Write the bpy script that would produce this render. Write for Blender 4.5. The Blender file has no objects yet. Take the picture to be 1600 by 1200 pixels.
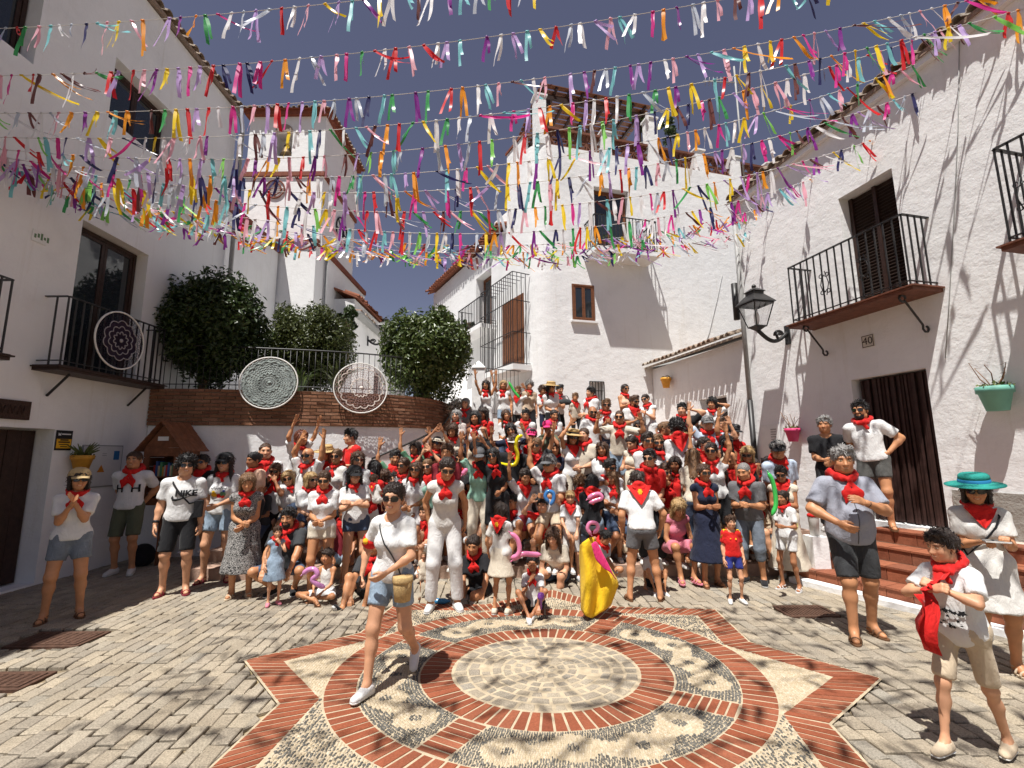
import bpy, bmesh, math, random
import numpy as np
from mathutils import Matrix, Vector
from mathutils.bvhtree import BVHTree

random.seed(11)
RNG = np.random.RandomState(7)
SC = bpy.context.scene
COL = SC.collection
PI = math.pi

# ------------------------------------------------------------------ camera
CAM_H, CAM_F, CAM_P, CAM_R = 1.8, 720.0, math.radians(8.6), math.radians(-0.5)
cam_data = bpy.data.cameras.new('camera')
cam = bpy.data.objects.new('camera', cam_data)
COL.objects.link(cam)
cam_data.sensor_fit = 'HORIZONTAL'
cam_data.sensor_width = 36
cam_data.lens = 36 * CAM_F / 1600
cam_data.clip_start = 0.05
cam_data.clip_end = 3000
fwd = Vector((0, math.cos(CAM_P), math.sin(CAM_P)))
upv = Vector((0, -math.sin(CAM_P), math.cos(CAM_P)))
rgt = Vector((1, 0, 0))
c_, s_ = math.cos(CAM_R), math.sin(CAM_R)
r2, u2 = rgt * c_ + upv * s_, rgt * -s_ + upv * c_
cm = Matrix.Identity(4)
for i in range(3):
    cm[i][0], cm[i][1], cm[i][2] = r2[i], u2[i], -fwd[i]
cm[2][3] = CAM_H
cam.matrix_world = cm
SC.camera = cam

# ------------------------------------------------------------------ light
SUN_DIR = Vector((0.20, 0.36, -1.0)).normalized()
world = bpy.data.worlds.new('World')
SC.world = world
world.use_nodes = True
wn = world.node_tree
wn.nodes.clear()
w_out = wn.nodes.new('ShaderNodeOutputWorld')
w_bg = wn.nodes.new('ShaderNodeBackground')
w_sky = wn.nodes.new('ShaderNodeTexSky')
w_sky.sky_type = 'NISHITA'
w_sky.sun_disc = False
w_sky.sun_elevation = math.asin(-SUN_DIR.z)
w_sky.sun_rotation = math.atan2(-SUN_DIR.x, -SUN_DIR.y)
w_sky.altitude = 600
w_sky.air_density = 1.0
w_sky.dust_density = 0.6
w_sky.ozone_density = 1.0
w_hs = wn.nodes.new('ShaderNodeHueSaturation')
w_hs.inputs['Hue'].default_value = 0.527
w_hs.inputs['Saturation'].default_value = 0.72
w_hs.inputs['Value'].default_value = 0.80
w_bg.inputs['Strength'].default_value = 0.06
wn.links.new(w_sky.outputs[0], w_hs.inputs['Color'])
wn.links.new(w_hs.outputs[0], w_bg.inputs['Color'])
wn.links.new(w_bg.outputs[0], w_out.inputs['Surface'])

sun_l = bpy.data.lights.new('sun', 'SUN')
sun_l.energy = 5.0
sun_l.angle = math.radians(0.53)
sun_l.color = (1.0, 0.972, 0.925)
sun = bpy.data.objects.new('sun', sun_l)
COL.objects.link(sun)
sun.location = (-20, -20, 60)
sun.rotation_euler = SUN_DIR.to_track_quat('-Z', 'Y').to_euler()

SC.view_settings.view_transform = 'Standard'
SC.view_settings.look = 'None'
SC.view_settings.exposure = 0.55
SC.view_settings.gamma = 1.0
SC.view_settings.use_curve_mapping = False

# ------------------------------------------------------------------ pixel helpers (photo pixels, 1600 x 1200)
def ray(u, v):
    x = (u - 800) / CAM_F
    y = (600 - v) / CAM_F
    x, y = c_ * x - s_ * y, s_ * x + c_ * y
    return np.array([x, math.cos(CAM_P) - y * math.sin(CAM_P), math.sin(CAM_P) + y * math.cos(CAM_P)])
def gnd(u, v, z=0.0):
    d = ray(u, v)
    return np.array([0, 0, CAM_H]) + d * ((z - CAM_H) / d[2])
def at_y(u, v, Y):
    d = ray(u, v)
    return np.array([0, 0, CAM_H]) + d * (Y / d[1])
def on_line(u, v, a, b):
    n = np.array([-(b[1] - a[1]), b[0] - a[0]])
    d = ray(u, v)
    return np.array([0, 0, CAM_H]) + d * ((n @ np.array(a[:2])) / (n @ d[:2]))

# ------------------------------------------------------------------ objects
def tag(o, label=None, cat=None, group=None, kind=None):
    if label: o['label'] = label
    if cat: o['category'] = cat
    if group: o['group'] = group
    if kind: o['kind'] = kind
    return o
def empty(name, loc, label=None, cat=None, group=None, kind=None):
    o = bpy.data.objects.new(name, None)
    o.empty_display_size = 0.1
    o.location = loc
    COL.objects.link(o)
    return tag(o, label, cat, group, kind)
def link(name, me, parent=None, M=None, mat=None):
    o = bpy.data.objects.new(name, me)
    COL.objects.link(o)
    if M is not None: o.matrix_basis = M
    if parent is not None:
        o.parent = parent
        if parent.type == 'EMPTY':
            o.matrix_parent_inverse = Matrix.Translation(-parent.location)
        elif parent.matrix_basis != Matrix.Identity(4):
            o.matrix_parent_inverse = parent.matrix_basis.inverted()
    if mat is not None:
        o.material_slots[0].link = 'OBJECT'
        o.material_slots[0].material = mat
    return o
def mesh_np(name, V, F, mats, smooth=True, mi=None, col=None):
    V = np.asarray(V, dtype=np.float32); F = np.asarray(F, dtype=np.int32)
    me = bpy.data.meshes.new(name)
    n, k = F.shape
    me.vertices.add(len(V)); me.vertices.foreach_set('co', V.ravel())
    me.loops.add(n * k); me.loops.foreach_set('vertex_index', F.ravel())
    me.polygons.add(n)
    me.polygons.foreach_set('loop_start', np.arange(0, n * k, k, dtype=np.int32))
    me.polygons.foreach_set('loop_total', np.full(n, k, dtype=np.int32))
    me.polygons.foreach_set('use_smooth', np.full(n, bool(smooth)))
    for m in (mats if isinstance(mats, (list, tuple)) else [mats]): me.materials.append(m)
    if mi is not None: me.polygons.foreach_set('material_index', np.asarray(mi, dtype=np.int32))
    if col is not None:
        a = me.color_attributes.new('Col', 'FLOAT_COLOR', 'POINT')
        c4 = np.ones((len(V), 4), dtype=np.float32); c4[:, :3] = col
        a.data.foreach_set('color', c4.ravel())
    me.update(calc_edges=True)
    me.validate()
    return me

def rotz(a):
    c, s = math.cos(a), math.sin(a)
    return np.array([[c, -s, 0], [s, c, 0], [0, 0, 1.0]])
def rotx(a):
    c, s = math.cos(a), math.sin(a)
    return np.array([[1.0, 0, 0], [0, c, -s], [0, s, c]])
def roty(a):
    c, s = math.cos(a), math.sin(a)
    return np.array([[c, 0, s], [0, 1.0, 0], [-s, 0, c]])
def unit(v):
    v = np.asarray(v, float)
    return v / (np.linalg.norm(v) + 1e-12)
def frame(d, up=(0, 0, 1)):
    d = unit(d); up = np.asarray(up, float)
    if abs(d @ up) > 0.98: up = np.array([0, 1.0, 0])
    x = unit(np.cross(up, d)); y = np.cross(d, x)
    return x, y, d

class MB:
    def __init__(s): s.v = []; s.f = []; s.m = []; s.sm = []
    def add(s, V, F, m=0, smooth=False):
        b = len(s.v)
        s.v.extend([tuple(map(float, p)) for p in V])
        for f in F:
            s.f.append(tuple(b + i for i in f)); s.m.append(m); s.sm.append(smooth)
        return s
    def box(s, c, size, R=None, m=0):
        c = np.asarray(c, float); h = np.asarray(size, float) / 2
        P = np.array([[x, y, z] for x in (-1, 1) for y in (-1, 1) for z in (-1, 1)]) * h
        if R is not None: P = P @ np.asarray(R).T
        return s.add(P + c, [(0, 1, 3, 2), (4, 6, 7, 5), (0, 4, 5, 1), (2, 3, 7, 6), (0, 2, 6, 4), (1, 5, 7, 3)], m)
    def bbox(s, lo, hi, m=0):
        lo = np.asarray(lo, float); hi = np.asarray(hi, float)
        return s.box((lo + hi) / 2, hi - lo, None, m)
    def bar(s, a, b, w, t, up=(0, 0, 1), m=0):
        a = np.asarray(a, float); b = np.asarray(b, float)
        x, y, d = frame(b - a, up)
        P = []
        for q in (a, b):
            for i, j in ((-1, -1), (1, -1), (1, 1), (-1, 1)): P.append(q + x * i * w / 2 + y * j * t / 2)
        return s.add(P, [(3, 2, 1, 0), (4, 5, 6, 7), (0, 1, 5, 4), (1, 2, 6, 5), (2, 3, 7, 6), (3, 0, 4, 7)], m)
    def tube(s, pts, r, n=6, m=0, caps=True, smooth=True):
        pts = [np.asarray(p, float) for p in pts]
        if not hasattr(r, '__len__'): r = [r] * len(pts)
        V = []; F = []; prev = None
        for i, p in enumerate(pts):
            d = pts[min(i + 1, len(pts) - 1)] - pts[max(i - 1, 0)]
            d = unit(d)
            if prev is None: x, y, _ = frame(d)
            else:
                x = unit(prev - d * (prev @ d)); y = np.cross(d, x)
            prev = x
            for k in range(n):
                a = 2 * PI * k / n
                V.append(p + (x * math.cos(a) + y * math.sin(a)) * r[i])
        for i in range(len(pts) - 1):
            for k in range(n):
                k2 = (k + 1) % n
                F.append((i * n + k, i * n + k2, (i + 1) * n + k2, (i + 1) * n + k))
        if caps:
            F.append(tuple(range(n - 1, -1, -1))); F.append(tuple((len(pts) - 1) * n + k for k in range(n)))
        return s.add(V, F, m, smooth)
    def lathe(s, prof, c=(0, 0, 0), n=16, m=0, R=None, smooth=True):
        V = []; F = []
        for r, z in prof:
            for k in range(n):
                a = 2 * PI * k / n
                V.append((r * math.cos(a), r * math.sin(a), z))
        for i in range(len(prof) - 1):
            for k in range(n):
                k2 = (k + 1) % n
                F.append((i * n + k, i * n + k2, (i + 1) * n + k2, (i + 1) * n + k))
        V = np.array(V)
        if R is not None: V = V @ np.asarray(R).T
        F.append(tuple(range(n - 1, -1, -1))); F.append(tuple((len(prof) - 1) * n + k for k in range(n)))
        return s.add(V + np.asarray(c, float), F, m, smooth)
    def prism(s, poly, off, m=0):
        P = [np.asarray(p, float) for p in poly]; o = np.asarray(off, float); n = len(P)
        F = [tuple(range(n - 1, -1, -1)), tuple(range(n, 2 * n))] + [(i, (i + 1) % n, n + (i + 1) % n, n + i) for i in range(n)]
        return s.add(P + [p + o for p in P], F, m)
    def mesh(s, name, mats):
        me = bpy.data.meshes.new(name)
        me.from_pydata(s.v, [], s.f)
        for m in (mats if isinstance(mats, (list, tuple)) else [mats]): me.materials.append(m)
        me.polygons.foreach_set('material_index', s.m)
        me.polygons.foreach_set('use_smooth', s.sm)
        me.update()
        return me
    def build(s, name, mats, parent=None, **tags):
        me = s.mesh(name, mats)
        bm = bmesh.new(); bm.from_mesh(me)
        bmesh.ops.recalc_face_normals(bm, faces=bm.faces)
        bm.to_mesh(me); bm.free()
        o = link(name, me, parent)
        return tag(o, **tags)

# ------------------------------------------------------------------ materials
MATS = {}
def _nt(name):
    m = bpy.data.materials.new(name); m.use_nodes = True
    nt = m.node_tree; b = nt.nodes['Principled BSDF']
    return m, nt, b
def nd(nt, t, **kw):
    n = nt.nodes.new(t)
    for k, v in kw.items():
        if k in n.inputs: n.inputs[k].default_value = v
        else: setattr(n, k, v)
    return n
def ramp(nt, stops):
    r = nt.nodes.new('ShaderNodeValToRGB'); e = r.color_ramp.elements
    while len(e) < len(stops): e.new(0.5)
    for i, (p, c) in enumerate(stops):
        e[i].position = p; e[i].color = (*c, 1) if len(c) == 3 else c
    return r
def basic(name, col, rough=0.7, noise=0.12, scale=8.0, bump=0.0, bscale=40.0, metal=0.0, spec=0.3, coat=0.0):
    if name in MATS: return MATS[name]
    m, nt, b = _nt(name); L = nt.links.new
    geo = nd(nt, 'ShaderNodeTexCoord')
    n = nd(nt, 'ShaderNodeTexNoise', Scale=scale, Detail=6.0, Roughness=0.65)
    L(geo.outputs['Object'], n.inputs['Vector'])
    lo = tuple(max(0, c * (1 - noise)) for c in col); hi = tuple(min(1, c * (1 + noise)) for c in col)
    r = ramp(nt, [(0.3, lo), (0.7, hi)])
    L(n.outputs['Fac'], r.inputs['Fac'])
    L(r.outputs['Color'], b.inputs['Base Color'])
    b.inputs['Roughness'].default_value = rough
    b.inputs['Metallic'].default_value = metal
    b.inputs['Specular IOR Level'].default_value = spec
    if bump:
        n2 = nd(nt, 'ShaderNodeTexNoise', Scale=bscale, Detail=5.0, Roughness=0.6)
        L(geo.outputs['Object'], n2.inputs['Vector'])
        bp = nd(nt, 'ShaderNodeBump', Strength=bump, Distance=0.02)
        L(n2.outputs['Fac'], bp.inputs['Height']); L(bp.outputs['Normal'], b.inputs['Normal'])
    MATS[name] = m
    return m
def plaster(name, col, coarse=0.38):
    m, nt, b = _nt(name); L = nt.links.new
    geo = nd(nt, 'ShaderNodeNewGeometry')
    n = nd(nt, 'ShaderNodeTexNoise', Scale=0.9, Detail=7.0, Roughness=0.7)
    L(geo.outputs['Position'], n.inputs['Vector'])
    r = ramp(nt, [(0.25, tuple(c * 0.90 for c in col)), (0.5, col), (0.8, tuple(min(1, c * 1.03) for c in col))])
    L(n.outputs['Fac'], r.inputs['Fac'])
    # dirt streaks that run down the wall
    mp = nd(nt, 'ShaderNodeMapping'); mp.inputs['Scale'].default_value = (5, 5, 0.35)
    L(geo.outputs['Position'], mp.inputs['Vector'])
    st = nd(nt, 'ShaderNodeTexNoise', Scale=1.3, Detail=5.0, Roughness=0.7)
    L(mp.outputs[0], st.inputs['Vector'])
    sr = ramp(nt, [(0.56, (1, 1, 1)), (0.78, (0.86, 0.83, 0.78))])
    L(st.outputs['Fac'], sr.inputs['Fac'])
    mx = nd(nt, 'ShaderNodeMix', data_type='RGBA', blend_type='MULTIPLY'); mx.inputs[0].default_value = 0.7
    L(r.outputs['Color'], mx.inputs[6]); L(sr.outputs['Color'], mx.inputs[7])
    L(mx.outputs[2], b.inputs['Base Color'])
    b.inputs['Roughness'].default_value = 0.9; b.inputs['Specular IOR Level'].default_value = 0.15
    n1 = nd(nt, 'ShaderNodeTexNoise', Scale=3.2, Detail=8.0, Roughness=0.62)
    mp2 = nd(nt, 'ShaderNodeMapping'); mp2.inputs['Scale'].default_value = (1, 1, 1.25)
    L(geo.outputs['Position'], mp2.inputs['Vector']); L(mp2.outputs[0], n1.inputs['Vector'])
    n2 = nd(nt, 'ShaderNodeTexNoise', Scale=26.0, Detail=4.0, Roughness=0.6)
    L(geo.outputs['Position'], n2.inputs['Vector'])
    ad = nd(nt, 'ShaderNodeMath', operation='MULTIPLY_ADD'); ad.inputs[1].default_value = 0.22
    L(n2.outputs['Fac'], ad.inputs[0]); L(n1.outputs['Fac'], ad.inputs[2])
    bp = nd(nt, 'ShaderNodeBump', Strength=coarse, Distance=0.05)
    L(ad.outputs[0], bp.inputs['Height']); L(bp.outputs['Normal'], b.inputs['Normal'])
    MATS[name] = m
    return m
def pieces_mat(name, cols, rough=0.85, bump=0.5, bscale=60, spots=0.35):
    """one colour per piece: object random plus mesh-island random"""
    m, nt, b = _nt(name); L = nt.links.new
    geo = nd(nt, 'ShaderNodeNewGeometry'); oi = nd(nt, 'ShaderNodeObjectInfo')
    ad = nd(nt, 'ShaderNodeMath', operation='ADD'); fr = nd(nt, 'ShaderNodeMath', operation='FRACT')
    L(geo.outputs['Random Per Island'], ad.inputs[0]); L(oi.outputs['Random'], ad.inputs[1]); L(ad.outputs[0], fr.inputs[0])
    r = ramp(nt, [(i / max(1, len(cols) - 1), c) for i, c in enumerate(cols)])
    L(fr.outputs[0], r.inputs['Fac'])
    n = nd(nt, 'ShaderNodeTexNoise', Scale=bscale, Detail=6.0, Roughness=0.7)
    L(geo.outputs['Position'], n.inputs['Vector'])
    n3 = nd(nt, 'ShaderNodeTexNoise', Scale=2.2, Detail=4.0, Roughness=0.7)
    L(geo.outputs['Position'], n3.inputs['Vector'])
    sr = ramp(nt, [(0.3, (1 - spots,) * 3), (0.62, (1.06,) * 3)])
    L(n.outputs['Fac'], sr.inputs['Fac'])
    sr3 = ramp(nt, [(0.3, (0.78, 0.77, 0.75)), (0.65, (1.05, 1.05, 1.05))])
    L(n3.outputs['Fac'], sr3.inputs['Fac'])
    mx = nd(nt, 'ShaderNodeMix', data_type='RGBA', blend_type='MULTIPLY'); mx.inputs[0].default_value = 1.0
    L(r.outputs['Color'], mx.inputs[6]); L(sr.outputs['Color'], mx.inputs[7])
    mx2 = nd(nt, 'ShaderNodeMix', data_type='RGBA', blend_type='MULTIPLY'); mx2.inputs[0].default_value = 1.0
    L(mx.outputs[2], mx2.inputs[6]); L(sr3.outputs['Color'], mx2.inputs[7])
    L(mx2.outputs[2], b.inputs['Base Color'])
    b.inputs['Roughness'].default_value = rough; b.inputs['Specular IOR Level'].default_value = 0.25
    bp = nd(nt, 'ShaderNodeBump', Strength=bump, Distance=0.004)
    L(n.outputs['Fac'], bp.inputs['Height']); L(bp.outputs['Normal'], b.inputs['Normal'])
    MATS[name] = m
    return m
def glass_mat(name, tint=(0.02, 0.025, 0.03)):
    m, nt, b = _nt(name)
    b.inputs['Base Color'].default_value = (*tint, 1)
    b.inputs['Roughness'].default_value = 0.04
    b.inputs['Specular IOR Level'].default_value = 0.8
    MATS[name] = m
    return m
WHITE = plaster('whitewash', (0.80, 0.795, 0.785))
WHITE2 = plaster('whitewash_far', (0.78, 0.775, 0.765), 0.3)
IRON = basic('black_iron', (0.018, 0.017, 0.017), 0.45, 0.2, 20, spec=0.5)
WOOD_DK = basic('dark_brown_wood', (0.035, 0.017, 0.012), 0.45, 0.35, 14, 0.25, 60)
WOOD_MD = basic('brown_wood', (0.17, 0.066, 0.030), 0.5, 0.3, 12, 0.25, 50)
WOOD_LIB = basic('reddish_wood', (0.19, 0.075, 0.035), 0.6, 0.3, 12, 0.3, 50)
TERRA = pieces_mat('terracotta_tile', [(0.26, 0.085, 0.045), (0.34, 0.12, 0.062), (0.22, 0.075, 0.04), (0.30, 0.13, 0.08)], 0.8, 0.4, 40, 0.3)
TILE_OLD = pieces_mat('old_roof_tile', [(0.32, 0.25, 0.19), (0.42, 0.35, 0.28), (0.27, 0.17, 0.12), (0.48, 0.44, 0.38)], 0.9, 0.6, 30, 0.45)
GLASS = glass_mat('window_glass')
GREYMETAL = basic('grey_metal', (0.32, 0.32, 0.31), 0.5, 0.15, 10, 0.1, 40)
PAVER = pieces_mat('granite_paver', [(0.37, 0.31, 0.23), (0.43, 0.37, 0.285), (0.33, 0.285, 0.225), (0.40, 0.34, 0.26), (0.47, 0.395, 0.29), (0.35, 0.315, 0.26)], 0.85, 1.0, 95, 0.62)
BRICK = pieces_mat('red_brick', [(0.25, 0.070, 0.032), (0.30, 0.090, 0.044), (0.21, 0.060, 0.030), (0.32, 0.11, 0.058), (0.27, 0.078, 0.038)], 0.8, 0.5, 60, 0.3)
OLDBRICK = pieces_mat('thin_old_brick', [(0.25, 0.115, 0.062), (0.31, 0.15, 0.085), (0.20, 0.09, 0.05), (0.34, 0.18, 0.11), (0.27, 0.12, 0.07)], 0.9, 0.7, 40, 0.4)
PEB_L = pieces_mat('cream_pebble', [(0.47, 0.385, 0.26), (0.54, 0.455, 0.33), (0.41, 0.33, 0.215), (0.58, 0.50, 0.385)], 0.6, 0.2, 90, 0.15)
PEB_D = pieces_mat('dark_pebble', [(0.10, 0.095, 0.085), (0.16, 0.15, 0.13), (0.07, 0.068, 0.062), (0.24, 0.22, 0.185)], 0.55, 0.2, 90, 0.2)
def mortar_mat():
    m, nt, b = _nt('sandy_mortar'); L = nt.links.new
    geo = nd(nt, 'ShaderNodeNewGeometry')
    n = nd(nt, 'ShaderNodeTexNoise', Scale=0.75, Detail=5.0, Roughness=0.65)
    L(geo.outputs['Position'], n.inputs['Vector'])
    r = ramp(nt, [(0.42, (0.085, 0.072, 0.055)), (0.55, (0.26, 0.20, 0.12)), (0.66, (0.52, 0.41, 0.22))])
    L(n.outputs['Fac'], r.inputs['Fac'])
    n2 = nd(nt, 'ShaderNodeTexNoise', Scale=70.0, Detail=4.0)
    L(geo.outputs['Position'], n2.inputs['Vector'])
    L(r.outputs['Color'], b.inputs['Base Color']); b.inputs['Roughness'].default_value = 0.95
    bp = nd(nt, 'ShaderNodeBump', Strength=0.6, Distance=0.004)
    L(n2.outputs['Fac'], bp.inputs['Height']); L(bp.outputs['Normal'], b.inputs['Normal'])
    return m
MORTAR = mortar_mat()
MORTAR_L = basic('cream_mortar', (0.47, 0.385, 0.265), 0.95, 0.2, 12, 0.5, 90)
CLAY = basic('yellow_pot', (0.62, 0.30, 0.04), 0.6, 0.15, 10)
# ------------------------------------------------------------------ ground sheet, paving, medallion
def proj(p):
    q = np.asarray(p, float) - [0, 0, CAM_H]
    xr = q @ np.array(r2); yr = q @ np.array(u2); zr = q @ np.array(fwd)
    return 800 + CAM_F * xr / zr, 600 - CAM_F * yr / zr, zr
def seen(p, m=30):
    u, v, z = proj(p)
    return z > 0.2 and -m < u < 1600 + m and -m < v < 1200 + m

g = MB(); g.add([(-300, -60, -0.03), (300, -60, -0.03), (300, 500, -0.03), (-300, 500, -0.03)], [(0, 1, 2, 3)])
plaza = g.build('plaza_ground', MORTAR, kind='structure')

def wedge(poly, z0, z1, bev=0.006, gap=0.0):
    """low stone or brick from a ground polygon (4 pts): sides, chamfer, top"""
    P = np.array(poly, float); c = P.mean(0)
    d = np.linalg.norm(P - c, axis=1, keepdims=True)
    P = c + (P - c) * (1 - gap / d)
    Q = c + (P - c) * (1 - bev * 1.5 / d)
    V = [(*p, z0) for p in P] + [(*p, z1 - bev) for p in P] + [(*q, z1) for q in Q]
    n = len(P); F = []
    for i in range(n):
        j = (i + 1) % n
        F += [(i, j, n + j, n + i), (n + i, n + j, 2 * n + j, 2 * n + i)]
    F.append(tuple(range(2 * n, 3 * n)))
    return V, F
def pieces(list_vf, name, mat, parent, limit=300, keyf=None):
    """largest `limit` pieces as single parts, the others joined"""
    sc = []
    for i, (V, F) in enumerate(list_vf):
        c = np.mean(np.array(V), axis=0)
        d = np.linalg.norm(c - [0, 0, CAM_H])
        sc.append((d if seen(c) else 1e3 + d, i))
    sc.sort()
    rest = MB()
    for r, (d, i) in enumerate(sc):
        V, F = list_vf[i]
        if r < limit and d < 1e3:
            b = MB(); b.add(V, F); link(name, b.mesh(name, mat), parent)
        else: rest.add(V, F)
    if rest.v:
        o = link(name + '_field', rest.mesh(name + '_field', mat), parent); o['kind'] = 'stuff'

MC = np.array([0.262, 4.218]); KY = 0.853
R1, R2, R3, R4, RT, RN, A0 = 0.779, 1.052, 1.535, 1.788, 2.676, 2.08, -0.095
def mp(r, a): return np.array([MC[0] + r * math.cos(a), MC[1] + r * math.sin(a) * KY])
STAR = [mp(RT if k % 2 == 0 else RN, A0 + k * PI / 8) for k in range(16)]
RTI, RNI = 2.314, 1.80
STARI = [mp(RTI if k % 2 == 0 else RNI, A0 + k * PI / 8) for k in range(16)]
def inside(poly, p):
    x, y = p; c = False; n = len(poly)
    for i in range(n):
        x1, y1 = poly[i]; x2, y2 = poly[(i + 1) % n]
        if (y1 > y) != (y2 > y) and x < (x2 - x1) * (y - y1) / (y2 - y1) + x1: c = not c
    return c
covers = [(gnd(92, 997)[:2], 0.36, 0.20), (gnd(-8, 1062)[:2], 0.36, 0.16), (gnd(1258, 954)[:2], 0.27, 0.17)]
# pavers: rows that run away from the camera
pav = []
ROWW = 0.122
STARX = [MC + (p - MC) * 1.008 for p in STAR]
def ok_paver(p):
    if abs(p[0] - MC[0]) < 2.75 and abs(p[1] - MC[1]) < 2.4 and inside(STARX, p): return False
    for c, a, b in covers:
        if abs(p[0] - c[0]) < a + 0.04 and abs(p[1] - c[1]) < b + 0.05: return False
    return True
x = -6.84
while x < 6.2:
    y = 1.6 + RNG.rand() * 0.2
    while y < 9.6:
        ln = 0.15 + RNG.rand() * 0.10
        c = np.array([x + ROWW / 2, y + ln / 2])
        u, v, z = proj((c[0], c[1], 0))
        if (z > 0.3 and -90 < u < 1690 and v < 1330) and not (y > 7.4 and x > -1.4) and x < 5.5:
            w = ROWW * (0.90 + 0.05 * RNG.rand()) / 2; l = (ln - 0.013) / 2
            a = math.radians(2 + RNG.randn() * 1.4)
            R = np.array([[math.cos(a), -math.sin(a)], [math.sin(a), math.cos(a)]])
            pts = [R @ (np.array(q) + RNG.randn(2) * 0.004) + c for q in ((-w, -l), (w, -l), (w, l), (-w, l))]
            pts = [np.array([q[0] - (q[1] - 4) * 0.035, q[1]]) for q in pts]
            okc = [ok_paver(q) for q in pts]
            cm_ = np.mean(pts, axis=0); keep = any(okc)
            if keep and not all(okc) and any(okc):
                # a cut stone: corners that reach into the medallion or a cover are trimmed back
                far = np.mean([q for q, o_ in zip(pts, okc) if o_], axis=0) * .55 + cm_ * .45
                if not ok_paver(far): far = pts[okc.index(True)]
                for i_ in range(4):
                    if okc[i_]: continue
                    lo_, hi_ = 0.0, 1.0
                    for _ in range(8):
                        mid_ = (lo_ + hi_) / 2
                        if ok_paver(pts[i_] + (far - pts[i_]) * mid_): hi_ = mid_
                        else: lo_ = mid_
                    pts[i_] = pts[i_] + (far - pts[i_]) * min(1, hi_ + .03)
            if keep and any(okc):
                V, F = wedge(pts, -0.028, RNG.randn() * 0.0022, 0.007)
                V = np.array(V); V[8:, 2] += RNG.randn(4) * 0.0013
                pav.append((V, F))
        y += ln
    x += ROWW
pieces(pav, 'paving_stone', PAVER, plaza, 300)

# manhole covers and drain
RUST = basic('rusty_cover', (0.115, 0.062, 0.042), 0.7, 0.4, 30, 0.6, 90, 0.3)
for i, (c, a, b) in enumerate(covers):
    if i < 2:
        e = empty('manhole_cover', (c[0], c[1], 0), ['rusty square manhole cover at the edge of the house shade', 'rusty manhole cover in the paving cut by the left photo edge'][i], 'manhole cover', 'manhole covers')
        m = MB(); m.bbox((c[0] - a, c[1] - b, -.03), (c[0] + a, c[1] + b, -.006)); m.build('frame', RUST, e)
        m = MB(); m.bbox((c[0] - a + .04, c[1] - b + .04, -.01), (c[0] + a - .04, c[1] + b - .04, 0.002))
        for k in range(9):
            for j in range(8):
                m.box((c[0] - a + .09 + k * (2 * a - .18) / 8, c[1] - b + .08 + j * (2 * b - .16) / 7, .004), (.028, .028, .005), rotz(.7))
        m.build('lid', RUST, e)
    else:
        e = empty('drain_grate', (c[0], c[1], 0), 'square iron drain grate set in the paving near the steps', 'drain')
        m = MB(); m.bbox((c[0] - a, c[1] - b, -.03), (c[0] + a, c[1] + b, -.022)); m.build('pit', IRON, e)
        m = MB()
        for s in (-1, 1):
            m.bbox((c[0] + s * a - .02, c[1] - b, -.02), (c[0] + s * a + .02, c[1] + b, 0.001)); m.bbox((c[0] - a, c[1] + s * b - .02, -.021), (c[0] + a, c[1] + s * b + .02, 0))
        m.build('frame', RUST, e)
        for k in range(13):
            xx = c[0] - a + .05 + k * (2 * a - .1) / 12
            m = MB(); m.bbox((xx - .012, c[1] - b + .021, -.019), (xx + .012, c[1] + b - .021, -.001)); m.build('bar', RUST, e)

# medallion
med = MB()
V = [(*p, -0.0030) for p in STARX]
med.add(V + [(MC[0], MC[1], -0.0030)], [(k, (k + 1) % 16, 16) for k in range(16)])
medal = med.build('pavement_medallion', MORTAR_L, kind='structure')
bricks = []
def ring(ra, rb, n, gap=0.0045):
    for k in range(n):
        a = 2 * PI * k / n; b = 2 * PI * (k + 1) / n
        ga = gap / ra; gb = gap / rb
        P = [mp(ra, a + ga), mp(rb, a + gb), mp(rb, b - gb), mp(ra, b - ga)]
        bricks.append(wedge(P, -.03, 0.001 + RNG.randn() * .0012, 0.003))
ring(R1 + .012, R2 - .006, 68, 0.0085)
ring(R3 + .006, R4 - .012, 112, 0.0095)
SPK = [math.radians(-31 + 90 * k) for k in range(4)]
for a in SPK:
    d = np.array([math.cos(a), math.sin(a)]); t = np.array([-d[1], d[0]])
    n = 7; L0 = R2 + .012; L1 = R3 - .012
    for k in range(n):
        r0 = L0 + (L1 - L0) * k / n + .007; r1_ = L0 + (L1 - L0) * (k + 1) / n - .007
        P = [d * r0 - t * .115, d * r1_ - t * .115, d * r1_ + t * .115, d * r0 + t * .115]
        P = [MC + np.array([p[0], p[1] * KY]) for p in P]
        bricks.append(wedge(P, -.03, 0.001 + RNG.randn() * .001, 0.003))
for k in range(16):
    A, B = STAR[k], STAR[(k + 1) % 16]; Ai, Bi = STARI[k], STARI[(k + 1) % 16]
    n = 12
    for i in range(n):
        g0 = (i + .105) / n; g1 = (i + .895) / n
        P = [A + (B - A) * g0, A + (B - A) * g1, Ai + (Bi - Ai) * g1, Ai + (Bi - Ai) * g0]
        c = np.mean(P, axis=0); P = [p + (c - p) * .03 for p in P]
        bricks.append(wedge(P, -.03, 0.0015 + RNG.randn() * .0012, 0.003))
pieces(bricks, 'brick', BRICK, medal, 300)
stones = []
rr = [0.0, .10, .19, .28, .37, .46, .555, .66, R1 - .004]
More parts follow.
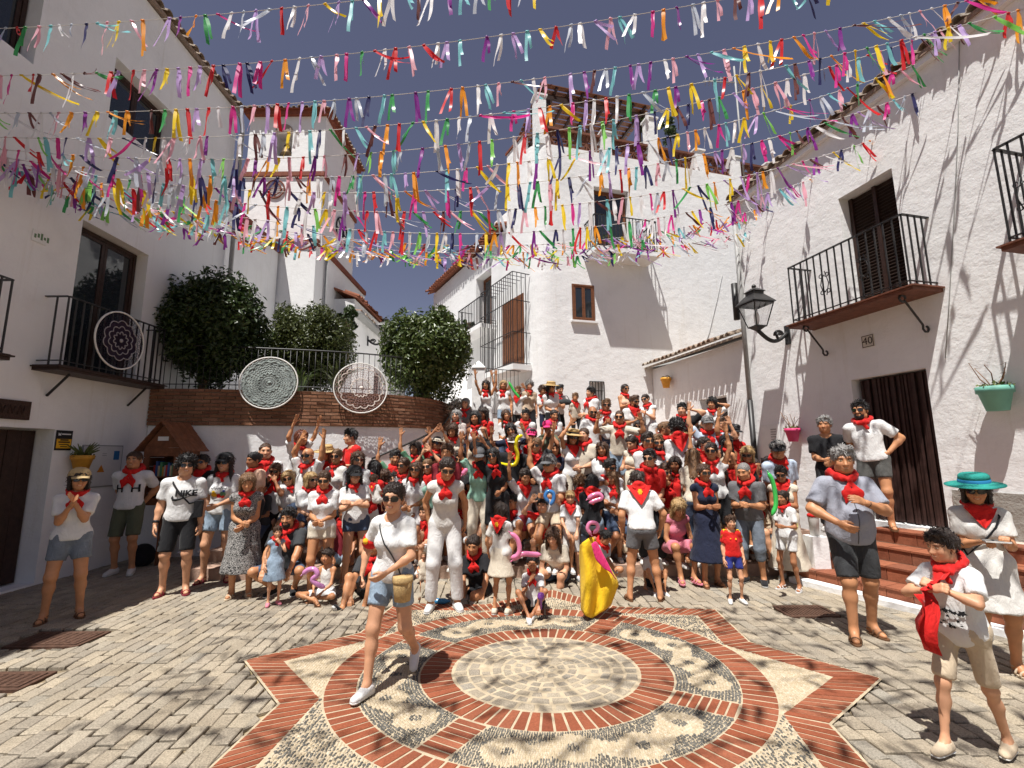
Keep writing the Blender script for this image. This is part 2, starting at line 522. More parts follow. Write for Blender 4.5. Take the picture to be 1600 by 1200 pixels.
for i in range(8):
    n = [6, 9, 14, 18, 22, 26, 28, 32][i]
    off = RNG.rand()
    cuts = np.sort((np.arange(n) + off + RNG.randn(n) * .12) / n * 2 * PI)
    for k in range(n):
        a, b = cuts[k], cuts[(k + 1) % n] + (2 * PI if k == n - 1 else 0)
        ra, rb = rr[i] + .006 + RNG.rand() * .004, rr[i + 1] - .006 - RNG.rand() * .004
        ga = .009 / max(ra, .03); gb = .009 / rb
        ra = max(ra, .02)
        P = [mp(ra, a + ga), mp(rb, a + gb), mp(rb, b - gb), mp(ra, b - ga)]
        P = [p + RNG.randn(2) * .004 for p in P]
        stones.append(wedge(P, -.03, 0.0 + RNG.randn() * .002, 0.007))
pieces(stones, 'cobble_stone', PAVER, medal, 300)
# pebble mosaic
def pebble_field(pts, ang, dark, L=.013, W=.0075):
    n = len(pts)
    k = 6
    a = np.arange(k) * 2 * PI / k
    T = np.concatenate([np.stack([np.cos(a), np.sin(a), np.full(k, -.004)], 1), np.stack([.72 * np.cos(a), .72 * np.sin(a), np.full(k, .0035)], 1), [[0, 0, .0058]]])
    F = []
    for i in range(k):
        j = (i + 1) % k
        F += [(i, j, k + j), (i, k + j, k + i), (k + i, k + j, 2 * k)]
    F = np.array(F)
    s = (0.8 + .45 * RNG.rand(n, 1, 1)); 
    V = np.repeat(T[None], n, 0) * np.array([L, W, 1.0]); V[:, :, :2] *= s * np.where(dark, .82, .98)[:, None, None]
    c, sn = np.cos(ang)[:, None], np.sin(ang)[:, None]
    X = V[:, :, 0] * c - V[:, :, 1] * sn + pts[:, None, 0]; Y = V[:, :, 0] * sn + V[:, :, 1] * c + pts[:, None, 1]
    Z = V[:, :, 2] + RNG.randn(n, 1) * .0008 - .0005
    V = np.stack([X, Y, Z], 2).reshape(-1, 3)
    FF = (F[None] + (np.arange(n) * len(T))[:, None, None]).reshape(-1, 3)
    return V, FF, np.repeat(dark.astype(int), len(F))
pp = []; aa = []; dk = []
r = R2 + .02
row = 0
while r < R3 - .014:
    n = int(2 * PI * r / .0165)
    for k in range(n):
        a = 2 * PI * (k + .5 * (row % 2)) / n + RNG.randn() * .002
        rj = r + RNG.randn() * .0025
        bad = False
        for s in SPK:
            da = (a - s + PI) % (2 * PI) - PI
            if abs(da) < .7 and abs(rj * math.sin(da)) < .132: bad = True
        if bad: continue
        t = ((a - SPK[0]) % (PI / 2)) / (PI / 2); sec = int(((a - SPK[0]) % (2 * PI)) / (PI / 2))
        rho = (rj - (R2 + R3) / 2) / ((R3 - R2) / 2)
        cream = False; eye = False
        arc = (t - .5) * (PI / 2) * 1.29 / .24
        for ex, er in ((-2.6, .1), (-.9, -.18), (.9, .18), (2.6, -.1)):
            dd = math.hypot(arc - ex, rho - er)
            if dd < .66: cream = True
            if dd < .2: eye = True
        if abs(rho - .34 * math.sin(arc * 1.75)) < .40 and abs(arc) < 3.0: cream = True
        p = mp(rj, a); pp.append(p); dk.append(eye or not cream); aa.append(math.atan2(math.sin(a) * KY, math.cos(a)) + RNG.randn() * .25)
    r += .0235; row += 1
for k in range(8):
    a0 = A0 + k * PI / 4
    T = [np.array([RTI * math.cos(a0), RTI * math.sin(a0)]), np.array([RNI * math.cos(a0 + PI / 8), RNI * math.sin(a0 + PI / 8)]), np.array([RNI * math.cos(a0 - PI / 8), RNI * math.sin(a0 - PI / 8)])]
    lo = np.min(T, axis=0); hi = np.max(T, axis=0)
    cream_tri = k % 4 == 0
    sx, sy = (.0235, .0165)
    for i, xx in enumerate(np.arange(lo[0], hi[0], sx)):
        for yy in np.arange(lo[1] + (i % 2) * sy / 2, hi[1], sy):
            q = np.array([xx, yy]) + RNG.randn(2) * .0025
            if np.linalg.norm(q) < R4 + .008 or not inside([T[0] * .985, T[1], T[2]], q): continue
            pp.append(MC + q * [1, KY]); aa.append(a0 + RNG.randn() * .3)
            dk.append((not cream_tri) and RNG.rand() < .62)
V, F, mi = pebble_field(np.array(pp), np.array(aa), np.array(dk))
o = link('pebble_mosaic', mesh_np('pebble_mosaic', V, F, [PEB_L, PEB_D], True, mi), medal); o['kind'] = 'stuff'
# ------------------------------------------------------------------ buildings
def v2(a): return np.array(a[:2], float)
class Wall:
    """vertical wall through ground points A -> B; out = outward unit normal"""
    def __init__(s, A, B, side):
        s.A = v2(A); s.B = v2(B); s.L = np.linalg.norm(s.B - s.A); s.d = (s.B - s.A) / s.L
        s.n = np.array([s.d[1], -s.d[0]]) * side
    def P(s, u, z, o=0.0): return np.array([*(s.A + s.d * u + s.n * o), z])
    def px(s, u, v):
        q = on_line(u, v, s.A, s.B)
        return float((q[:2] - s.A) @ s.d), float(q[2])
    def R(s): # columns: along, out, up
        return np.array([[s.d[0], s.n[0], 0], [s.d[1], s.n[1], 0], [0, 0, 1.0]])
    def box(s, mb, u0, u1, z0, z1, o0, o1, m=0):
        c = s.P((u0 + u1) / 2, (z0 + z1) / 2, (o0 + o1) / 2)
        return mb.box(c, (abs(u1 - u0), abs(o1 - o0), abs(z1 - z0)), s.R(), m)
def facade(w, z0, z1, holes, depth, mb=None, close=True, step=0):
    mb = mb or MB()
    us = sorted({0.0, w.L} | {h[0] for h in holes} | {h[1] for h in holes})
    zs = sorted({z0, z1} | {h[2] for h in holes} | {h[3] for h in holes})
    for i in range(len(us) - 1):
        for j in range(len(zs) - 1):
            uc, zc = (us[i] + us[i + 1]) / 2, (zs[j] + zs[j + 1]) / 2
            if any(h[0] < uc < h[1] and h[2] < zc < h[3] for h in holes): continue
            mb.add([w.P(us[i], zs[j]), w.P(us[i + 1], zs[j]), w.P(us[i + 1], zs[j + 1]), w.P(us[i], zs[j + 1])], [(0, 1, 2, 3)])
    for (a, b, c, d, t) in holes:
        for (p, q) in (((a, c), (a, d)), ((a, d), (b, d)), ((b, d), (b, c)), ((b, c), (a, c))):
            mb.add([w.P(*p), w.P(*q), w.P(*q, -t), w.P(*p, -t)], [(0, 1, 2, 3)])
        mb.add([w.P(a, c, -t), w.P(b, c, -t), w.P(b, d, -t), w.P(a, d, -t)], [(0, 1, 2, 3)])
    if close:
        D = -depth
        mb.add([w.P(0, z0, D), w.P(w.L, z0, D), w.P(w.L, z1, D), w.P(0, z1, D)], [(0, 1, 2, 3)])
        for u in (0, w.L): mb.add([w.P(u, z0), w.P(u, z0, D), w.P(u, z1, D), w.P(u, z1)], [(0, 1, 2, 3)])
        mb.add([w.P(0, z1), w.P(w.L, z1), w.P(w.L, z1, D), w.P(0, z1, D)], [(0, 1, 2, 3)])
    return mb
def raw(mb, name, mat, parent, **t):
    return tag(link(name, mb.mesh(name, mat), parent), **t)

def tile_row(w, u0, u1, z, over, parent, mat, pitch=0.21, slope=0.35, ln=0.55, r=0.085):
    """curved clay tile ends along an eave; every tile is a part"""
    n = max(1, int(round((u1 - u0) / pitch)))
    me = None
    for k in range(n):
        b = MB(); V = []; F = []
        seg = 6
        rr_ = r * (1 + .06 * RNG.randn())
        for e, (o, dz) in enumerate(((over + .02 * RNG.randn(), 0.0), (over - ln, slope * ln))):
            for lay in (0, 1):
                for i in range(seg + 1):
                    a = PI * i / seg
                    q = rr_ - .016 * lay
                    V.append(w.P(u0 + (k + .5) * pitch + math.cos(a) * q * (1 - .12 * e), z + dz + math.sin(a) * q, o))
        m = seg + 1
        for i in range(seg):
            F += [(i, i + 1, 2 * m + i + 1, 2 * m + i), (m + i, 3 * m + i, 3 * m + i + 1, m + i + 1), (i, m + i, m + i + 1, i + 1)]
        F += [(0, 2 * m, 3 * m, m), (seg, m + seg, 3 * m + seg, 2 * m + seg)]
        b.add(V, F, 0, False)
        raw(b, 'tile', mat, parent)
def roof_slab(w, u0, u1, z, over, back, slope, parent, mat, th=.07):
    b = MB(); V = []
    for o in (over, -back):
        for dz in (0, -th):
            for u in (u0, u1): V.append(w.P(u, z + (over - o) * slope + dz, o))
    b.add(V, [(0, 1, 5, 4), (2, 6, 7, 3), (0, 2, 3, 1), (4, 5, 7, 6), (0, 4, 6, 2), (1, 3, 7, 5)])
    return raw(b, 'roof', mat, parent)

def balcony(label, w, u0, u1, z, p, hr, slabmat, sp=.125, th=.07, group=None, ornaments=(), brackets=(), far=False, strut=False):
    c = w.P((u0 + u1) / 2, z, p / 2)
    e = empty('balcony', tuple(c), label, 'balcony', group)
    b = MB(); w.box(b, u0 - .06, u1 + .06, z - th, z, 0.003, p + .06)
    if not far: w.box(b, u0 - .09, u1 + .09, z - th * .4, z - .012, .004, p + .09)
    raw(b, 'slab', slabmat, e)
    b = MB()
    cor = [w.P(u0, z + hr, 0.0), w.P(u0, z + hr, p), w.P(u1, z + hr, p), w.P(u1, z + hr, 0)]
    for i in range(3): b.bar(cor[i], cor[i + 1], .045, .014)
    raw(b, 'handrail', IRON, e)
    b = MB(); lo = [q - [0, 0, hr - .07] for q in cor]
    for i in range(3): b.bar(lo[i], lo[i + 1], .03, .012)
    raw(b, 'lower_rail', IRON, e)
    pts = []
    n = max(2, int((u1 - u0) / sp))
    pts += [(u0 + (u1 - u0) * k / n, p) for k in range(n + 1)]
    m = max(2, int(p / sp))
    for k in range(1, m): pts += [(u0, p * k / m), (u1, p * k / m)]
    me = None
    for (u, o) in pts:
        if me is None:
            bb = MB(); bb.box((0, 0, (hr) / 2), (.018, .018, hr - .01), w.R()); me = bb.mesh('bar', IRON)
        q = w.P(u, z + .002, o)
        link('bar', me, e, Matrix.Translation(tuple(q)))
    def scroll(c0, r, turns, ph, sgn):
        L = []
        for k in range(15):
            t = k / 14; a = ph + sgn * turns * 2 * PI * t; rr_ = r * (1 - .75 * t)
            L.append((c0[0] + rr_ * math.cos(a), c0[1] + rr_ * math.sin(a)))
        return L
    for u in ornaments:
        b = MB()
        for sg in (-1, 1):
            for (zz, ph) in ((.36, -PI / 2), (.66, PI / 2)):
                L = scroll((u + sg * .055, z + zz), .05, 1.1, PI if sg > 0 else 0, sg * (1 if zz > .5 else -1))
                b.tube([w.P(a_, z_, p) for a_, z_ in L], .008, 5)
            b.tube([w.P(u + sg * .02, z + .3, p), w.P(u + sg * .075, z + .5, p), w.P(u + sg * .02, z + .72, p)], .008, 5)
        raw(b, 'scroll_ornament', IRON, e)
    for u in brackets:
        b = MB(); L = []
        if strut:
            b.bar(w.P(u, z - .02 - th, p * .9), w.P(u, z - .42, .01), .025, .025); 
        else:
            for k in range(22):
                t = k / 21
                if t < .3: L.append((p * .86 - .06 * math.cos(t / .3 * 5), z - .13 + .05 * math.sin(t / .3 * 5)))
                elif t < .7:
                    q = (t - .3) / .4; L.append((p * .86 * (1 - q) + .10 * q, z - .12 - .40 * q))
                else:
                    a = (t - .7) / .3 * 5.4; L.append((.06 + .07 * math.cos(a - .9) * (1 - .1 * a), z - .55 + .07 * math.sin(a - .9 + PI) * (1 - .1 * a)))
            b.tube([w.P(u, z_, o_) for o_, z_ in L], .016, 6)
        raw(b, 'bracket', IRON, e)
    return e
def framed(w, name, u0, u1, z0, z1, o, mat, parent, leaves=2, glass=True, fr=.06, rows=1, thick=.05, label=None):
    """door or window: frame, leaves with panes (sub-parts)"""
    b = MB()
    for (a, c, d, f) in ((u0, u0 + fr, z0, z1), (u1 - fr, u1, z0, z1), (u0 + fr, u1 - fr, z1 - fr, z1), (u0 + fr, u1 - fr, z0, z0 + fr * .7)):
        w.box(b, a, c, d, f, o - thick, o)
    fo = raw(b, name, mat, parent)
    W_ = (u1 - u0 - 2 * fr) / leaves
    for k in range(leaves):
        a = u0 + fr + k * W_; c = a + W_
        b = MB(); lf = fr * .95
        for (p, q, r_, s) in ((a + .004, a + lf, z0 + fr, z1 - fr - .004), (c - lf, c - .004, z0 + fr, z1 - fr - .004), (a + lf, c - lf, z1 - fr - lf, z1 - fr - .004), (a + lf, c - lf, z0 + fr, z0 + fr + lf)):
            w.box(b, p, q, r_, s, o - thick * .9, o - .012)
        for j in range(1, rows):
            zz = z0 + fr + (z1 - z0 - 2 * fr) * j / rows
            w.box(b, a + lf, c - lf, zz - .02, zz + .02, o - thick * .9, o - .014)
        raw(b, 'leaf', mat, fo)
        b = MB(); w.box(b, a + lf, c - lf, z0 + fr + lf, z1 - fr - lf, o - thick * .75, o - thick * .55)
        raw(b, 'pane', GLASS if glass else mat, fo)
    return fo
def plank_door(w, u0, u1, z0, z1, o, mat, parent, n, gap=.008, th=.04):
    d = MB(); w.box(d, u0, u1, z0, z1, o - th * 2, o - th); do = raw(d, 'door', mat, parent)
    pw = (u1 - u0) / n
    for k in range(n):
        b = MB(); w.box(b, u0 + k * pw + gap / 2, u0 + (k + 1) * pw - gap / 2, z0 + .01, z1 - .004, o - th + .002, o + RNG.rand() * .006); raw(b, 'plank', mat, do)
    return do

# ---- left house -------------------------------------------------------------
WL = Wall((-6.85, -3.0), (-6.85, 10.45), 1)
lh = empty('white_house', (-6.85, 4, 0), 'tall white village house in shade on the left with balcony door and tiled eave', 'house')
gu1, gz1 = WL.px(86, 676); gu0 = gu1 - 2.4
bu0, bz1 = WL.px(130, 343); bu1, _ = WL.px(233, 392)
wu0, wz1 = WL.px(182, 89); wu1, _ = WL.px(273, 167); _, wz0 = WL.px(165, 179)
tu1, tz0 = WL.px(52, 101); tu0 = tu1 - 1.3
SLZ = 3.12
Lh = [(gu0, gu1, 0.03, 2.22, .34), (bu0, bu1, SLZ, bz1, .30), (wu0, wu1, wz0, wz1, .30), (tu0, tu1, tz0, tz0 + 1.9, .3), (gu0 - .6, gu0 + .5, SLZ, 5.5, .3)]
b = facade(WL, -.05, 10.35, Lh, 5.0); raw(b, 'wall', WHITE, lh)
plank_door(WL, gu0 + .02, gu1 - .02, .04, 2.2, -.27, WOOD_DK, lh, 12)
framed(WL, 'balcony_door', bu0 + .02, bu1 - .02, SLZ + .01, bz1 - .02, -.2, WOOD_DK, lh, 2)
CURT = basic('lace_curtain', (0.55, 0.53, 0.50), 0.9, 0.25, 9)
b = MB()
cu = np.linspace(bu0 + .1, bu1 - .1, 26)
for i in range(25):
    o0, o1 = -.275 + .012 * math.sin(i * 1.7), -.275 + .012 * math.sin((i + 1) * 1.7)
    b.add([WL.P(cu[i], SLZ + .3, o0), WL.P(cu[i + 1], SLZ + .3, o1), WL.P(cu[i + 1], bz1 - .1, o1), WL.P(cu[i], bz1 - .1, o0)], [(0, 1, 2, 3)], 0, True)
raw(b, 'curtain', CURT, lh)
framed(WL, 'window', wu0 + .02, wu1 - .02, wz0 + .02, wz1 - .02, -.2, WOOD_DK, lh, 2)
framed(WL, 'window', tu0 + .02, tu1 - .02, tz0 + .02, tz0 + 1.88, -.2, WOOD_DK, lh, 2)
framed(WL, 'balcony_door', gu0 - .58, gu0 + .48, SLZ + .01, 5.48, -.2, WOOD_DK, lh, 2)
roof_slab(WL, 0, WL.L + .1, 10.42, .10, 5.0, .32, lh, TILE_OLD)
tile_row(WL, 9.0, WL.L + .05, 10.44, .16, lh, TILE_OLD, .2)
b = MB(); b.tube([WL.P(WL.L - .35, 10.2, .12), WL.P(WL.L - .1, 10.15, .14), WL.P(WL.L + .03, 9.9, .14), WL.P(WL.L + .03, .5, .14)], .05, 8); raw(b, 'downpipe', GREYMETAL, lh)
s0, _ = WL.px(87, 475); s1 = 8.40 + 3.0
balcony('black iron balcony on the shaded left house, hung with a purple crochet hoop', WL, s0 - .15, s1, SLZ, .34, 1.03, WOOD_DK, .12, .08, 'black iron balconies', (), (s0 + .05, s1 - .25), strut=True)
balcony('black iron balcony corner cut off by the left photo edge', WL, 6.5, 5.74 + 3.0, SLZ, .34, .98, WOOD_DK, .12, .08, 'black iron balconies')
SIGNW = basic('carved_dark_wood', (0.05, 0.024, 0.016), 0.6, 0.4, 25, 0.6, 50)
e = empty('wooden_sign', tuple(WL.P(*WL.px(10, 642), .03)), 'carved dark wooden sign board above the garage door', 'sign')
u1_, zt = WL.px(45, 628); u0_ = u1_ - 1.0
b = MB(); WL.box(b, u0_, u1_, zt - .26, zt, .005, .045); raw(b, 'board', SIGNW, e)
b = MB()
for k in range(7):
    x0 = u0_ + .08 + k * .125
    b.tube([WL.P(x0, zt - .19, .046), WL.P(x0 + .03, zt - .07, .048), WL.P(x0 + .06, zt - .18, .046), WL.P(x0 + .09, zt - .08, .048)], .010, 5)
raw(b, 'carving', SIGNW, e)
YEL = basic('alarm_yellow', (0.75, 0.40, 0.02), 0.5, 0.05); BLK = basic('print_black', (0.012, 0.012, 0.014), 0.5, 0.1); WPR = basic('print_white', (0.75, 0.75, 0.73), 0.6, 0.05)
def text_mesh(txt, size, extrude=.0015, res=3, bold=0.0):
    cu_ = bpy.data.curves.new('lettering', 'FONT'); cu_.body = txt; cu_.size = size; cu_.extrude = extrude
    cu_.align_x = 'CENTER'; cu_.align_y = 'CENTER'; cu_.resolution_u = res; cu_.offset = bold
    o = bpy.data.objects.new('lettering_tmp', cu_); COL.objects.link(o)
    dg = bpy.context.evaluated_depsgraph_get(); me = bpy.data.meshes.new_from_object(o.evaluated_get(dg))
    bpy.data.objects.remove(o); return me
def wall_text(w, txt, size, u, z, o, mat, parent, flip=1):
    me = text_mesh(txt, size); me.materials.clear(); me.materials.append(mat)
    X = w.d * flip
    M = Matrix(((X[0], 0, w.n[0], 0), (X[1], 0, w.n[1], 0), (0, 1, 0, 0), (0, 0, 0, 1)))
    M.translation = Vector(w.P(u, z, o))
    return link('lettering', me, parent, M)
u0_, zt = WL.px(88, 672); u1_, _ = WL.px(113, 674); zb = zt - .30
e = empty('alarm_sign', tuple(WL.P((u0_ + u1_) / 2, zb, .01)), 'small black and yellow alarm notice beside the garage door', 'sign')
b = MB(); WL.box(b, u0_, u1_, zb, zt, .004, .014); raw(b, 'plate', BLK, e)
b = MB(); WL.box(b, u0_ + .012, u1_ - .012, zb + .03, zb + .17, .015, .018); raw(b, 'panel', YEL, e)
b = MB()
for k, (wd, h) in enumerate(((.6, .02), (.85, .02), (.7, .012), (.5, .012))):
    c_u = (u0_ + u1_) / 2; hw = (u1_ - u0_) * .42 * wd
    WL.box(b, c_u - hw, c_u + hw, zb + .145 - k * .032, zb + .145 - k * .032 + h, .019, .0205)
raw(b, 'lettering', BLK, e)
b = MB(); hw = (u1_ - u0_) / 2
b.prism([WL.P(u0_ + .03 + hw * t_, zb + .22 + z_, .0145) for t_, z_ in ((0, 0), (.0, .045), (.15, .02), (.3, .045), (.3, 0), (.22, 0), (.22, .02), (.15, .0), (.08, .02), (.08, 0))], (*(WL.n * .002), 0))
WL.box(b, u0_ + .03 + hw * .4, u1_ - .03, zb + .235, zb + .252, .0145, .0165)
raw(b, 'emblem', WPR, e)
# meter cabinet door in the wall
u0_, zt = WL.px(130, 697); u1_, zb = WL.px(183, 757)
e = empty('meter_cabinet', tuple(WL.P((u0_ + u1_) / 2, zb, .01)), 'white meter cabinet door with warning triangle and blue sticker', 'meter cabinet')
b = MB(); WL.box(b, u0_, u1_, zb, zt, .004, .022); raw(b, 'door', basic('cabinet_white', (0.66, 0.65, 0.63), 0.5, 0.05), e)
b = MB()
for (a_, c_2, d_, f_) in ((u0_ - .02, u0_ - .004, zb - .02, zt + .02), (u1_ + .004, u1_ + .02, zb - .02, zt + .02), (u0_ - .004, u1_ + .004, zt + .004, zt + .02), (u0_ - .004, u1_ + .004, zb - .02, zb - .004)): WL.box(b, a_, c_2, d_, f_, .002, .016)
raw(b, 'frame', GREYMETAL, e)
cu2 = (u0_ + u1_) / 2; cz2 = (zb + zt) / 2
b = MB(); b.prism([WL.P(cu2 - .09, cz2 - .10, .0225), WL.P(cu2 + .05, cz2 - .10, .0225), WL.P(cu2 - .02, cz2 + .02, .0225)], (*(WL.n * .002), 0)); raw(b, 'warning_triangle', basic('warning_orange', (0.6, 0.22, 0.02), 0.5), e)
b = MB(); WL.box(b, cu2 + .2, cu2 + .31, cz2 + .1, cz2 + .25, .0225, .0245); raw(b, 'sticker', basic('sticker_blue', (0.02, 0.14, 0.36), 0.4), e)
b = MB(); WL.box(b, cu2 - .02, cu2 + .06, cz2 + .2, cz2 + .205, .0225, .024); WL.box(b, cu2 - .02, cu2 + .06, cz2 + .17, cz2 + .175, .0225, .024); raw(b, 'lettering', BLK, e)
e = empty('wall_plate', tuple(WL.P(*WL.px(62, 369), .01)), 'small pale ceramic plaque high on the shaded left wall', 'plaque')
u0_, zt = WL.px(51, 357); u1_, _ = WL.px(73, 366)
b = MB(); WL.box(b, u0_, u1_, zt - .17, zt, .003, .016); raw(b, 'plate', WPR, e)
b = MB()
GRN = basic('glaze_green', (0.12, 0.20, 0.10), 0.4)
for k in range(5): WL.box(b, u0_ + .02 + k * .045, u0_ + .05 + k * .045, zt - .12 + .02 * (k % 2), zt - .06 + .02 * (k % 3), .0165, .018)
raw(b, 'emblem', GRN, e)

# ---- crochet hoops -------------------------------------------------------------
def hoop(label, c, r, X, Y, ringm, webm, web2, style):
    X = unit(X); Y = unit(Y - X * (X @ Y)); N = np.cross(X, Y)
    e = empty('crochet_hoop', tuple(c), label, 'crochet hoop', 'crochet hoops hung on the railings')
    P = lambda q, a, o=0: np.asarray(c) + (X * math.cos(a) + Y * math.sin(a)) * q * r + N * o
    b = MB(); b.tube([P(1, 2 * PI * k / 40) for k in range(41)], .014, 6, caps=False); raw(b, 'ring', ringm, e)
    b = MB()
    ns = 32
    for k in range(ns):
        a = 2 * PI * k / ns
        b.tube([P(.1, a), P(.55, a + .05), P(.99, a)], .0035, 3, caps=False)
    raw(b, 'spokes', webm, e)
    b = MB()
    for j in range(1, 11):
        q = j / 11; L = []
        for k in range(65):
            a = 2 * PI * k / 64
            L.append(P(q + (.035 if k % 2 else -.02) * (1 if style else 1.3), a, .003))
        b.tube(L, .0055 if style != 0 else .004, 3, caps=False)
    raw(b, 'lace', webm, e)
    b = MB()
    for j, q in enumerate((.22, .42, .62) if style == 0 else (.3, .75)):
        n = 10 if style == 0 else 16; L = []
        for k in range(n * 6 + 1):
            a = 2 * PI * k / (n * 6); L.append(P(q + .09 * abs(math.sin(a * n / 2)), a, .006))
        b.tube(L, .009, 4, caps=False)
    raw(b, 'petals', web2, e)
    if style in (0, 1):
        V = []; n = 48
        for k in range(n): V.append(P(.93 if style else .66, 2 * PI * k / n, -.004))
        F = [tuple(range(n))]
        b = MB(); b.prism(V, N * .003); raw(b, 'cloth', webm if style == 0 else web2, e)
    b = MB(); b.tube([P(.02, 0, 0), P(.02, 0, .01)], .07 * r, 10); raw(b, 'centre', web2, e)
    return e
HW = basic('hoop_white', (0.72, 0.70, 0.66), 0.6, 0.1)
PURP = basic('crochet_purple', (0.030, 0.018, 0.038), 0.9, 0.4, 20); LIL = basic('crochet_lilac', (0.34, 0.31, 0.32), 0.9, 0.3, 20)
hoop('white hoop with dark purple crochet mandala on the shaded balcony', WL.P(7.40 + 3.0, 3.70, .40), .47, np.array([0, 1.0, 0]), np.array([0, 0, 1.0]), HW, PURP, LIL, 0)

# ---- planter wall with brick band ------------------------------------------------
ctrl = [(-6.84, 8.66), (-5.9, 8.76), (-5.0, 8.98), (-4.1, 9.22), (-3.3, 9.5), (-2.6, 9.88), (-2.08, 10.38), (-1.78, 11.0), (-1.66, 12.2)]
def smooth_path(pts, n=10):
    P = [np.array(p, float) for p in pts]; P = [2 * P[0] - P[1]] + P + [2 * P[-1] - P[-2]]; out = []
    for i in range(1, len(P) - 2):
        for k in range(n):
            t = k / n
            out.append(.5 * ((2 * P[i]) + (-P[i - 1] + P[i + 1]) * t + (2 * P[i - 1] - 5 * P[i] + 4 * P[i + 1] - P[i + 2]) * t * t + (-P[i - 1] + 3 * P[i] - 3 * P[i + 1] + P[i + 2]) * t ** 3))
    out.append(P[-2]); return out
PATH = smooth_path(ctrl); seg = [0]
for i in range(1, len(PATH)): seg.append(seg[-1] + np.linalg.norm(PATH[i] - PATH[i - 1]))
PL = seg[-1]
def pathp(s):
    i = max(0, min(len(PATH) - 2, int(np.searchsorted(seg, s)) - 1))
    t = (s - seg[i]) / (seg[i + 1] - seg[i]); d = unit(PATH[i + 1] - PATH[i])
    return PATH[i] + (PATH[i + 1] - PATH[i]) * t, d, np.array([d[1], -d[0]])
pw = empty('planter_wall', (-4, 9, 0), 'curved white retaining wall topped with a band of thin bricks', 'wall')
BZ0, BZ1 = 2.38, 3.08
b = MB(); V = []
n = len(PATH)
for z in (-.05, BZ1 - .012): V += [(*p, z) for p in PATH]
F = [(i, i + 1, n + i + 1, n + i) for i in range(n - 1)]
V += [(-6.84, 20, BZ1 - .012), (-1.66, 20, BZ1 - .012)]
F.append(tuple(range(n, 2 * n)) + (2 * n + 1, 2 * n))
b.add(V, F); raw(b, 'wall', WHITE, pw)
b = MB(); V = []
for z in (BZ0, BZ1):
    for p_, d_, n_ in [pathp(PL * k / 60) for k in range(61)]: V.append((*(p_ + n_ * .022), z))
b.add(V, [(i, i + 1, 61 + i + 1, 61 + i) for i in range(60)]); raw(b, 'mortar_bed', basic('brick_mortar', (0.23, 0.17, 0.12), 0.95, 0.25, 20), pw)
blist = []
rows = 10; rh = (BZ1 - BZ0) / rows
for r_ in range(rows):
    s = -.12 * (r_ % 2)
    while s < PL:
        l = .27
        a, c2 = max(.002, s + .006), min(PL - .002, s + l - .006)
        if c2 - a > .04:
            V = []
            for q in (a, c2):
                p_, d_, n_ = pathp(q)
                for o_, zz in ((.018, 0), (.018, 1), (.048 + RNG.randn() * .004, 1), (.048 + RNG.randn() * .004, 0)):
                    V.append((*(p_ + n_ * o_), BZ0 + r_ * rh + (.010 if zz == 0 else rh - .008)))
            blist.append((V, [(0, 1, 2, 3), (7, 6, 5, 4), (0, 4, 5, 1), (1, 5, 6, 2), (2, 6, 7, 3), (3, 7, 4, 0)]))
        s += l
pieces(blist, 'brick', OLDBRICK, pw, 300)
tr = empty('terrace_railing', (-4, 9, BZ1), 'thin black railing along the top of the brick planter', 'railing')
b = MB()
pts = [pathp(.15 + (PL - .3) * k / 50) for k in range(51)]
for zz, rr_, nm_ in ((BZ1 + .86, .016, 'handrail'), (BZ1 + .1, .010, 'lower_rail')):
    b = MB(); b.tube([(*(q[0] - q[2] * .06), zz) for q in pts], rr_, 5); raw(b, nm_, IRON, tr)
bb = MB(); bb.tube([(0, 0, 0), (0, 0, .86)], .0075, 5); bme = bb.mesh('bar', IRON)
for k in range(58):
    q = pathp(.15 + (PL - .3) * k / 57); link('bar', bme, tr, Matrix.Translation((*(q[0] - q[2] * .06), BZ1)))
# handrail that climbs the white wall beside the stairs
b = MB(); L = []
for k in range(16):
    q = pathp(4.05 + (PL - 4.3) * k / 15); L.append((*(q[0] + q[2] * .10), 1.72 + 1.15 * k / 15))
b.tube(L, .022, 8)
for k in (1, 8, 14): b.bar(L[k], np.array(L[k]) - [0.06, -.09, .06], .015, .015)
e = empty('stair_handrail', L[0], 'sloping black handrail fixed to the white planter wall', 'handrail'); raw(b, 'rail', IRON, e)

LW = basic('crochet_grey', (0.36, 0.39, 0.375), 0.9, 0.3, 30); LG = basic('crochet_sage', (0.22, 0.25, 0.235), 0.9, 0.6, 9)
RB = basic('crochet_rose', (0.36, 0.235, 0.215), 0.9, 0.35, 20); CR = basic('crochet_cream', (0.66, 0.58, 0.52), 0.9, 0.2, 20)
def hoop_at(label, u, v, r, m1, m2, st):
    for s in np.linspace(.3, PL - .3, 200):
        p_, d_, n_ = pathp(s); q = p_ + n_ * .14
        uu, vv, _ = proj((*q, BZ1))
        if uu >= u: break
    zz = at_y(u, v, q[1])[2]
    hoop(label, (*q, zz), r, np.array([d_[0], d_[1], 0]), np.array([-n_[0] * .12, -n_[1] * .12, 1.0]), HW, m1, m2, st)
hoop_at('white hoop with pale grey crochet hanging on the brick planter', 417, 598, .52, LW, LG, 1)
hoop_at('white hoop with rose and cream lace on the brick planter', 562, 606, .53, RB, CR, 2)
e = empty('gate_pillar', (-5.35, 9.75, BZ1), 'white pillar with red pyramid cap between the two rear shrubs', 'pillar')
b = MB(); b.bbox((-5.47, 9.63, BZ1), (-5.23, 9.87, 3.75)); raw(b, 'shaft', WHITE, e)
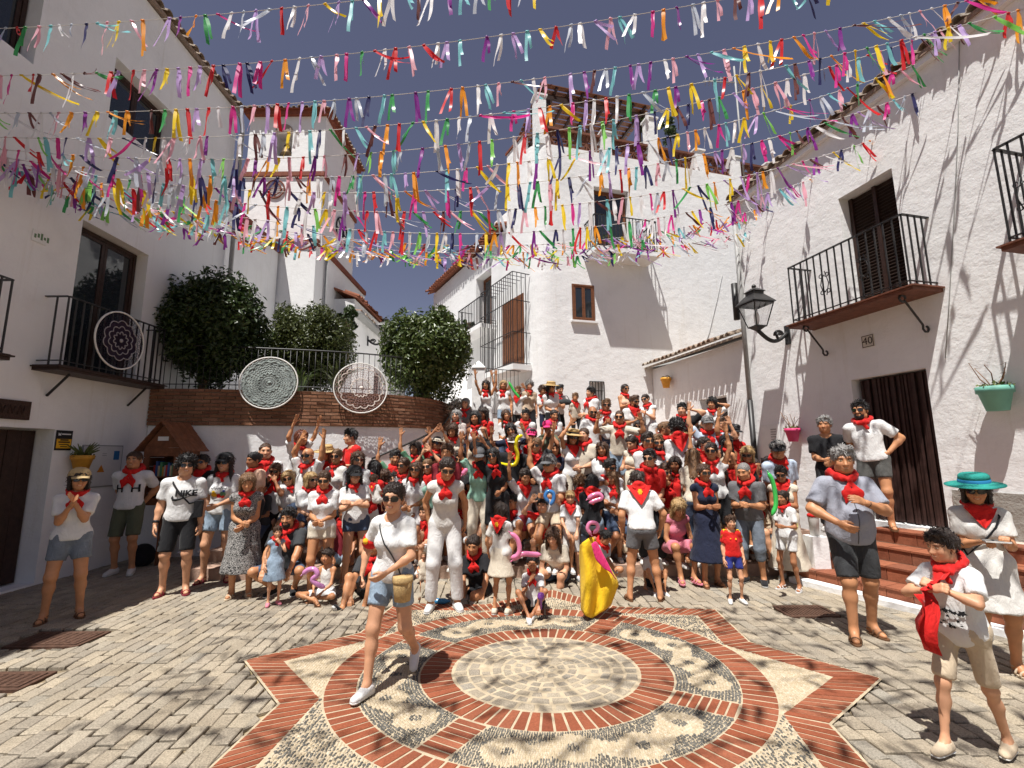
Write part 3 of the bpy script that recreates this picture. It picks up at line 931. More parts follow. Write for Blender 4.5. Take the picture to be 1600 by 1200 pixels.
b = MB(); b.add([(-5.50, 9.6, 3.752), (-5.2, 9.6, 3.752), (-5.2, 9.9, 3.752), (-5.5, 9.9, 3.752), (-5.35, 9.75, 3.95)], [(3, 2, 1, 0), (0, 1, 4), (1, 2, 4), (2, 3, 4), (3, 0, 4)]); raw(b, 'cap', basic('cap_red', (0.48, 0.09, 0.05), 0.7), e)

# ---- stairs behind the crowd ----------------------------------------------------
ST_Y0, ST_T, ST_R = 7.1, .42, .165
def stair_z(x, y):
    if x < -4.9 or y < ST_Y0: return 0.0
    return ST_R * min(13, int((y - ST_Y0) / ST_T) + 1)
STEPM = basic('worn_step', (0.36, 0.24, 0.18), 0.9, 0.25, 4, 0.4, 30)
st = empty('stairs', (1, 7, 0), kind='structure')
for k in range(13):
    y0 = ST_Y0 + k * ST_T
    xl = -4.85
    for q in PATH:
        if q[1] <= y0 + .02 and q[0] > xl: xl = q[0] + .03
    if y0 > 12.1: xl = -1.62
    b = MB(); b.bbox((xl if k else -4.85, y0, -.02), (4.95 if y0 < 11.5 else 4.6, y0 + (ST_T if k < 12 else 9) - .002, ST_R * (k + 1))); raw(b, 'step', STEPM, st)

# ---- church tower and chapel behind ---------------------------------------------
TC = basic('terracotta_band', (0.20, 0.062, 0.036), 0.8, 0.25, 10)
ch = empty('church', (-8, 14, 0), 'white church with square bell tower behind the left house', 'church')
WF = Wall((-9.7, 14.2), (-6.35, 14.2), 1)
WR = Wall((-6.35, 14.2), (-6.35, 19.0), 1)
b = facade(WF, 0, 8.6, [(.9, 1.3, 6.9, 7.5, .15)], 5); raw(b, 'wall', WHITE2, ch)
b = MB(); WF.box(b, -.1, WF.L + .08, 8.602, 8.78, -4.9, .08); raw(b, 'cornice', TC, ch)
TX0, TX1, TY0, TY1, TZ = -9.35, -6.62, 15.0, 18.3, 13.9
WT = Wall((TX0, TY0), (TX1, TY0), 1)
ac = WT.px(443, 222); 
b = facade(WT, 8.782, TZ, [(ac[0] - .32, ac[0] + .32, ac[1] - .55, ac[1] + .4, .5)], TY1 - TY0); raw(b, 'tower', WHITE2, ch)
b = MB()
for k in range(12):
    a0, a1 = PI * k / 12, PI * (k + 1) / 12
    b.prism([WT.P(ac[0] + .32 * math.cos(a0), ac[1] + .4 + .3 * math.sin(a0), .004), WT.P(ac[0] + .32 * math.cos(a1), ac[1] + .4 + .3 * math.sin(a1), .004), WT.P(ac[0], ac[1] + .4, .004)], (0, -.02, 0))
raw(b, 'arch_head', basic('arch_head_stone', (0.30, 0.24, 0.20), 0.9), ch)  # plain brown half-round plate above the square bell opening
b = MB(); b.lathe([(.04, .4), (.10, .36), (.14, .22), (.17, .05), (.23, -.05), (.2, -.06)], WT.P(ac[0], ac[1] - .3, -.28), 12); raw(b, 'bell', basic('bell_bronze', (0.16, 0.11, 0.06), 0.5, metal=0.6), ch)
b = MB()
for z_, o_ in ((TZ + .001, .14), (TZ - 2.35, .07)):
    b = MB(); b.bbox((TX0 - o_, TY0 - o_, z_), (TX1 + o_, TY1 + o_, z_ + .16)); raw(b, 'string_course', TC, ch)
b = MB(); cz = TZ + .165
b.add([(TX0 - .25, TY0 - .25, cz), (TX1 + .25, TY0 - .25, cz), (TX1 + .25, TY1 + .25, cz), (TX0 - .25, TY1 + .25, cz), ((TX0 + TX1) / 2, (TY0 + TY1) / 2, cz + .6)], [(3, 2, 1, 0), (0, 1, 4), (1, 2, 4), (2, 3, 4), (3, 0, 4)]); raw(b, 'roof', TC, ch)
WTe = Wall((TX0 - .2, TY0), (TX1 + .2, TY0), 1); tile_row(WTe, 0, WTe.L, cz - .02, .30, ch, TILE_OLD, .22)
WTs = Wall((TX1, TY0 - .2), (TX1, TY1 + .2), 1); tile_row(WTs, 0, WTs.L, cz - .02, .30, ch, TILE_OLD, .22)
b = MB()
cc = WT.px(430, 296)
for rr_ in (.34, .22): b.tube([WT.P(cc[0] + rr_ * math.cos(2 * PI * k / 24), cc[1] + rr_ * math.sin(2 * PI * k / 24), .03) for k in range(25)], .025, 5, caps=False)
b.bar(WT.P(cc[0] - .34, cc[1], .03), WT.P(cc[0] + .34, cc[1], .03), .03, .03); b.bar(WT.P(cc[0], cc[1] - .34, .03), WT.P(cc[0], cc[1] + .34, .03), .03, .03)
raw(b, 'round_emblem', TC, ch)
WS = Wall((TX1, TY0), (TX1, TY1), 1)
cc = (1.9, 10.4)
b = MB()
for rr_ in (.55, .2): b.tube([WS.P(cc[0] + rr_ * math.cos(2 * PI * k / 24), cc[1] + rr_ * math.sin(2 * PI * k / 24), .03) for k in range(25)], .03, 5, caps=False)
for k in range(8): a = PI * k / 4; b.bar(WS.P(cc[0], cc[1], .03), WS.P(cc[0] + .55 * math.cos(a), cc[1] + .55 * math.sin(a), .03), .03, .03)
raw(b, 'round_window', IRON, ch)
b = MB(); b.tube([(-6.28, 14.9, 8.4), (-6.28, 14.9, 3.0)], .045, 8); raw(b, 'downpipe', GREYMETAL, ch)
framed(WF, 'window', .9, 1.3, 6.9, 7.5, -.08, WOOD_MD, ch, 1)
ln = empty('white_annexe', (-8.2, 11, 0), 'white wall with terracotta edge joining the left house to the church', 'house')
WJ = Wall((-7.55, 10.6), (-7.55, 14.15), 1)
b = facade(WJ, 0, 8.3, [], 3); raw(b, 'wall', WHITE2, ln)
b = MB(); WJ.box(b, -.05, WJ.L, 8.302, 8.5, -2.9, .12); raw(b, 'coping', TC, ln)
cp = empty('chapel', (-5.6, 18, 0), 'low white chapel with sloping tiled eave behind the round shrubs', 'chapel')
WC = Wall((-5.62, 15.9), (-5.62, 24.0), 1)
b = facade(WC, 0, 7.35, [(2.6, 3.9, 3.0, 5.3, .3), (5.2, 5.9, 4.2, 5.2, .2)], 5); raw(b, 'wall', WHITE2, cp)
roof_slab(WC, -.1, WC.L, 7.42, .12, 5, .4, cp, TERRA)
tile_row(WC, -.1, WC.L, 7.42, .2, cp, TERRA, .22)
b = MB(); WC.box(b, -.35, 7.0, 6.72, 6.80, .003, .34); raw(b, 'canopy', GREYMETAL, cp)
tile_row(WC, -.3, 6.9, 6.80, .34, cp, TILE_OLD, .24, .1, .32)
plank_door(WC, 2.62, 3.88, 3.01, 5.28, -.2, WOOD_DK, cp, 6)

# ---- centre house ------------------------------------------------------------------
C0 = np.array([0.72, 12.8]); CRt = np.array([5.11, 14.0]); C1 = np.array([-2.7, 19.0])
dM = unit(CRt - C0); dL = unit(C1 - C0)
rc = .55
Ma, La = C0 + dM * rc, C0 + dL * rc
WM = Wall(Ma, Ma + dM * 8.0, 1)
tL = 1.75
WLt = Wall(C0 + dL * tL, La, 1)          # tower's short left face, runs back -> corner
WLw = Wall(C0 + dL * 9.0, C0 + dL * (tL + .001), 1)   # left wing
PZ = 11.22
chs = empty('white_house', (1.5, 13.2, 0), 'big white house at the back with rounded corner, roof terrace and balcony', 'house')
def mw(u, v): return WM.px(u, v)
wa, wz1 = mw(893, 443); wb, wz0 = mw(930, 503)
zsl = at_y(923, 386, 12.6)[2]
BU0, BU1 = 1.05, 3.05
ga, gz = mw(921, 596); gb, gz2 = mw(945, 640)
Hs = [(wa, wb, wz0, wz1, .12), (BU0 + .35, BU1 - .45, zsl, zsl + 2.35, .32), (ga, gb, gz2, gz, .2)]
b = facade(WM, 0, PZ, Hs, 7, close=False)
b = facade(WLt, 0, PZ, [], 7, mb=b, close=False)
# rounded corner
N = 10; arc = []
for k in range(N + 1):
    t = k / N; arc.append((1 - t) ** 2 * La + 2 * t * (1 - t) * C0 + t * t * Ma)
for k in range(N):
    b.add([(*arc[k], 0), (*arc[k + 1], 0), (*arc[k + 1], PZ), (*arc[k], PZ)], [(0, 1, 2, 3)], 0, True)
back = [WM.B + np.array([-2, 8]), WLt.A + np.array([.3, 6])]
poly = [WLt.A] + arc + [WM.B] + back
b.add([(*p, PZ) for p in poly], [tuple(range(len(poly)))])
b.add([(*WLt.A, 0), (*WLt.A, PZ), (*back[1], PZ), (*back[1], 0)], [(0, 1, 2, 3)])
b.add([(*WM.B, 0), (*WM.B, PZ), (*back[0], PZ), (*back[0], 0)], [(0, 1, 2, 3)])
b.add([(*back[0], 0), (*back[0], PZ), (*back[1], PZ), (*back[1], 0)], [(0, 1, 2, 3)])
raw(b, 'wall', WHITE, chs)
framed(WM, 'window', wa + .01, wb - .01, wz0 + .01, wz1 - .01, .03, WOOD_MD, chs, 2, fr=.05)
b = MB(); WM.box(b, wa - .06, wb + .06, wz0 - .06, wz0 - .002, .003, .10); raw(b, 'sill', WHITE, chs)
framed(WM, 'balcony_door', BU0 + .37, BU1 - .47, zsl + .01, zsl + 2.33, -.2, WOOD_MD, chs, 2)
b = MB()
for k in range(6): WM.box(b, ga + (gb - ga) * k / 5 - .01, ga + (gb - ga) * k / 5 + .01, gz2, gz, .004, .02)
for k in range(4): WM.box(b, ga, gb, gz2 + (gz - gz2) * k / 3 - .009, gz2 + (gz - gz2) * k / 3 + .009, .0205, .034)
raw(b, 'window_grille', IRON, chs)
# parapet: pillars, coping, terracotta lattice panels
TLAT = pieces_mat('lattice_clay', [(0.16, 0.06, 0.035), (0.20, 0.08, 0.05), (0.13, 0.05, 0.03)], 0.85, 0.3, 30, 0.2)
def pillar(u, z1, wd=.34): 
    b = MB(); WM.box(b, u - wd / 2, u + wd / 2, PZ + .002, z1, -.36, -.004); raw(b, 'pillar', WHITE, chs)
    b = MB(); WM.box(b, u - wd / 2 - .04, u + wd / 2 + .04, z1 + .002, z1 + .06, -.4, .035); raw(b, 'pillar_cap', WHITE, chs)
pl_u = [mw(846, 200)[0], mw(948, 220)[0], mw(1022, 230)[0], mw(1094, 245)[0], mw(1150, 250)[0], mw(1205, 260)[0]]
pl_z = [12.85, 11.98, 12.85, 11.98, 11.98, 11.98]
for u_, z_ in zip(pl_u, pl_z): pillar(u_, z_)
for a, c in zip(pl_u[:-1], pl_u[1:]):
    u0_, u1_ = a + .19, c - .19
    b = MB(); WM.box(b, u0_, u1_, PZ + .003, PZ + .09, -.26, -.08); WM.box(b, u0_, u1_, PZ + .60, PZ + .68, -.28, -.06)
    n_ = max(2, int((u1_ - u0_) / .3)); dx = (u1_ - u0_) / n_
    for k in range(n_):
        p0, p1 = u0_ + k * dx, u0_ + (k + 1) * dx
        for (q0, q1) in (((p0, .10), (p1, .59)), ((p0, .59), (p1, .10)), ((p0, .345), (p1, .345)), (((p0 + p1) / 2, .1), ((p0 + p1) / 2, .59))):
            b.bar(WM.P(q0[0], PZ + q0[1], -.17 + RNG.randn() * .004), WM.P(q1[0], PZ + q1[1], -.17 + RNG.randn() * .004), .05, .07, up=(*WM.n, 0))
    raw(b, 'lattice_panel', TLAT, chs)
b = MB()
WLt.box(b, 0.0, WLt.L - .1, PZ + .002, PZ + .62, -.2, -.02); raw(b, 'side_parapet', WHITE, chs)
b = MB(); WLt.box(b, -.05, WLt.L, PZ + .622, PZ + .70, -.24, .02); raw(b, 'coping', TC, chs)
pg = empty('pergola', tuple(WM.P(1.8, PZ, -1.8)), 'dark wooden pergola canopy over the roof terrace of the back house', 'pergola')
for u_ in (.15, 3.45):
    for o_ in (-.55, -3.2):
        b = MB(); WM.box(b, u_ - .06, u_ + .06, PZ, PZ + 2.05, o_ - .06, o_ + .06); raw(b, 'post', WOOD_DK, pg)
for o_ in (-.55, -3.2):
    b = MB(); WM.box(b, -.2, 3.8, PZ + 2.052, PZ + 2.18, o_ - .05, o_ + .05); raw(b, 'beam', WOOD_DK, pg)
for k in range(9):
    u_ = -.1 + k * .46
    b = MB(); WM.box(b, u_ - .035, u_ + .035, PZ + 2.182, PZ + 2.28, -3.5, -.25); raw(b, 'rafter', WOOD_DK, pg)
for k in range(14):
    b = MB(); WM.box(b, -.2, 3.8, PZ + 2.282, PZ + 2.30, -3.45 + k * .235, -3.45 + k * .235 + .17); raw(b, 'slat', WOOD_MD, pg)
# balcony on centre front
balcony('black iron balcony with flower pots high on the back white house', WM, BU0, BU1, zsl, .72, 1.0, WHITE, .11, .14, 'black iron balconies', far=True)
# left wing
lw = empty('white_house', (-1.5, 16, 0), 'white wing of the back house with tiled eave receding behind the shrub', 'house')
ba, bz = WLw.px(752, 467); bb_, bz0 = WLw.px(765, 535)
ua, za = WLw.px(741, 527); ub, _ = WLw.px(770, 535)
EZ = 9.2
gu0_, gz1_ = WLw.px(822, 470)
b = facade(WLw, 0, EZ, [(ua + .15, ub - .1, za, za + 2.2, .4)], 5); raw(b, 'wall', WHITE, lw)
framed(WLw, 'balcony_door', ua + .17, ub - .12, za + .01, za + 2.18, -.3, WOOD_MD, lw, 2)
roof_slab(WLw, -.2, WLw.L, EZ + .08, .22, 5, .45, lw, TERRA)
tile_row(WLw, -.2, WLw.L, EZ + .09, .34, lw, TERRA, .24)
b = MB(); q = WLw.P(WLw.L - .9, EZ + .2, -.5)
b.prism([q + [-.45, 0, 0], q + [.45, 0, 0], q + [.45, 0, .55], q + [0, 0, .95], q + [-.45, 0, .55]], (.3, .9, 0)); raw(b, 'dormer', WHITE2, lw)
balcony('small black balcony with a plant on the receding white wing', WLw, ua - .2, ub + .25, za, .55, .95, WHITE, .13, .14, 'black iron balconies', far=True)
# barred bay balcony at the corner
zb0 = at_y(812, 572, 13.2)[2]
bay = empty('barred_balcony', tuple(WLt.P(.6, zb0, .3)), 'tall black iron cage balcony on the corner of the back house', 'balcony', 'black iron balconies')
WB = Wall(C0 + dL * 2.55, C0 + dL * .35, 1)
b = MB(); WB.box(b, -.05, WB.L + .05, zb0 - .16, zb0, .004, .62); raw(b, 'slab', WHITE, bay)
b = MB(); HB = 2.75
for z_ in (.04, .95, 1.9, HB):
    for (p, q) in (((0, 0), (0, .58)), ((0, .58), (WB.L, .58)), ((WB.L, .58), (WB.L, 0))): b.bar(WB.P(p[0], zb0 + z_, p[1] + .005), WB.P(q[0], zb0 + z_, q[1] + .005), .03, .015)
raw(b, 'rails', IRON, bay)
bb = MB(); bb.box((0, 0, HB / 2), (.016, .016, HB), WB.R()); bme = bb.mesh('bar', IRON)
for k in range(17): link('bar', bme, bay, Matrix.Translation(tuple(WB.P(WB.L * k / 16, zb0, .585))))
for k in range(1, 4):
    for u_ in (0, WB.L): link('bar', bme, bay, Matrix.Translation(tuple(WB.P(u_, zb0, .585 * k / 4))))
for k in range(9):
    b = MB(); u_ = WB.L * k / 8; b.bar(WB.P(u_, zb0 + HB, .59), WB.P(u_, zb0 + HB, .01), .014, .014); raw(b, 'top_bar', IRON, bay)
b = MB(); WB.box(b, .5, WB.L - .35, zb0 + .004, zb0 + 2.3, .004, .03); raw(b, 'door', WOOD_MD, bay)
# yard wall, gate post and side railing left of the corner
yw = empty('yard_wall', (-.6, 12.6, 1.9), 'low white yard wall with capped post left of the corner balcony', 'wall')
b = MB(); b.bbox((-1.6, 12.45, 1.6), (-.2, 12.6, 2.75)); raw(b, 'wall', WHITE, yw)
gp_ = at_y(748, 600, 12.35)
b = MB(); b.bbox((gp_[0] - .17, 12.2, 1.6), (gp_[0] + .17, 12.44, 4.1)); b.add([(gp_[0] - .2, 12.17, 4.102), (gp_[0] + .2, 12.17, 4.102), (gp_[0] + .2, 12.47, 4.102), (gp_[0] - .2, 12.47, 4.102), (gp_[0], 12.32, 4.32)], [(3, 2, 1, 0), (0, 1, 4), (1, 2, 4), (2, 3, 4), (3, 0, 4)]); raw(b, 'post', WHITE, yw)
b = MB()
for k in range(9):
    x_ = gp_[0] + .2 + k * .11; b.box((x_, 12.6 + k * .06, 3.5), (.014, .014, 1.3))
b.bar((gp_[0] + .17, 12.58, 4.15), (gp_[0] + 1.15, 13.1, 4.15), .03, .015); b.bar((gp_[0] + .17, 12.58, 2.9), (gp_[0] + 1.15, 13.1, 2.9), .03, .015)
raw(b, 'railing', IRON, yw)
e = empty('awning', tuple(at_y(790, 497, 15.0)), 'small beige awning stretched beside the corner cage balcony', 'awning')
q = at_y(770, 497, 15.6); p = at_y(800, 493, 14.2)
b = MB(); b.prism([q, p, p + [.1, 0, .3], q + [.3, .2, .22]], (0, 0, .012)); raw(b, 'cloth', basic('awning_beige', (0.55, 0.42, 0.26), 0.9), e)

# ---- right house ---------------------------------------------------------------
WA = np.array([6.01, 6.52]); WBp = np.array([5.3, 9.5]); dW = unit(WBp - WA)
WW = Wall(WA - dW * 6.6, WA + dW * 3.55, -1)
off = 6.6
rh = empty('white_house', (5.6, 7, 0), 'sunlit white house on the right with strip curtain door number 40', 'house')
du1, dz1 = WW.px(1330, 597); du0, _ = WW.px(1445, 565)
pu1, pz1 = WW.px(1310, 315); pu0, _ = WW.px(1392, 256)
SZ = .70; BLZ = 4.08
EVZ = 7.50
u2b = off - 1.0
b = facade(WW, -.05, EVZ, [(du0, du1, SZ, 2.98, .26), (pu0, pu1, BLZ + .01, 6.18, .30), (off - 2.6, off - 1.55, BLZ + .1, 6.2, .3)], 6); raw(b, 'wall', WHITE, rh)
STRIP = basic('curtain_strip', (0.045, 0.022, 0.018), 0.55, 0.35, 8)
b = MB(); WW.box(b, du0 + .01, du1 - .01, SZ + .01, 2.97, -.255, -.2); raw(b, 'door', WOOD_DK, rh)
ns = 30
for k in range(ns):
    u_ = du0 + .02 + (du1 - du0 - .06) * k / ns
    b = MB(); L = []
    w_ = (du1 - du0 - .06) / ns
    sh = .10 * (k / ns) ** 2
    o_ = -.12 + .02 * math.sin(k * 2.3)
    V = []
    for z_, f_ in ((2.95, 0), (2.0, .3), (1.3, .7), (SZ + .02, 1)):
        for (a_, c3) in ((0, -.008), (w_ * .9, -.008), (w_ * .9, .008), (0, .008)): V.append(WW.P(u_ + a_ + sh * f_ * 0, z_, o_ + c3 + .012 * math.sin(k + f_ * 3)))
    F = []
    for i in range(3):
        for j in range(4): F.append((i * 4 + j, i * 4 + (j + 1) % 4, i * 4 + 4 + (j + 1) % 4, i * 4 + 4 + j))
    b.add(V, F); raw(b, 'curtain_strip', STRIP, rh)
LOUV = basic('shutter_brown', (0.030, 0.016, 0.011), 0.6, 0.3, 12)
b = MB(); WW.box(b, pu0 + .01, pu1 - .01, BLZ + .02, 6.17, -.29, -.25); so = raw(b, 'shutter', LOUV, rh)
k = 0; z_ = BLZ + .08
while z_ < 6.1:
    b = MB(); b.bar(WW.P(pu0 + .08, z_, -.235), WW.P(pu1 - .08, z_, -.235), .012, .05, up=(WW.n[0], WW.n[1], -.8)); raw(b, 'slat', LOUV, so); z_ += .055
b = MB()
for (a_, c3) in ((pu0 + .012, pu0 + .075), (pu1 - .075, pu1 - .012), ((pu0 + pu1) / 2 - .03, (pu0 + pu1) / 2 + .03)): WW.box(b, a_, c3, BLZ + .021, 6.169, -.249, -.20)
raw(b, 'frame', WOOD_DK, so)
framed(WW, 'balcony_door', off - 2.58, off - 1.57, BLZ + .12, 6.18, -.2, WOOD_DK, rh, 2)
SLABW = basic('stained_boards', (0.15, 0.055, 0.032), 0.6, 0.35, 10, 0.3, 40)
by0 = (6.28 - WA[1]) / dW[1] + off; by1 = (8.22 - WA[1]) / dW[1] + off
balcony('black iron balcony with scrolls above door number 40', WW, by0, by1, BLZ, .50, 1.06, SLABW, .125, .08, 'black iron balconies', (by0 + .62, by0 + 1.3), (by0 + .18, by1 - .18))
b2 = (5.20 - WA[1]) / dW[1] + off
balcony('black iron balcony corner cut off by the right photo edge', WW, b2 - 2, b2, BLZ + .1, .5, 1.2, SLABW, .125, .08, 'black iron balconies', (b2 - .2,), (b2 - .12,))
roof_slab(WW, 0, WW.L + .05, EVZ + .05, .14, 5, .36, rh, TILE_OLD)
tile_row(WW, 3.2, WW.L + .05, EVZ + .06, .20, rh, TILE_OLD, .205, .36, .6, .09)
b = MB(); WW.box(b, 0, WW.L, EVZ - .12, EVZ - .002, .003, .10); raw(b, 'eave_moulding', WHITE, rh)
DADO = plaster('speckled_dado', (0.30, 0.28, 0.25), 1.0)
b = MB(); WW.box(b, 0.5, du0 - .12, -.04, 1.26, .003, .03); raw(b, 'dado', DADO, rh)
b = MB(); q = WW.L - .06
b.tube([WW.P(q, EVZ - .1, .07), WW.P(q, 2.9, .07)], .05, 8); raw(b, 'downpipe', GREYMETAL, rh)
b = MB(); b.tube([WW.P(q, 2.898, .07), WW.P(q, .2, .07)], .058, 8); raw(b, 'downpipe_foot', IRON, rh)
e = empty('number_plate', tuple(WW.P(*WW.px(1357, 533), .02)), 'ceramic house number tile reading 40 above the door', 'number plate')
nu, nz = WW.px(1357, 533)
b = MB(); WW.box(b, nu - .10, nu + .10, nz - .10, nz + .10, .003, .018); raw(b, 'tile', basic('tile_cream', (0.60, 0.55, 0.47), 0.35, 0.08), e)
wall_text(WW, '40', .17, nu, nz, .0195, basic('digit_brown', (0.05, 0.03, 0.025), 0.4), e, -1)
b = MB()
for (a_, c3, d_, f_) in ((-.095, .095, .085, .095), (-.095, .095, -.095, -.085), (-.095, -.085, -.085, .085), (.085, .095, -.085, .085)): WW.box(b, nu + a_, nu + c3, nz + d_, nz + f_, .0182, .0196)
raw(b, 'border', basic('digit_brown', (0, 0, 0)), e)
# meter hatch low on right wall
hu1, hz1 = WW.px(1190, 664); hu0, hz0 = WW.px(1222, 720)
e = empty('meter_hatch', tuple(WW.P((hu0 + hu1) / 2, hz0, .01)), 'white louvred meter hatch in the wall beside the drainpipe', 'meter cabinet')
b = MB(); WW.box(b, hu0, hu1, hz0, hz1, .003, .02); raw(b, 'door', WPR, e)
b = MB()
for k in range(6): WW.box(b, hu0 + .06, hu0 + .2, hz1 - .12 - k * .05, hz1 - .10 - k * .05, .0205, .026)
raw(b, 'louvre', GREYMETAL, e)

# entrance steps
SR = SZ / 4
steps = empty('entrance_steps', (5.0, 5.2, 0), 'red tiled entrance steps with white kerb below door number 40', 'steps')
P0, P1 = np.array([4.02, 6.85]), np.array([5.75, 3.1]); Q0 = WW.P(off + .35, 0, 0)[:2]; Q1 = WW.P(off - 3.4, 0, 0)[:2]
for k in range(4):
    f = [0, .2, .4, .6][k]
    A_ = P0 + (Q0 - P0) * f; B_ = P1 + (Q1 - P1) * f
    z1_ = SR * (k + 1)
    A2 = Q0 - (Q0 - P0) * .02; B2 = Q1 - (Q1 - P1) * .02
    b = MB(); b.prism([(*A_, -.02 - .003 * k), (*B_, -.02 - .003 * k), (*B2, -.02 - .003 * k), (*A2, -.02 - .003 * k)], (0, 0, z1_ - .012 + .02 + .003 * k)); raw(b, 'step', basic('pinkish_tread', (0.50, 0.40, 0.33), 0.85, 0.15, 6, 0.3), steps)
    Ls = np.linalg.norm(B_ - A_); dd = (B_ - A_) / Ls; nn = np.array([dd[1], -dd[0]])
    if nn @ (Q0 - P0) > 0: nn = -nn
    nt_ = int(Ls / .26)
    for j in range(nt_):
        s0_, s1_ = Ls * j / nt_ + .004, Ls * (j + 1) / nt_ - .004
        b = MB(); V = []
        for s_2 in (s0_, s1_):
            for o_, z2 in ((.002, z1_ - SR + .012), (.018, z1_ - SR + .012), (.018, z1_ - .016), (.002, z1_ - .016)): V.append((*(A_ + dd * s_2 + nn * o_), z2))
        b.add(V, [(0, 1, 2, 3), (7, 6, 5, 4), (0, 4, 5, 1), (1, 5, 6, 2), (2, 6, 7, 3), (3, 7, 4, 0)]); raw(b, 'riser_tile', TERRA, steps)
        b = MB(); V = []
        for s_2 in (s0_, s1_):
            for o_, z2 in ((-.28, z1_ - .0118), (.032, z1_ - .0118), (.032, z1_ + .012), (-.28, z1_ + .012)): V.append((*(A_ + dd * s_2 + nn * o_), z2))
        b.add(V, [(0, 1, 2, 3), (7, 6, 5, 4), (0, 4, 5, 1), (1, 5, 6, 2), (2, 6, 7, 3), (3, 7, 4, 0)]); raw(b, 'tread_tile', TERRA, steps)
b = MB(); V = []
dd = unit(P1 - P0); nn = np.array([-dd[1], dd[0]]); nn = nn if nn @ (Q0 - P0) < 0 else -nn
b.prism([(*(P0 + nn * .03), -.02), (*(P1 + nn * .03), -.02), (*(P1 + nn * .20), -.02), (*(P0 + nn * .20), -.02)], (0, 0, .085)); raw(b, 'kerb', WHITE, steps)

# annexe wall with tile canopy
an = empty('white_annexe', (4.8, 11.5, 0), 'low white wall with a little tile canopy between the two houses', 'wall')
AA = WW.P(WW.L + .01, 0, 0)[:2]; AB = np.array([4.25, 13.75])
WN = Wall(AA, AB, -1)
hu0, hz1 = WN.px(1135, 617); hu1, hz0 = WN.px(1097, 690)
b = facade(WN, -.05, 4.28, [(hu0, hu1, hz0, hz1, .35)], 2.5); raw(b, 'wall', WHITE, an)
b = MB(); WN.box(b, hu0 + .01, hu1 - .01, hz0 + .01, hz1 - .01, -.34, -.3); raw(b, 'shutter', WOOD_DK, an)
roof_slab(WN, 0, WN.L, 4.33, .26, 2.3, .30, an, TILE_OLD, .05)
tile_row(WN, .02, WN.L, 4.36, .36, an, TILE_OLD, .2, .30, .55, .08)
b = MB(); b.tube([WN.P(.12, 5.6, .06), WN.P(.12, 4.75, .06)], .07, 8); raw(b, 'vent_pipe', IRON, an)

# wall pots
def wall_pot(label, w, u, z, r, h, mat, plant):
    c = w.P(u, z, r + .02)
    e = empty('wall_pot', tuple(c), label, 'flower pot', 'flower pots hung on the walls')
    b = MB(); b.lathe([(r * .62, 0), (r * .92, h * .72), (r * 1.04, h * .74), (r * 1.06, h), (r * .94, h), (r * .9, h * .8), (0.01, h * .8)], c, 18); raw(b, 'pot', mat, e)
    b = MB()
    g_ = np.random.RandomState(int(u * 1000) % 1000)
    if plant == 'twig':
        for k in range(7):
            a = g_.rand() * 6.28; l = h * (.6 + .9 * g_.rand()); p_ = c + [0, 0, h * .8]
            q = p_ + np.array([math.cos(a) * l * .5, math.sin(a) * l * .5, l])
            b.tube([p_, (p_ + q) / 2 + g_.randn(3) * .02, q, q + g_.randn(3) * .05], [.008, .006, .004, .002], 5)
        raw(b, 'stem', basic('dry_stem', (0.22, 0.12, 0.07), 0.9), e)
        b = MB()
    LM = basic('pot_leaf', (0.10, 0.12, 0.035), 0.7, 0.4, 30)
    for k in range(70):
        a = g_.rand() * 6.28; rr_ = r * math.sqrt(g_.rand()); p_ = c + [math.cos(a) * rr_, math.sin(a) * rr_, h * .85 + g_.rand() * h * .25]
        d_ = unit(g_.randn(3) + [0, 0, .8]) * .05; s_3 = unit(np.cross(d_, g_.randn(3))) * .016
        b.add([p_, p_ + d_ * .5 + s_3, p_ + d_, p_ + d_ * .5 - s_3], [(0, 1, 2, 3)])
    if plant == 'succulent':
        for k in range(16):
            a = g_.rand() * 6.28; p_ = c + [0, 0, h * .8]; q = p_ + np.array([math.cos(a) * r * 1.4, math.sin(a) * r * 1.4, h * (.4 + .7 * g_.rand())])
            b.tube([p_, (p_ + q) / 2 + [0, 0, .02], q], [.012, .014, .004], 5)
    raw(b, 'plant', LM, e, kind='stuff')
    return e
u_, z_ = WW.px(1577, 642); wall_pot('teal wall pot with dry branching plant on the right house', WW, u_ , z_, .17, .30, basic('pot_teal', (0.16, 0.40, 0.32), 0.55, 0.08), 'twig')
u_, z_ = WW.px(1250, 690); wall_pot('pink wall pot beside the drainpipe and door', WW, u_, z_, .13, .25, basic('pot_pink', (0.62, 0.06, 0.17), 0.55, 0.08), 'twig')
u_, z_ = WN.px(1049, 606); wall_pot('small orange wall pot under the tile canopy', WN, u_, z_, .14, .28, CLAY, 'none')
u_, z_ = WL.px(110, 736); wall_pot('yellow wall pot of succulents beside the meter cabinet', WL, u_, z_, .14, .24, CLAY, 'succulent')

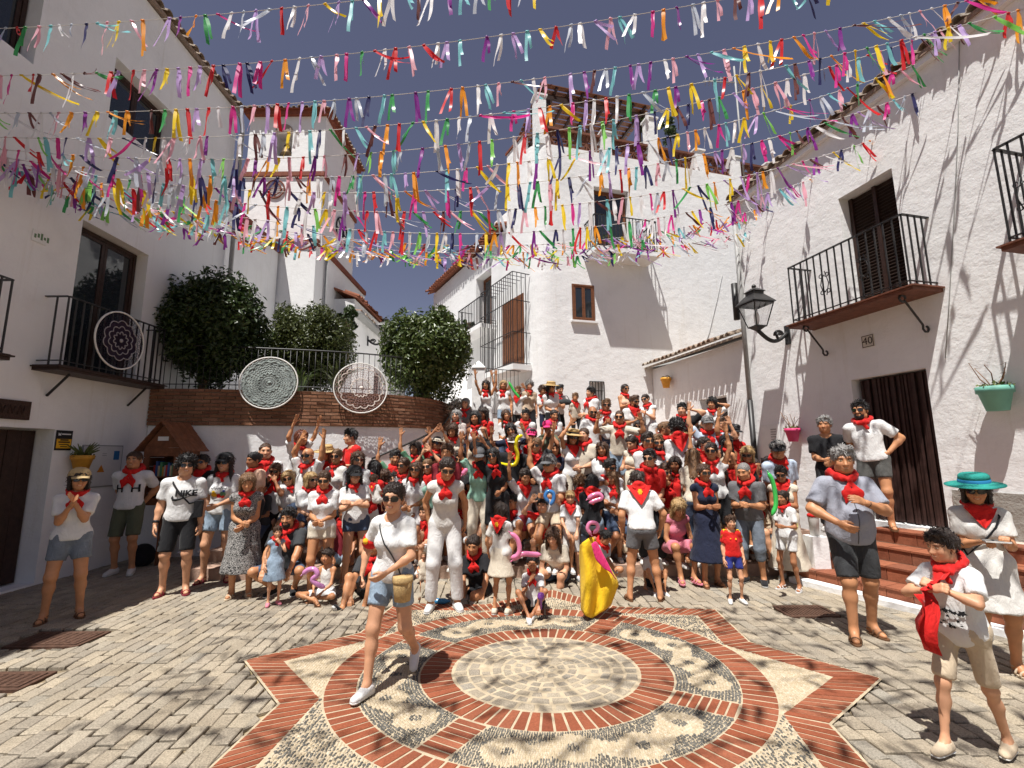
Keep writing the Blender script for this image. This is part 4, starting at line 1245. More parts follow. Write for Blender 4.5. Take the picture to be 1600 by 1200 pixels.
# wall lanterns
def lantern(label, w, u, z, out, s):
    e = empty('wall_lantern', tuple(w.P(u, z, .02)), label, 'wall lantern', 'wrought iron wall lanterns')
    b = MB(); L = []
    for k in range(15):
        t = k / 14; L.append(w.P(u, z + s * (.02 - .35 * math.sin(t * PI) * (1 - t * .1) * .6 + .02 * t), .03 + (out - .03) * t))
    b.tube(L, .042 * s, 7)
    L2 = []
    for k in range(18):
        t = k / 17; a = t * 9; L2.append(w.P(u, z - .05 * s + s * .12 * (1 - t * .7) * math.sin(a), .22 * s + s * .12 * (1 - t * .7) * math.cos(a)))
    b.tube(L2, .028 * s, 6)
    w.box(b, u - .06 * s, u + .06 * s, z - .22 * s, z + .18 * s, .003, .03)
    raw(b, 'bracket', IRON, e)
    c = w.P(u, z + .03 * s, out); X = np.array([*w.d, 0]); Y = np.array([*w.n, 0]); Zv = np.array([0, 0, 1.0])
    def sq(h, zz): return [c + X * (h * i) + Y * (h * j) + Zv * zz for i, j in ((-1, -1), (1, -1), (1, 1), (-1, 1))]
    b = MB(); rings = [sq(.03 * s, 0), sq(.10 * s, .06 * s), sq(.12 * s, .08 * s)]
    for q in rings: pass
    def loft(rs):
        V = [p for r_ in rs for p in r_]; F = []
        for i in range(len(rs) - 1):
            for j in range(4): F.append((i * 4 + j, i * 4 + (j + 1) % 4, i * 4 + 4 + (j + 1) % 4, i * 4 + 4 + j))
        F += [(3, 2, 1, 0), tuple(len(V) - 4 + j for j in range(4))]; return V, F
    b.add(*loft(rings)); raw(b, 'base', IRON, e)
    b = MB(); lo, hi = sq(.12 * s, .08 * s), sq(.23 * s, .55 * s)
    for j in range(4):
        b.bar(lo[j], hi[j], .022 * s, .022 * s); b.bar(lo[j], lo[(j + 1) % 4], .02 * s, .02 * s); b.bar(hi[j], hi[(j + 1) % 4], .03 * s, .03 * s)
    raw(b, 'cage', IRON, e)
    b = MB()
    lo, hi = sq(.105 * s, .09 * s), sq(.21 * s, .54 * s)
    for j in range(4): b.add([lo[j], lo[(j + 1) % 4], hi[(j + 1) % 4], hi[j]], [(0, 1, 2, 3)])
    raw(b, 'glass', CLEAR, e)
    b = MB(); b.add(*loft([sq(.27 * s, .565 * s), sq(.25 * s, .60 * s), sq(.12 * s, .76 * s), sq(.12 * s, .80 * s), sq(.15 * s, .82 * s), sq(.05 * s, .90 * s)])); raw(b, 'hood', IRON, e)
    b = MB(); b.lathe([(.012 * s, 0), (.045 * s, .02 * s), (.045 * s, .05 * s), (.015 * s, .08 * s)], c + [0, 0, .905 * s], 10); raw(b, 'finial', IRON, e)
    b = MB(); b.lathe([(.02 * s, .1 * s), (.05 * s, .2 * s), (.055 * s, .32 * s), (.02 * s, .42 * s)], c, 10); raw(b, 'lamp', WPR, e)
def clear_glass():
    m, nt, b = _nt('lantern_glass')
    tr_ = nd(nt, 'ShaderNodeBsdfTransparent'); gl = nd(nt, 'ShaderNodeBsdfGlossy', Roughness=0.05); mx = nd(nt, 'ShaderNodeMixShader'); mx.inputs[0].default_value = .14
    nt.links.new(tr_.outputs[0], mx.inputs[1]); nt.links.new(gl.outputs[0], mx.inputs[2]); nt.links.new(mx.outputs[0], nt.nodes['Material Output'].inputs['Surface'])
    return m
CLEAR = clear_glass()
u_, z_ = WW.px(1232, 528); lantern('black wall lantern on a scroll bracket beside the right balcony', WW, u_, z_ + .08, .70, .95)
u_, z_ = WC.px(574, 536); lantern('distant wall lantern on the white chapel', WC, u_ , z_ + .1, .7, .95)

# cables along the walls
e = empty('cable', tuple(WM.P(4, 8, .02)), 'thin cable slanting down the back white house beside the balcony shadow', 'cable')
b = MB(); b.tube([WM.P(*mw(u_, v_), .012) for u_, v_ in ((1128, 430), (1120, 470), (1108, 520), (1103, 535))], .008, 4); raw(b, 'cable', GREYMETAL, e)
e = empty('cable', tuple(WW.P(4, 5, .02)), 'thin pale cable running down the right house beside the balcony', 'cable')
b = MB(); b.tube([WW.P(*WW.px(u_, v_), .012) for u_, v_ in ((1500, 60), (1498, 200), (1492, 330), (1484, 470), (1478, 560))], .007, 4); raw(b, 'cable', GREYMETAL, e)

# aerial mast on right roof
e = empty('aerial_mast', (4.95, 9.6, 7.6), 'thin television mast with aerial above the right roof', 'aerial')
mx0 = at_y(1161, 260, 9.6)
b = MB(); b.tube([(mx0[0], 9.6, 7.3), (mx0[0], 9.6, 10.75)], .022, 6); raw(b, 'mast', GREYMETAL, e)
b = MB(); c = np.array([mx0[0], 9.6, 10.35]); b.tube([c + [-.75, 0, .02], c + [.15, 0, -.03]], .012, 5)
for k in range(8): b.tube([c + [-.7 + k * .09, -.03, .1], c + [-.7 + k * .09, .03, -.08]], .006, 4)
b.tube([c + [.05, 0, -.3], c + [.12, -.1, .5]], .010, 5)
raw(b, 'aerial', GREYMETAL, e)

# little library hut
lb = gnd(233, 872); lbx, lby = -5.95, 8.15
e = empty('book_hut', (lbx, lby, 0), 'little wooden book exchange hut with pitched shingle roof in the shaded corner', 'book hut')
wd, dp, zb, ze = .62, .5, 1.0, 1.95
b = MB(); b.bbox((lbx - .07, lby - .07, 0), (lbx + .07, lby + .07, zb)); raw(b, 'post', WOOD_LIB, e)
def sheet(x0, x1, y0, y1, z0, z1, nm, mat=WOOD_LIB): b = MB(); b.bbox((x0, y0, z0), (x1, y1, z1)); raw(b, nm, mat, e)
x0, x1, y0, y1 = lbx - wd / 2, lbx + wd / 2, lby - dp / 2, lby + dp / 2
sheet(x0, x1, y0, y1, zb, zb + .04, 'floor'); sheet(x0, x1, y1 - .02, y1, zb + .042, ze, 'back')
for j in range(6):
    za_ = zb + .042 + j * .15
    sheet(x0, x0 + .022, y0 + .002, y1 - .022, za_, za_ + .145, 'plank'); sheet(x1 - .022, x1, y0 + .002, y1 - .022, za_, za_ + .145, 'plank')
sheet(x0 + .023, x0 + .10, y0, y0 + .025, zb + .042, ze, 'stile'); sheet(x1 - .10, x1 - .023, y0, y0 + .025, zb + .042, ze, 'stile')
sheet(x0 + .102, x1 - .102, y0, y0 + .025, ze - .14, ze, 'lintel'); sheet(x0 + .102, x1 - .102, y0, y0 + .025, zb + .042, zb + .12, 'sill')
sheet(x0 + .024, x1 - .024, y0 + .04, y1 - .03, 1.45, 1.47, 'shelf')
b = MB(); b.prism([(x0, y0 + .001, ze + .002), (x1, y0 + .001, ze + .002), (lbx, y0 + .001, ze + .40)], (0, .02, 0)); raw(b, 'gable', WOOD_LIB, e)
for s in (-1, 1):
    for j in range(5):
        f0, f1 = j / 5, (j + 1) / 5 + .04
        pa = np.array([lbx + s * (wd / 2 + .10) * (1 - f0), 0, ze - .07 + .52 * f0 + .012]); pb = np.array([lbx + s * (wd / 2 + .10) * (1 - min(1, f1)), 0, ze - .07 + .52 * min(1, f1)])
        for k in range(4):
            ya = y0 - .10 + (dp + .2) * k / 4
            b = MB(); b.bar((pa + pb) / 2 + [0, ya + .004, 0], (pa + pb) / 2 + [0, ya + (dp + .2) / 4 - .004, 0], np.linalg.norm(pb - pa), .014, up=unit(np.cross(pb - pa, [0, 1, 0]))); 
            raw(b, 'shingle', WOOD_LIB, e)
b = MB(); b.bbox((lbx - .09, y0 - .004, ze + .12), (lbx + .09, y0 - .0005, ze + .19)); raw(b, 'name_plate', WPR, e)
bk = [(0.45, .05, .04), (.06, .12, .3), (.6, .5, .3), (.08, .25, .12), (.5, .28, .05), (.35, .33, .32)]
xx = x0 + .13
k = 0
while xx < x1 - .14:
    t_ = .02 + .02 * RNG.rand(); hh = .16 + .10 * RNG.rand()
    bo = MB(); bo.bbox((xx, y0 + .08, 1.472), (xx + t_, y0 + .24, 1.472 + hh))
    raw(bo, 'book', basic('book_%d' % (k % 6), bk[k % 6], 0.6), None, label=('red', 'blue', 'cream', 'green', 'yellow', 'grey')[k % 6] + ' spined book, %s from the left on the shelf of the wooden hut' % 'first second third fourth fifth sixth seventh eighth ninth tenth eleventh twelfth thirteenth fourteenth'.split()[k], cat='book', group='books in the book hut')
    xx += t_ + .003; k += 1
# ------------------------------------------------------------------ shrubs and trees
def leaf_mat(name, cols):
    m, nt, b = _nt(name); L = nt.links.new
    geo = nd(nt, 'ShaderNodeNewGeometry')
    r = ramp(nt, [(i / (len(cols) - 1), c) for i, c in enumerate(cols)])
    L(geo.outputs['Random Per Island'], r.inputs['Fac'])
    L(r.outputs['Color'], b.inputs['Base Color'])
    b.inputs['Roughness'].default_value = 0.38; b.inputs['Specular IOR Level'].default_value = 0.4
    tl = nd(nt, 'ShaderNodeBsdfTranslucent'); L(r.outputs['Color'], tl.inputs['Color'])
    mx = nd(nt, 'ShaderNodeMixShader'); mx.inputs[0].default_value = 0.22
    L(b.outputs[0], mx.inputs[1]); L(tl.outputs[0], mx.inputs[2]); L(mx.outputs[0], nt.nodes['Material Output'].inputs['Surface'])
    return m
LEAF_D = leaf_mat('dark_leaf', [(0.018, 0.034, 0.010), (0.034, 0.058, 0.016), (0.055, 0.082, 0.022), (0.025, 0.045, 0.014)])
LEAF_M = leaf_mat('olive_leaf', [(0.036, 0.050, 0.012), (0.058, 0.074, 0.018), (0.085, 0.098, 0.026), (0.042, 0.058, 0.014)])
LEAF_L = leaf_mat('glossy_leaf', [(0.040, 0.068, 0.016), (0.070, 0.10, 0.024), (0.11, 0.14, 0.036), (0.05, 0.08, 0.02)])
BARK = basic('bark', (0.12, 0.08, 0.05), 0.9, 0.4, 15, 0.6, 40)
def shrub(label, name, cat, c, rad, zb, n, leaf, mat, seed, flat=0.0, clumps=60):
    rs = np.random.RandomState(seed)
    c = np.array(c, float); rad = np.array(rad, float)
    e = empty(name, (c[0], c[1], zb), label, cat, 'clipped shrubs on the raised terrace')
    b = MB()
    b.tube([(c[0], c[1], zb), (c[0] + .03, c[1], (zb + c[2]) / 2), (c[0], c[1] + .03, c[2] + rad[2] * .3)], [.10, .07, .03], 8)
    cl = []
    for k in range(clumps):
        d = unit(rs.randn(3)); d[2] = d[2] * .9 + .05
        r = (.48 + .42 * rs.rand()) * (1 + .06 * rs.randn())
        p = c + d * rad * r; cl.append(p)
        if k < 14: b.tube([(c[0], c[1], c[2] - rad[2] * .4), (c + p) / 2 + rs.randn(3) * .05, p], [.035, .02, .008], 5)
    raw(b, 'trunk', BARK, e)
    cl = np.array(cl)
    idx = rs.randint(0, clumps, n)
    cr = (.24 + .15 * rs.rand(clumps)) * rad.mean()
    d = rs.randn(n, 3); d /= np.linalg.norm(d, axis=1, keepdims=True)
    P = cl[idx] + d * (cr[idx] * rs.rand(n) ** .4)[:, None]
    q = (P - c) / rad; rr_ = np.linalg.norm(q, axis=1)
    lim = 1.0 + .06 * np.sin(q[:, 0] * 9 + q[:, 2] * 7) + .05 * rs.randn(n)
    sc = np.where(rr_ > lim, lim / rr_, 1.0); P = c + (P - c) * sc[:, None]
    P[:, 2] = np.maximum(P[:, 2], zb + .05)
    out = (P - c) / rad; out /= np.linalg.norm(out, axis=1, keepdims=True) + 1e-6
    nrm = out * .9 + rs.randn(n, 3) * .85 + np.array([0, 0, .35]); nrm /= np.linalg.norm(nrm, axis=1, keepdims=True)
    t = np.cross(nrm, rs.randn(n, 3)); t /= np.linalg.norm(t, axis=1, keepdims=True); s = np.cross(nrm, t)
    L = leaf * (.7 + .6 * rs.rand(n))[:, None]
    V = np.stack([P - t * L, P + s * L * .45 + nrm * L * .12, P + t * L, P - s * L * .45 + nrm * L * .12], 1).reshape(-1, 3)
    F = np.arange(4 * n).reshape(-1, 4)
    link('crown', mesh_np('crown', V, F, mat, False), e)['kind'] = 'stuff'
    return e
TZ0 = 3.07
shrub('tall dense dark green shrub beside the shaded balcony', 'shrub', 'shrub', (-6.2, 9.15, 4.40), (1.15, .66, 1.38), TZ0, 26000, .056, LEAF_D, 3, clumps=150)
shrub('rounded olive green shrub behind the pale grey hoop', 'shrub', 'shrub', tuple(at_y(484, 545, 10.5)), (1.14, .85, 1.16), TZ0, 30000, .042, LEAF_M, 5, clumps=150)
shrub('bright glossy leaved tree at the right end of the planter', 'shrub', 'shrub', (-2.08, 10.9, 4.16), (1.13, .95, 1.36), TZ0, 22000, .058, LEAF_L, 9, clumps=140)
# spiky plants and flowers on the terrace, climber at the chapel
def blades(label, c, n, h, mat, seed):
    rs = np.random.RandomState(seed); c = np.array(c, float)
    e = empty('spiky_plant', tuple(c), label, 'plant'); b = MB()
    for k in range(n):
        a = rs.rand() * 6.28; l = h * (.6 + .5 * rs.rand()); o = np.array([math.cos(a), math.sin(a), 0]); s = np.array([-o[1], o[0], 0]) * .025
        p0, p1, p2 = c + o * .03, c + o * l * .3 + [0, 0, l * .6], c + o * l * .75 + [0, 0, l * .75]
        b.add([p0 - s, p0 + s, p1 + s, p1 - s, p2], [(0, 1, 2, 3), (3, 2, 4)])
    raw(b, 'leaves', mat, e)
blades('spiky yellow green plant behind the railing near the rose hoop', (-3.75, 9.75, TZ0), 60, .8, LEAF_M, 1)
blades('spiky dark plant behind the railing near the grey hoop', (-4.45, 9.55, TZ0), 50, .7, LEAF_L, 2)
shrub('dark climber growing up the chapel corner', 'climber', 'climber', tuple(at_y(543, 505, 15.5)), (.4, .25, .8), 5.0, 1500, .07, LEAF_D, 12, clumps=14)
shrub('small potted bush on the distant wing balcony', 'shrub', 'shrub', tuple(at_y(731, 507, 15.8)), (.26, .26, .24), 5.6, 500, .05, LEAF_D, 14, clumps=8)
shrub('green roof terrace plant beside the tall parapet pillar', 'shrub', 'shrub', tuple(at_y(1004, 190, 14.6)), (.28, .28, .5), 11.3, 700, .06, LEAF_L, 15, clumps=9)
shrub('shrub growing behind the far end of the roof parapet', 'shrub', 'shrub', tuple(at_y(1046, 205, 16)), (.45, .45, .55), 11.3, 900, .06, LEAF_D, 16, clumps=9)
FLW = leaf_mat('pale_blossom', [(0.55, 0.50, 0.44), (0.62, 0.58, 0.52), (0.10, 0.12, 0.04), (0.5, 0.42, 0.36)])
shrub('white flowering bush at the foot of the glossy tree', 'shrub', 'shrub', tuple(at_y(712, 642, 11.4)), (.38, .38, .4), 2.3, 1500, .035, FLW, 17, clumps=14)
for k, (u_, o_) in enumerate(((BU0 + .25, .55), (BU0 + .8, .6), (BU1 - .4, .5))):
    c = WM.P(u_, zsl + .002, o_)
    e = empty('flower_pot', tuple(c), ['leftmost', 'middle', 'rightmost'][k] + ' of the three plant pots on the high balcony of the back house', 'flower pot', 'pots on the back balcony')
    b = MB(); b.lathe([(.09, 0), (.13, .22), (.14, .24), (.12, .24), (.01, .2)], c, 12); raw(b, 'pot', TERRA, e)
    rs = np.random.RandomState(k); b = MB()
    for j in range(90):
        p_ = c + [0, 0, .3] + rs.randn(3) * .10; d_ = unit(rs.randn(3)) * .05; s_3 = unit(np.cross(d_, rs.randn(3))) * .02
        b.add([p_, p_ + d_ * .5 + s_3, p_ + d_, p_ + d_ * .5 - s_3], [(0, 1, 2, 3)])
    raw(b, 'plant', LEAF_L, e, kind='stuff')
# ------------------------------------------------------------------ implicit surfaces for bodies and clothes
def nets(d, lo, h):
    s = d < 0
    c = sum(s[i:s.shape[0] - 1 + i, j:s.shape[1] - 1 + j, k:s.shape[2] - 1 + k].astype(np.int8) for i in (0, 1) for j in (0, 1) for k in (0, 1))
    act = (c > 0) & (c < 8)
    I = np.argwhere(act)
    if len(I) == 0: return np.zeros((0, 3)), np.zeros((0, 4), int)
    vid = np.full(act.shape, -1, np.int32); vid[act] = np.arange(len(I))
    i, j, k = I.T
    acc = np.zeros((len(I), 3)); cnt = np.zeros(len(I))
    D = {}
    for a in (0, 1):
        for b in (0, 1):
            for e in (0, 1): D[a, b, e] = d[i + a, j + b, k + e]
    for ax in range(3):
        for p in (0, 1):
            for q in (0, 1):
                A = [p, q]; A.insert(ax, 0); B = [p, q]; B.insert(ax, 1)
                da, db = D[tuple(A)], D[tuple(B)]
                m = (da < 0) != (db < 0)
                t = np.where(m, da / np.where(m, da - db, 1), 0)
                pos = np.array(A, float)[None] + t[:, None] * (np.array(B) - np.array(A))[None]
                acc += pos * m[:, None]; cnt += m
    V = np.asarray(lo) + h * (I + acc / cnt[:, None])
    Fs = []
    for ax in range(3):
        sl0 = [slice(1, -1)] * 3; sl1 = [slice(1, -1)] * 3
        sl0[ax] = slice(0, -1); sl1[ax] = slice(1, None)
        s0, s1 = s[tuple(sl0)], s[tuple(sl1)]
        x = np.argwhere(s0 != s1)
        if len(x) == 0: continue
        st = s0[s0 != s1]
        o = np.ones(3, int); o[ax] = 0
        x = x + o
        u, v = (ax + 1) % 3, (ax + 2) % 3
        def cell(du, dv):
            y = x.copy(); y[:, u] += du; y[:, v] += dv
            return vid[y[:, 0], y[:, 1], y[:, 2]]
        q = np.stack([cell(-1, -1), cell(0, -1), cell(0, 0), cell(-1, 0)], 1)
        q[~st] = q[~st][:, ::-1]
        Fs.append(q)
    return V, np.concatenate(Fs)

class SDF:
    """list of primitives joined with a smooth minimum"""
    def __init__(s): s.p = []; s.cut = []; s.noise = None
    def cap(s, a, b, ra, rb=None, k=.03, fl=None, n=None, end=False, start=False, neg=False):
        s.p.append(('c', np.array(a, float), np.array(b, float), ra, ra if rb is None else rb, k, fl, None if n is None else unit(n), end, start, neg)); return s
    def ell(s, c, r, k=.03, R=None, neg=False):
        s.p.append(('e', np.array(c, float), np.array(r, float), k, R, neg)); return s
    def plane(s, p, n): s.cut.append(('p', np.array(p, float), unit(n))); return s   # removes the side n points to
    def hole(s, p, r): s.cut.append(('s', np.array(p, float), r)); return s
    def mesh(s, h, pad=None):
        pad = 2.5 * h if pad is None else pad
        lo = np.full(3, 1e9); hi = -lo
        for q in s.p:
            if q[0] == 'c':
                if q[10]: continue
                r = max(q[3], q[4]); lo = np.minimum(lo, np.minimum(q[1], q[2]) - r); hi = np.maximum(hi, np.maximum(q[1], q[2]) + r)
            elif not q[5]:
                r = q[2].max() if q[4] is not None else q[2]; lo = np.minimum(lo, q[1] - r); hi = np.maximum(hi, q[1] + r)
        lo -= pad; hi += pad
        n = np.ceil((hi - lo) / h).astype(int) + 1
        ax = [lo[i] + h * np.arange(n[i]) for i in range(3)]
        d = np.full(n, 1.0, np.float32)
        for q in s.p:
            if q[0] == 'c': r = max(q[3], q[4]); pl, ph = np.minimum(q[1], q[2]) - r, np.maximum(q[1], q[2]) + r; k = q[5]; neg = q[10]
            else: r = q[2].max(); pl, ph = q[1] - r, q[1] + r; k = q[3]; neg = q[5]
            m = k + 2 * h
            i0 = np.clip(np.floor((pl - m - lo) / h).astype(int), 0, n); i1 = np.clip(np.ceil((ph + m - lo) / h).astype(int) + 1, 0, n)
            if (i1 <= i0).any(): continue
            sl = tuple(slice(a, b) for a, b in zip(i0, i1))
            X = np.stack(np.meshgrid(*[ax[i][i0[i]:i1[i]] for i in range(3)], indexing='ij'), -1).astype(np.float32)
            if q[0] == 'c':
                a, b, ra, rb, k, fl, nn, end, start, _ = q[1:]
                p = X - a.astype(np.float32); v = (b - a).astype(np.float32); L2 = float(v @ v) + 1e-9
                t = np.clip((p @ v) / L2, 0, 1)
                w = p - t[..., None] * v
                if fl is not None:
                    nf = nn.astype(np.float32); w = w + (w @ nf)[..., None] * nf * (1 / fl - 1)
                dd = np.sqrt((w * w).sum(-1)) - (ra + (rb - ra) * t)
                if fl is not None: dd = dd * (.5 + .5 * fl)
                if end: dd = np.maximum(dd, (X - b.astype(np.float32)) @ unit(v).astype(np.float32))
                if start: dd = np.maximum(dd, -((X - a.astype(np.float32)) @ unit(v).astype(np.float32)))
            else:
                c, rr_, k, R, _ = q[1:]
                p = X - c.astype(np.float32)
                if R is not None: p = p @ np.asarray(R, np.float32)
                u_ = p / rr_.astype(np.float32); k0 = np.sqrt((u_ * u_).sum(-1)) + 1e-6
                k1 = np.sqrt(((u_ / rr_.astype(np.float32)) ** 2).sum(-1)) + 1e-6
                dd = k0 * (k0 - 1) / k1
            o = d[sl]
            if neg:
                hh = np.maximum(k - np.abs(o + dd), 0) / k
                d[sl] = np.maximum(o, -dd) + hh * hh * k * .25
            else:
                hh = np.maximum(k - np.abs(o - dd), 0) / k
                d[sl] = np.minimum(o, dd) - hh * hh * k * .25
        if s.noise or s.cut:
            G = np.stack(np.meshgrid(*ax, indexing='ij'), -1).astype(np.float32)
            if s.noise: d = d + s.noise(G)
            for q in s.cut:
                if q[0] == 'f': d = np.maximum(d, q[1](G).astype(np.float32))
                elif q[0] == 'p': d = np.maximum(d, (G - q[1].astype(np.float32)) @ q[2].astype(np.float32))
                else: d = np.maximum(d, q[2] - np.sqrt(((G - q[1].astype(np.float32)) ** 2).sum(-1)))
        return nets(d, lo, h)
def wrinkle(amp, seed, f=1.0, vert=1.0, ridge=False):
    rs = np.random.RandomState(seed); ph = rs.rand(8) * 6.28; a = rs.uniform(-1, 1, 6)
    def fn(G):
        x, y, z = G[..., 0], G[..., 1], G[..., 2]
        w = np.sin(9 * f * x + 7 * f * z * a[0] + ph[0]) + np.sin(8 * f * y + 6 * f * z + ph[1])
        R = (lambda q: 1.2 - 2.4 * np.abs(np.sin(q))) if ridge else np.sin
        v = R(.5 * (21 * f * x + 13 * f * z * vert + 2.2 * w + ph[2])) + .6 * R(.5 * (33 * f * y - 24 * f * z * vert + 1.7 * w + ph[3])) + .45 * np.sin(46 * f * (x + y * a[2]) + 18 * f * z + 2 * w + ph[4])
        return (amp * v).astype(np.float32)
    return fn

# ---- materials for people
def skin_mat(name, col):
    m, nt, b = _nt(name); L = nt.links.new
    at = nd(nt, 'ShaderNodeAttribute', attribute_name='Col')
    geo = nd(nt, 'ShaderNodeNewGeometry')
    n = nd(nt, 'ShaderNodeTexNoise', Scale=14.0, Detail=4.0)
    L(geo.outputs['Position'], n.inputs['Vector'])
    r = ramp(nt, [(0.3, tuple(c * .88 for c in col)), (0.7, (min(1, col[0] * 1.08), col[1] * 1.06, col[2] * 1.04))])
    L(n.outputs['Fac'], r.inputs['Fac'])
    mx = nd(nt, 'ShaderNodeMix', data_type='RGBA', blend_type='MULTIPLY'); mx.inputs[0].default_value = 1
    L(r.outputs['Color'], mx.inputs[6]); L(at.outputs['Color'], mx.inputs[7])
    L(mx.outputs[2], b.inputs['Base Color'])
    b.inputs['Roughness'].default_value = 0.48; b.inputs['Specular IOR Level'].default_value = 0.35
    b.inputs['Subsurface Weight'].default_value = 0.0
    return m
SKIN = [skin_mat('skin_light', (0.60, 0.315, 0.185)), skin_mat('skin_tan', (0.50, 0.235, 0.115)), skin_mat('skin_brown', (0.38, 0.165, 0.08)), skin_mat('skin_deep', (0.22, 0.10, 0.055))]
def cloth(name, col, rough=0.85, bump=.35, noise=.06, stops=None, scale=18):
    if name in MATS: return MATS[name]
    m, nt, b = _nt(name); L = nt.links.new
    geo = nd(nt, 'ShaderNodeNewGeometry')
    n = nd(nt, 'ShaderNodeTexNoise', Scale=7.0, Detail=5.0, Roughness=0.6, Distortion=1.2)
    L(geo.outputs['Position'], n.inputs['Vector'])
    r = ramp(nt, [(0.3, tuple(c * (1 - noise) for c in col)), (0.7, tuple(min(1, c * (1 + noise)) for c in col))])
    L(n.outputs['Fac'], r.inputs['Fac']); L(r.outputs['Color'], b.inputs['Base Color'])
    b.inputs['Roughness'].default_value = rough; b.inputs['Specular IOR Level'].default_value = 0.15
    b.inputs['Sheen Weight'].default_value = 0.08
    mp_ = nd(nt, 'ShaderNodeMapping'); mp_.inputs['Scale'].default_value = (1.0, 1.0, .55); mp_.inputs['Rotation'].default_value = (.5, .35, 0)
    L(geo.outputs['Position'], mp_.inputs['Vector'])
    n2 = nd(nt, 'ShaderNodeTexNoise', Scale=scale * .75, Detail=3.5, Roughness=.55, Distortion=2.6)
    L(mp_.outputs[0], n2.inputs['Vector'])
    bp = nd(nt, 'ShaderNodeBump', Strength=min(1, bump * 1.1), Distance=0.028)
    L(n2.outputs['Fac'], bp.inputs['Height']); L(bp.outputs['Normal'], b.inputs['Normal'])
    MATS[name] = m
    return m
def denim(name, col):
    m = cloth(name, col, .9, .4, .0); nt = m.node_tree; L = nt.links.new; b = nt.nodes['Principled BSDF']
    geo = nd(nt, 'ShaderNodeNewGeometry'); n = nd(nt, 'ShaderNodeTexNoise', Scale=9.0, Detail=8.0, Roughness=.75)
    L(geo.outputs['Position'], n.inputs['Vector'])
    r = ramp(nt, [(.3, tuple(c * .72 for c in col)), (.55, col), (.8, tuple(min(1, c * 1.5 + .03) for c in col))])
    L(n.outputs['Fac'], r.inputs['Fac']); L(r.outputs['Color'], b.inputs['Base Color'])
    return m
def patterned(name, kind, stops, scale):
    m = cloth(name, (.5, .5, .5)); nt = m.node_tree; L = nt.links.new; b = nt.nodes['Principled BSDF']
    tc = nd(nt, 'ShaderNodeTexCoord')
    if kind == 'voronoi':
        n0 = nd(nt, 'ShaderNodeTexNoise', Scale=scale * .6, Detail=3.0, Distortion=3.0); L(tc.outputs['Object'], n0.inputs['Vector'])
        r = ramp(nt, stops); r.color_ramp.interpolation = 'CONSTANT'; L(n0.outputs['Fac'], r.inputs['Fac'])
    else:
        w = nd(nt, 'ShaderNodeTexWave', Scale=scale, Distortion=0.4); w.bands_direction = 'Z' if kind == 'stripe' else 'X'
        L(tc.outputs['Object'], w.inputs['Vector'])
        r = ramp(nt, stops); L(w.outputs['Fac'], r.inputs['Fac'])
        if kind == 'plaid':
            w2 = nd(nt, 'ShaderNodeTexWave', Scale=scale, Distortion=0.4); w2.bands_direction = 'Z'; L(tc.outputs['Object'], w2.inputs['Vector'])
            r2_ = ramp(nt, stops); L(w2.outputs['Fac'], r2_.inputs['Fac'])
            mx = nd(nt, 'ShaderNodeMix', data_type='RGBA', blend_type='MULTIPLY'); mx.inputs[0].default_value = 1
            L(r.outputs['Color'], mx.inputs[6]); L(r2_.outputs['Color'], mx.inputs[7]); L(mx.outputs[2], b.inputs['Base Color']); return m
    L(r.outputs['Color'], b.inputs['Base Color'])
    return m
CL = dict(
    white=cloth('white_cotton', (0.66, 0.655, 0.645)), cream=cloth('cream_cotton', (0.60, 0.535, 0.43)), offwhite=cloth('offwhite_linen', (0.61, 0.59, 0.555)),
    red=cloth('red_cotton', (0.56, 0.016, 0.014), .7), darkred=cloth('maroon_cotton', (0.20, 0.02, 0.03)), pink=cloth('pink_cotton', (0.62, 0.20, 0.26)), hotpink=cloth('hot_pink', (0.70, 0.04, 0.18)),
    black=cloth('black_cotton', (0.016, 0.016, 0.018)), navy=cloth('navy_cotton', (0.018, 0.022, 0.045)), grey=cloth('grey_cotton', (0.13, 0.13, 0.135)), bluegrey=cloth('blue_grey_shirt', (0.30, 0.31, 0.36)),
    charcoal=cloth('charcoal_cotton', (0.045, 0.047, 0.05)), olive=cloth('olive_cotton', (0.10, 0.11, 0.07)), green=cloth('green_cotton', (0.10, 0.24, 0.14)), mint=cloth('mint_cotton', (0.26, 0.46, 0.36)),
    beige=cloth('beige_cotton', (0.52, 0.42, 0.30)), sky=cloth('sky_blue_shirt', (0.45, 0.53, 0.64)), peach=cloth('peach_cotton', (0.66, 0.42, 0.30)), royal=cloth('royal_blue', (0.03, 0.04, 0.22)),
    denim=denim('light_denim', (0.27, 0.35, 0.44)), ddenim=denim('dark_denim', (0.06, 0.085, 0.14)), gdenim=denim('grey_denim', (0.17, 0.20, 0.24)), wash=cloth('washed_black', (0.085, 0.085, 0.08), noise=.3),
    yellow=cloth('yellow_cloth', (0.78, 0.50, 0.02)), gold=cloth('gold_print', (0.80, 0.42, 0.02)),
    floral=patterned('black_floral_print', 'voronoi', [(0, (0.02, 0.02, 0.02)), (.47, (0.42, 0.40, 0.38)), (.55, (0.02, 0.02, 0.022)), (.63, (0.5, 0.48, 0.45))], 42),
    flower=patterned('pale_flower_print', 'voronoi', [(0, (0.6, 0.55, 0.5)), (.5, (0.25, 0.18, 0.18)), (.58, (0.62, 0.57, 0.52))], 40),
    plaid=patterned('pale_plaid', 'plaid', [(.35, (0.80, 0.74, 0.64)), (.6, (0.55, 0.44, 0.36))], 9),
    stripe=patterned('navy_stripe', 'stripe', [(.45, (0.66, 0.65, 0.63)), (.55, (0.08, 0.09, 0.15))], 14),
)
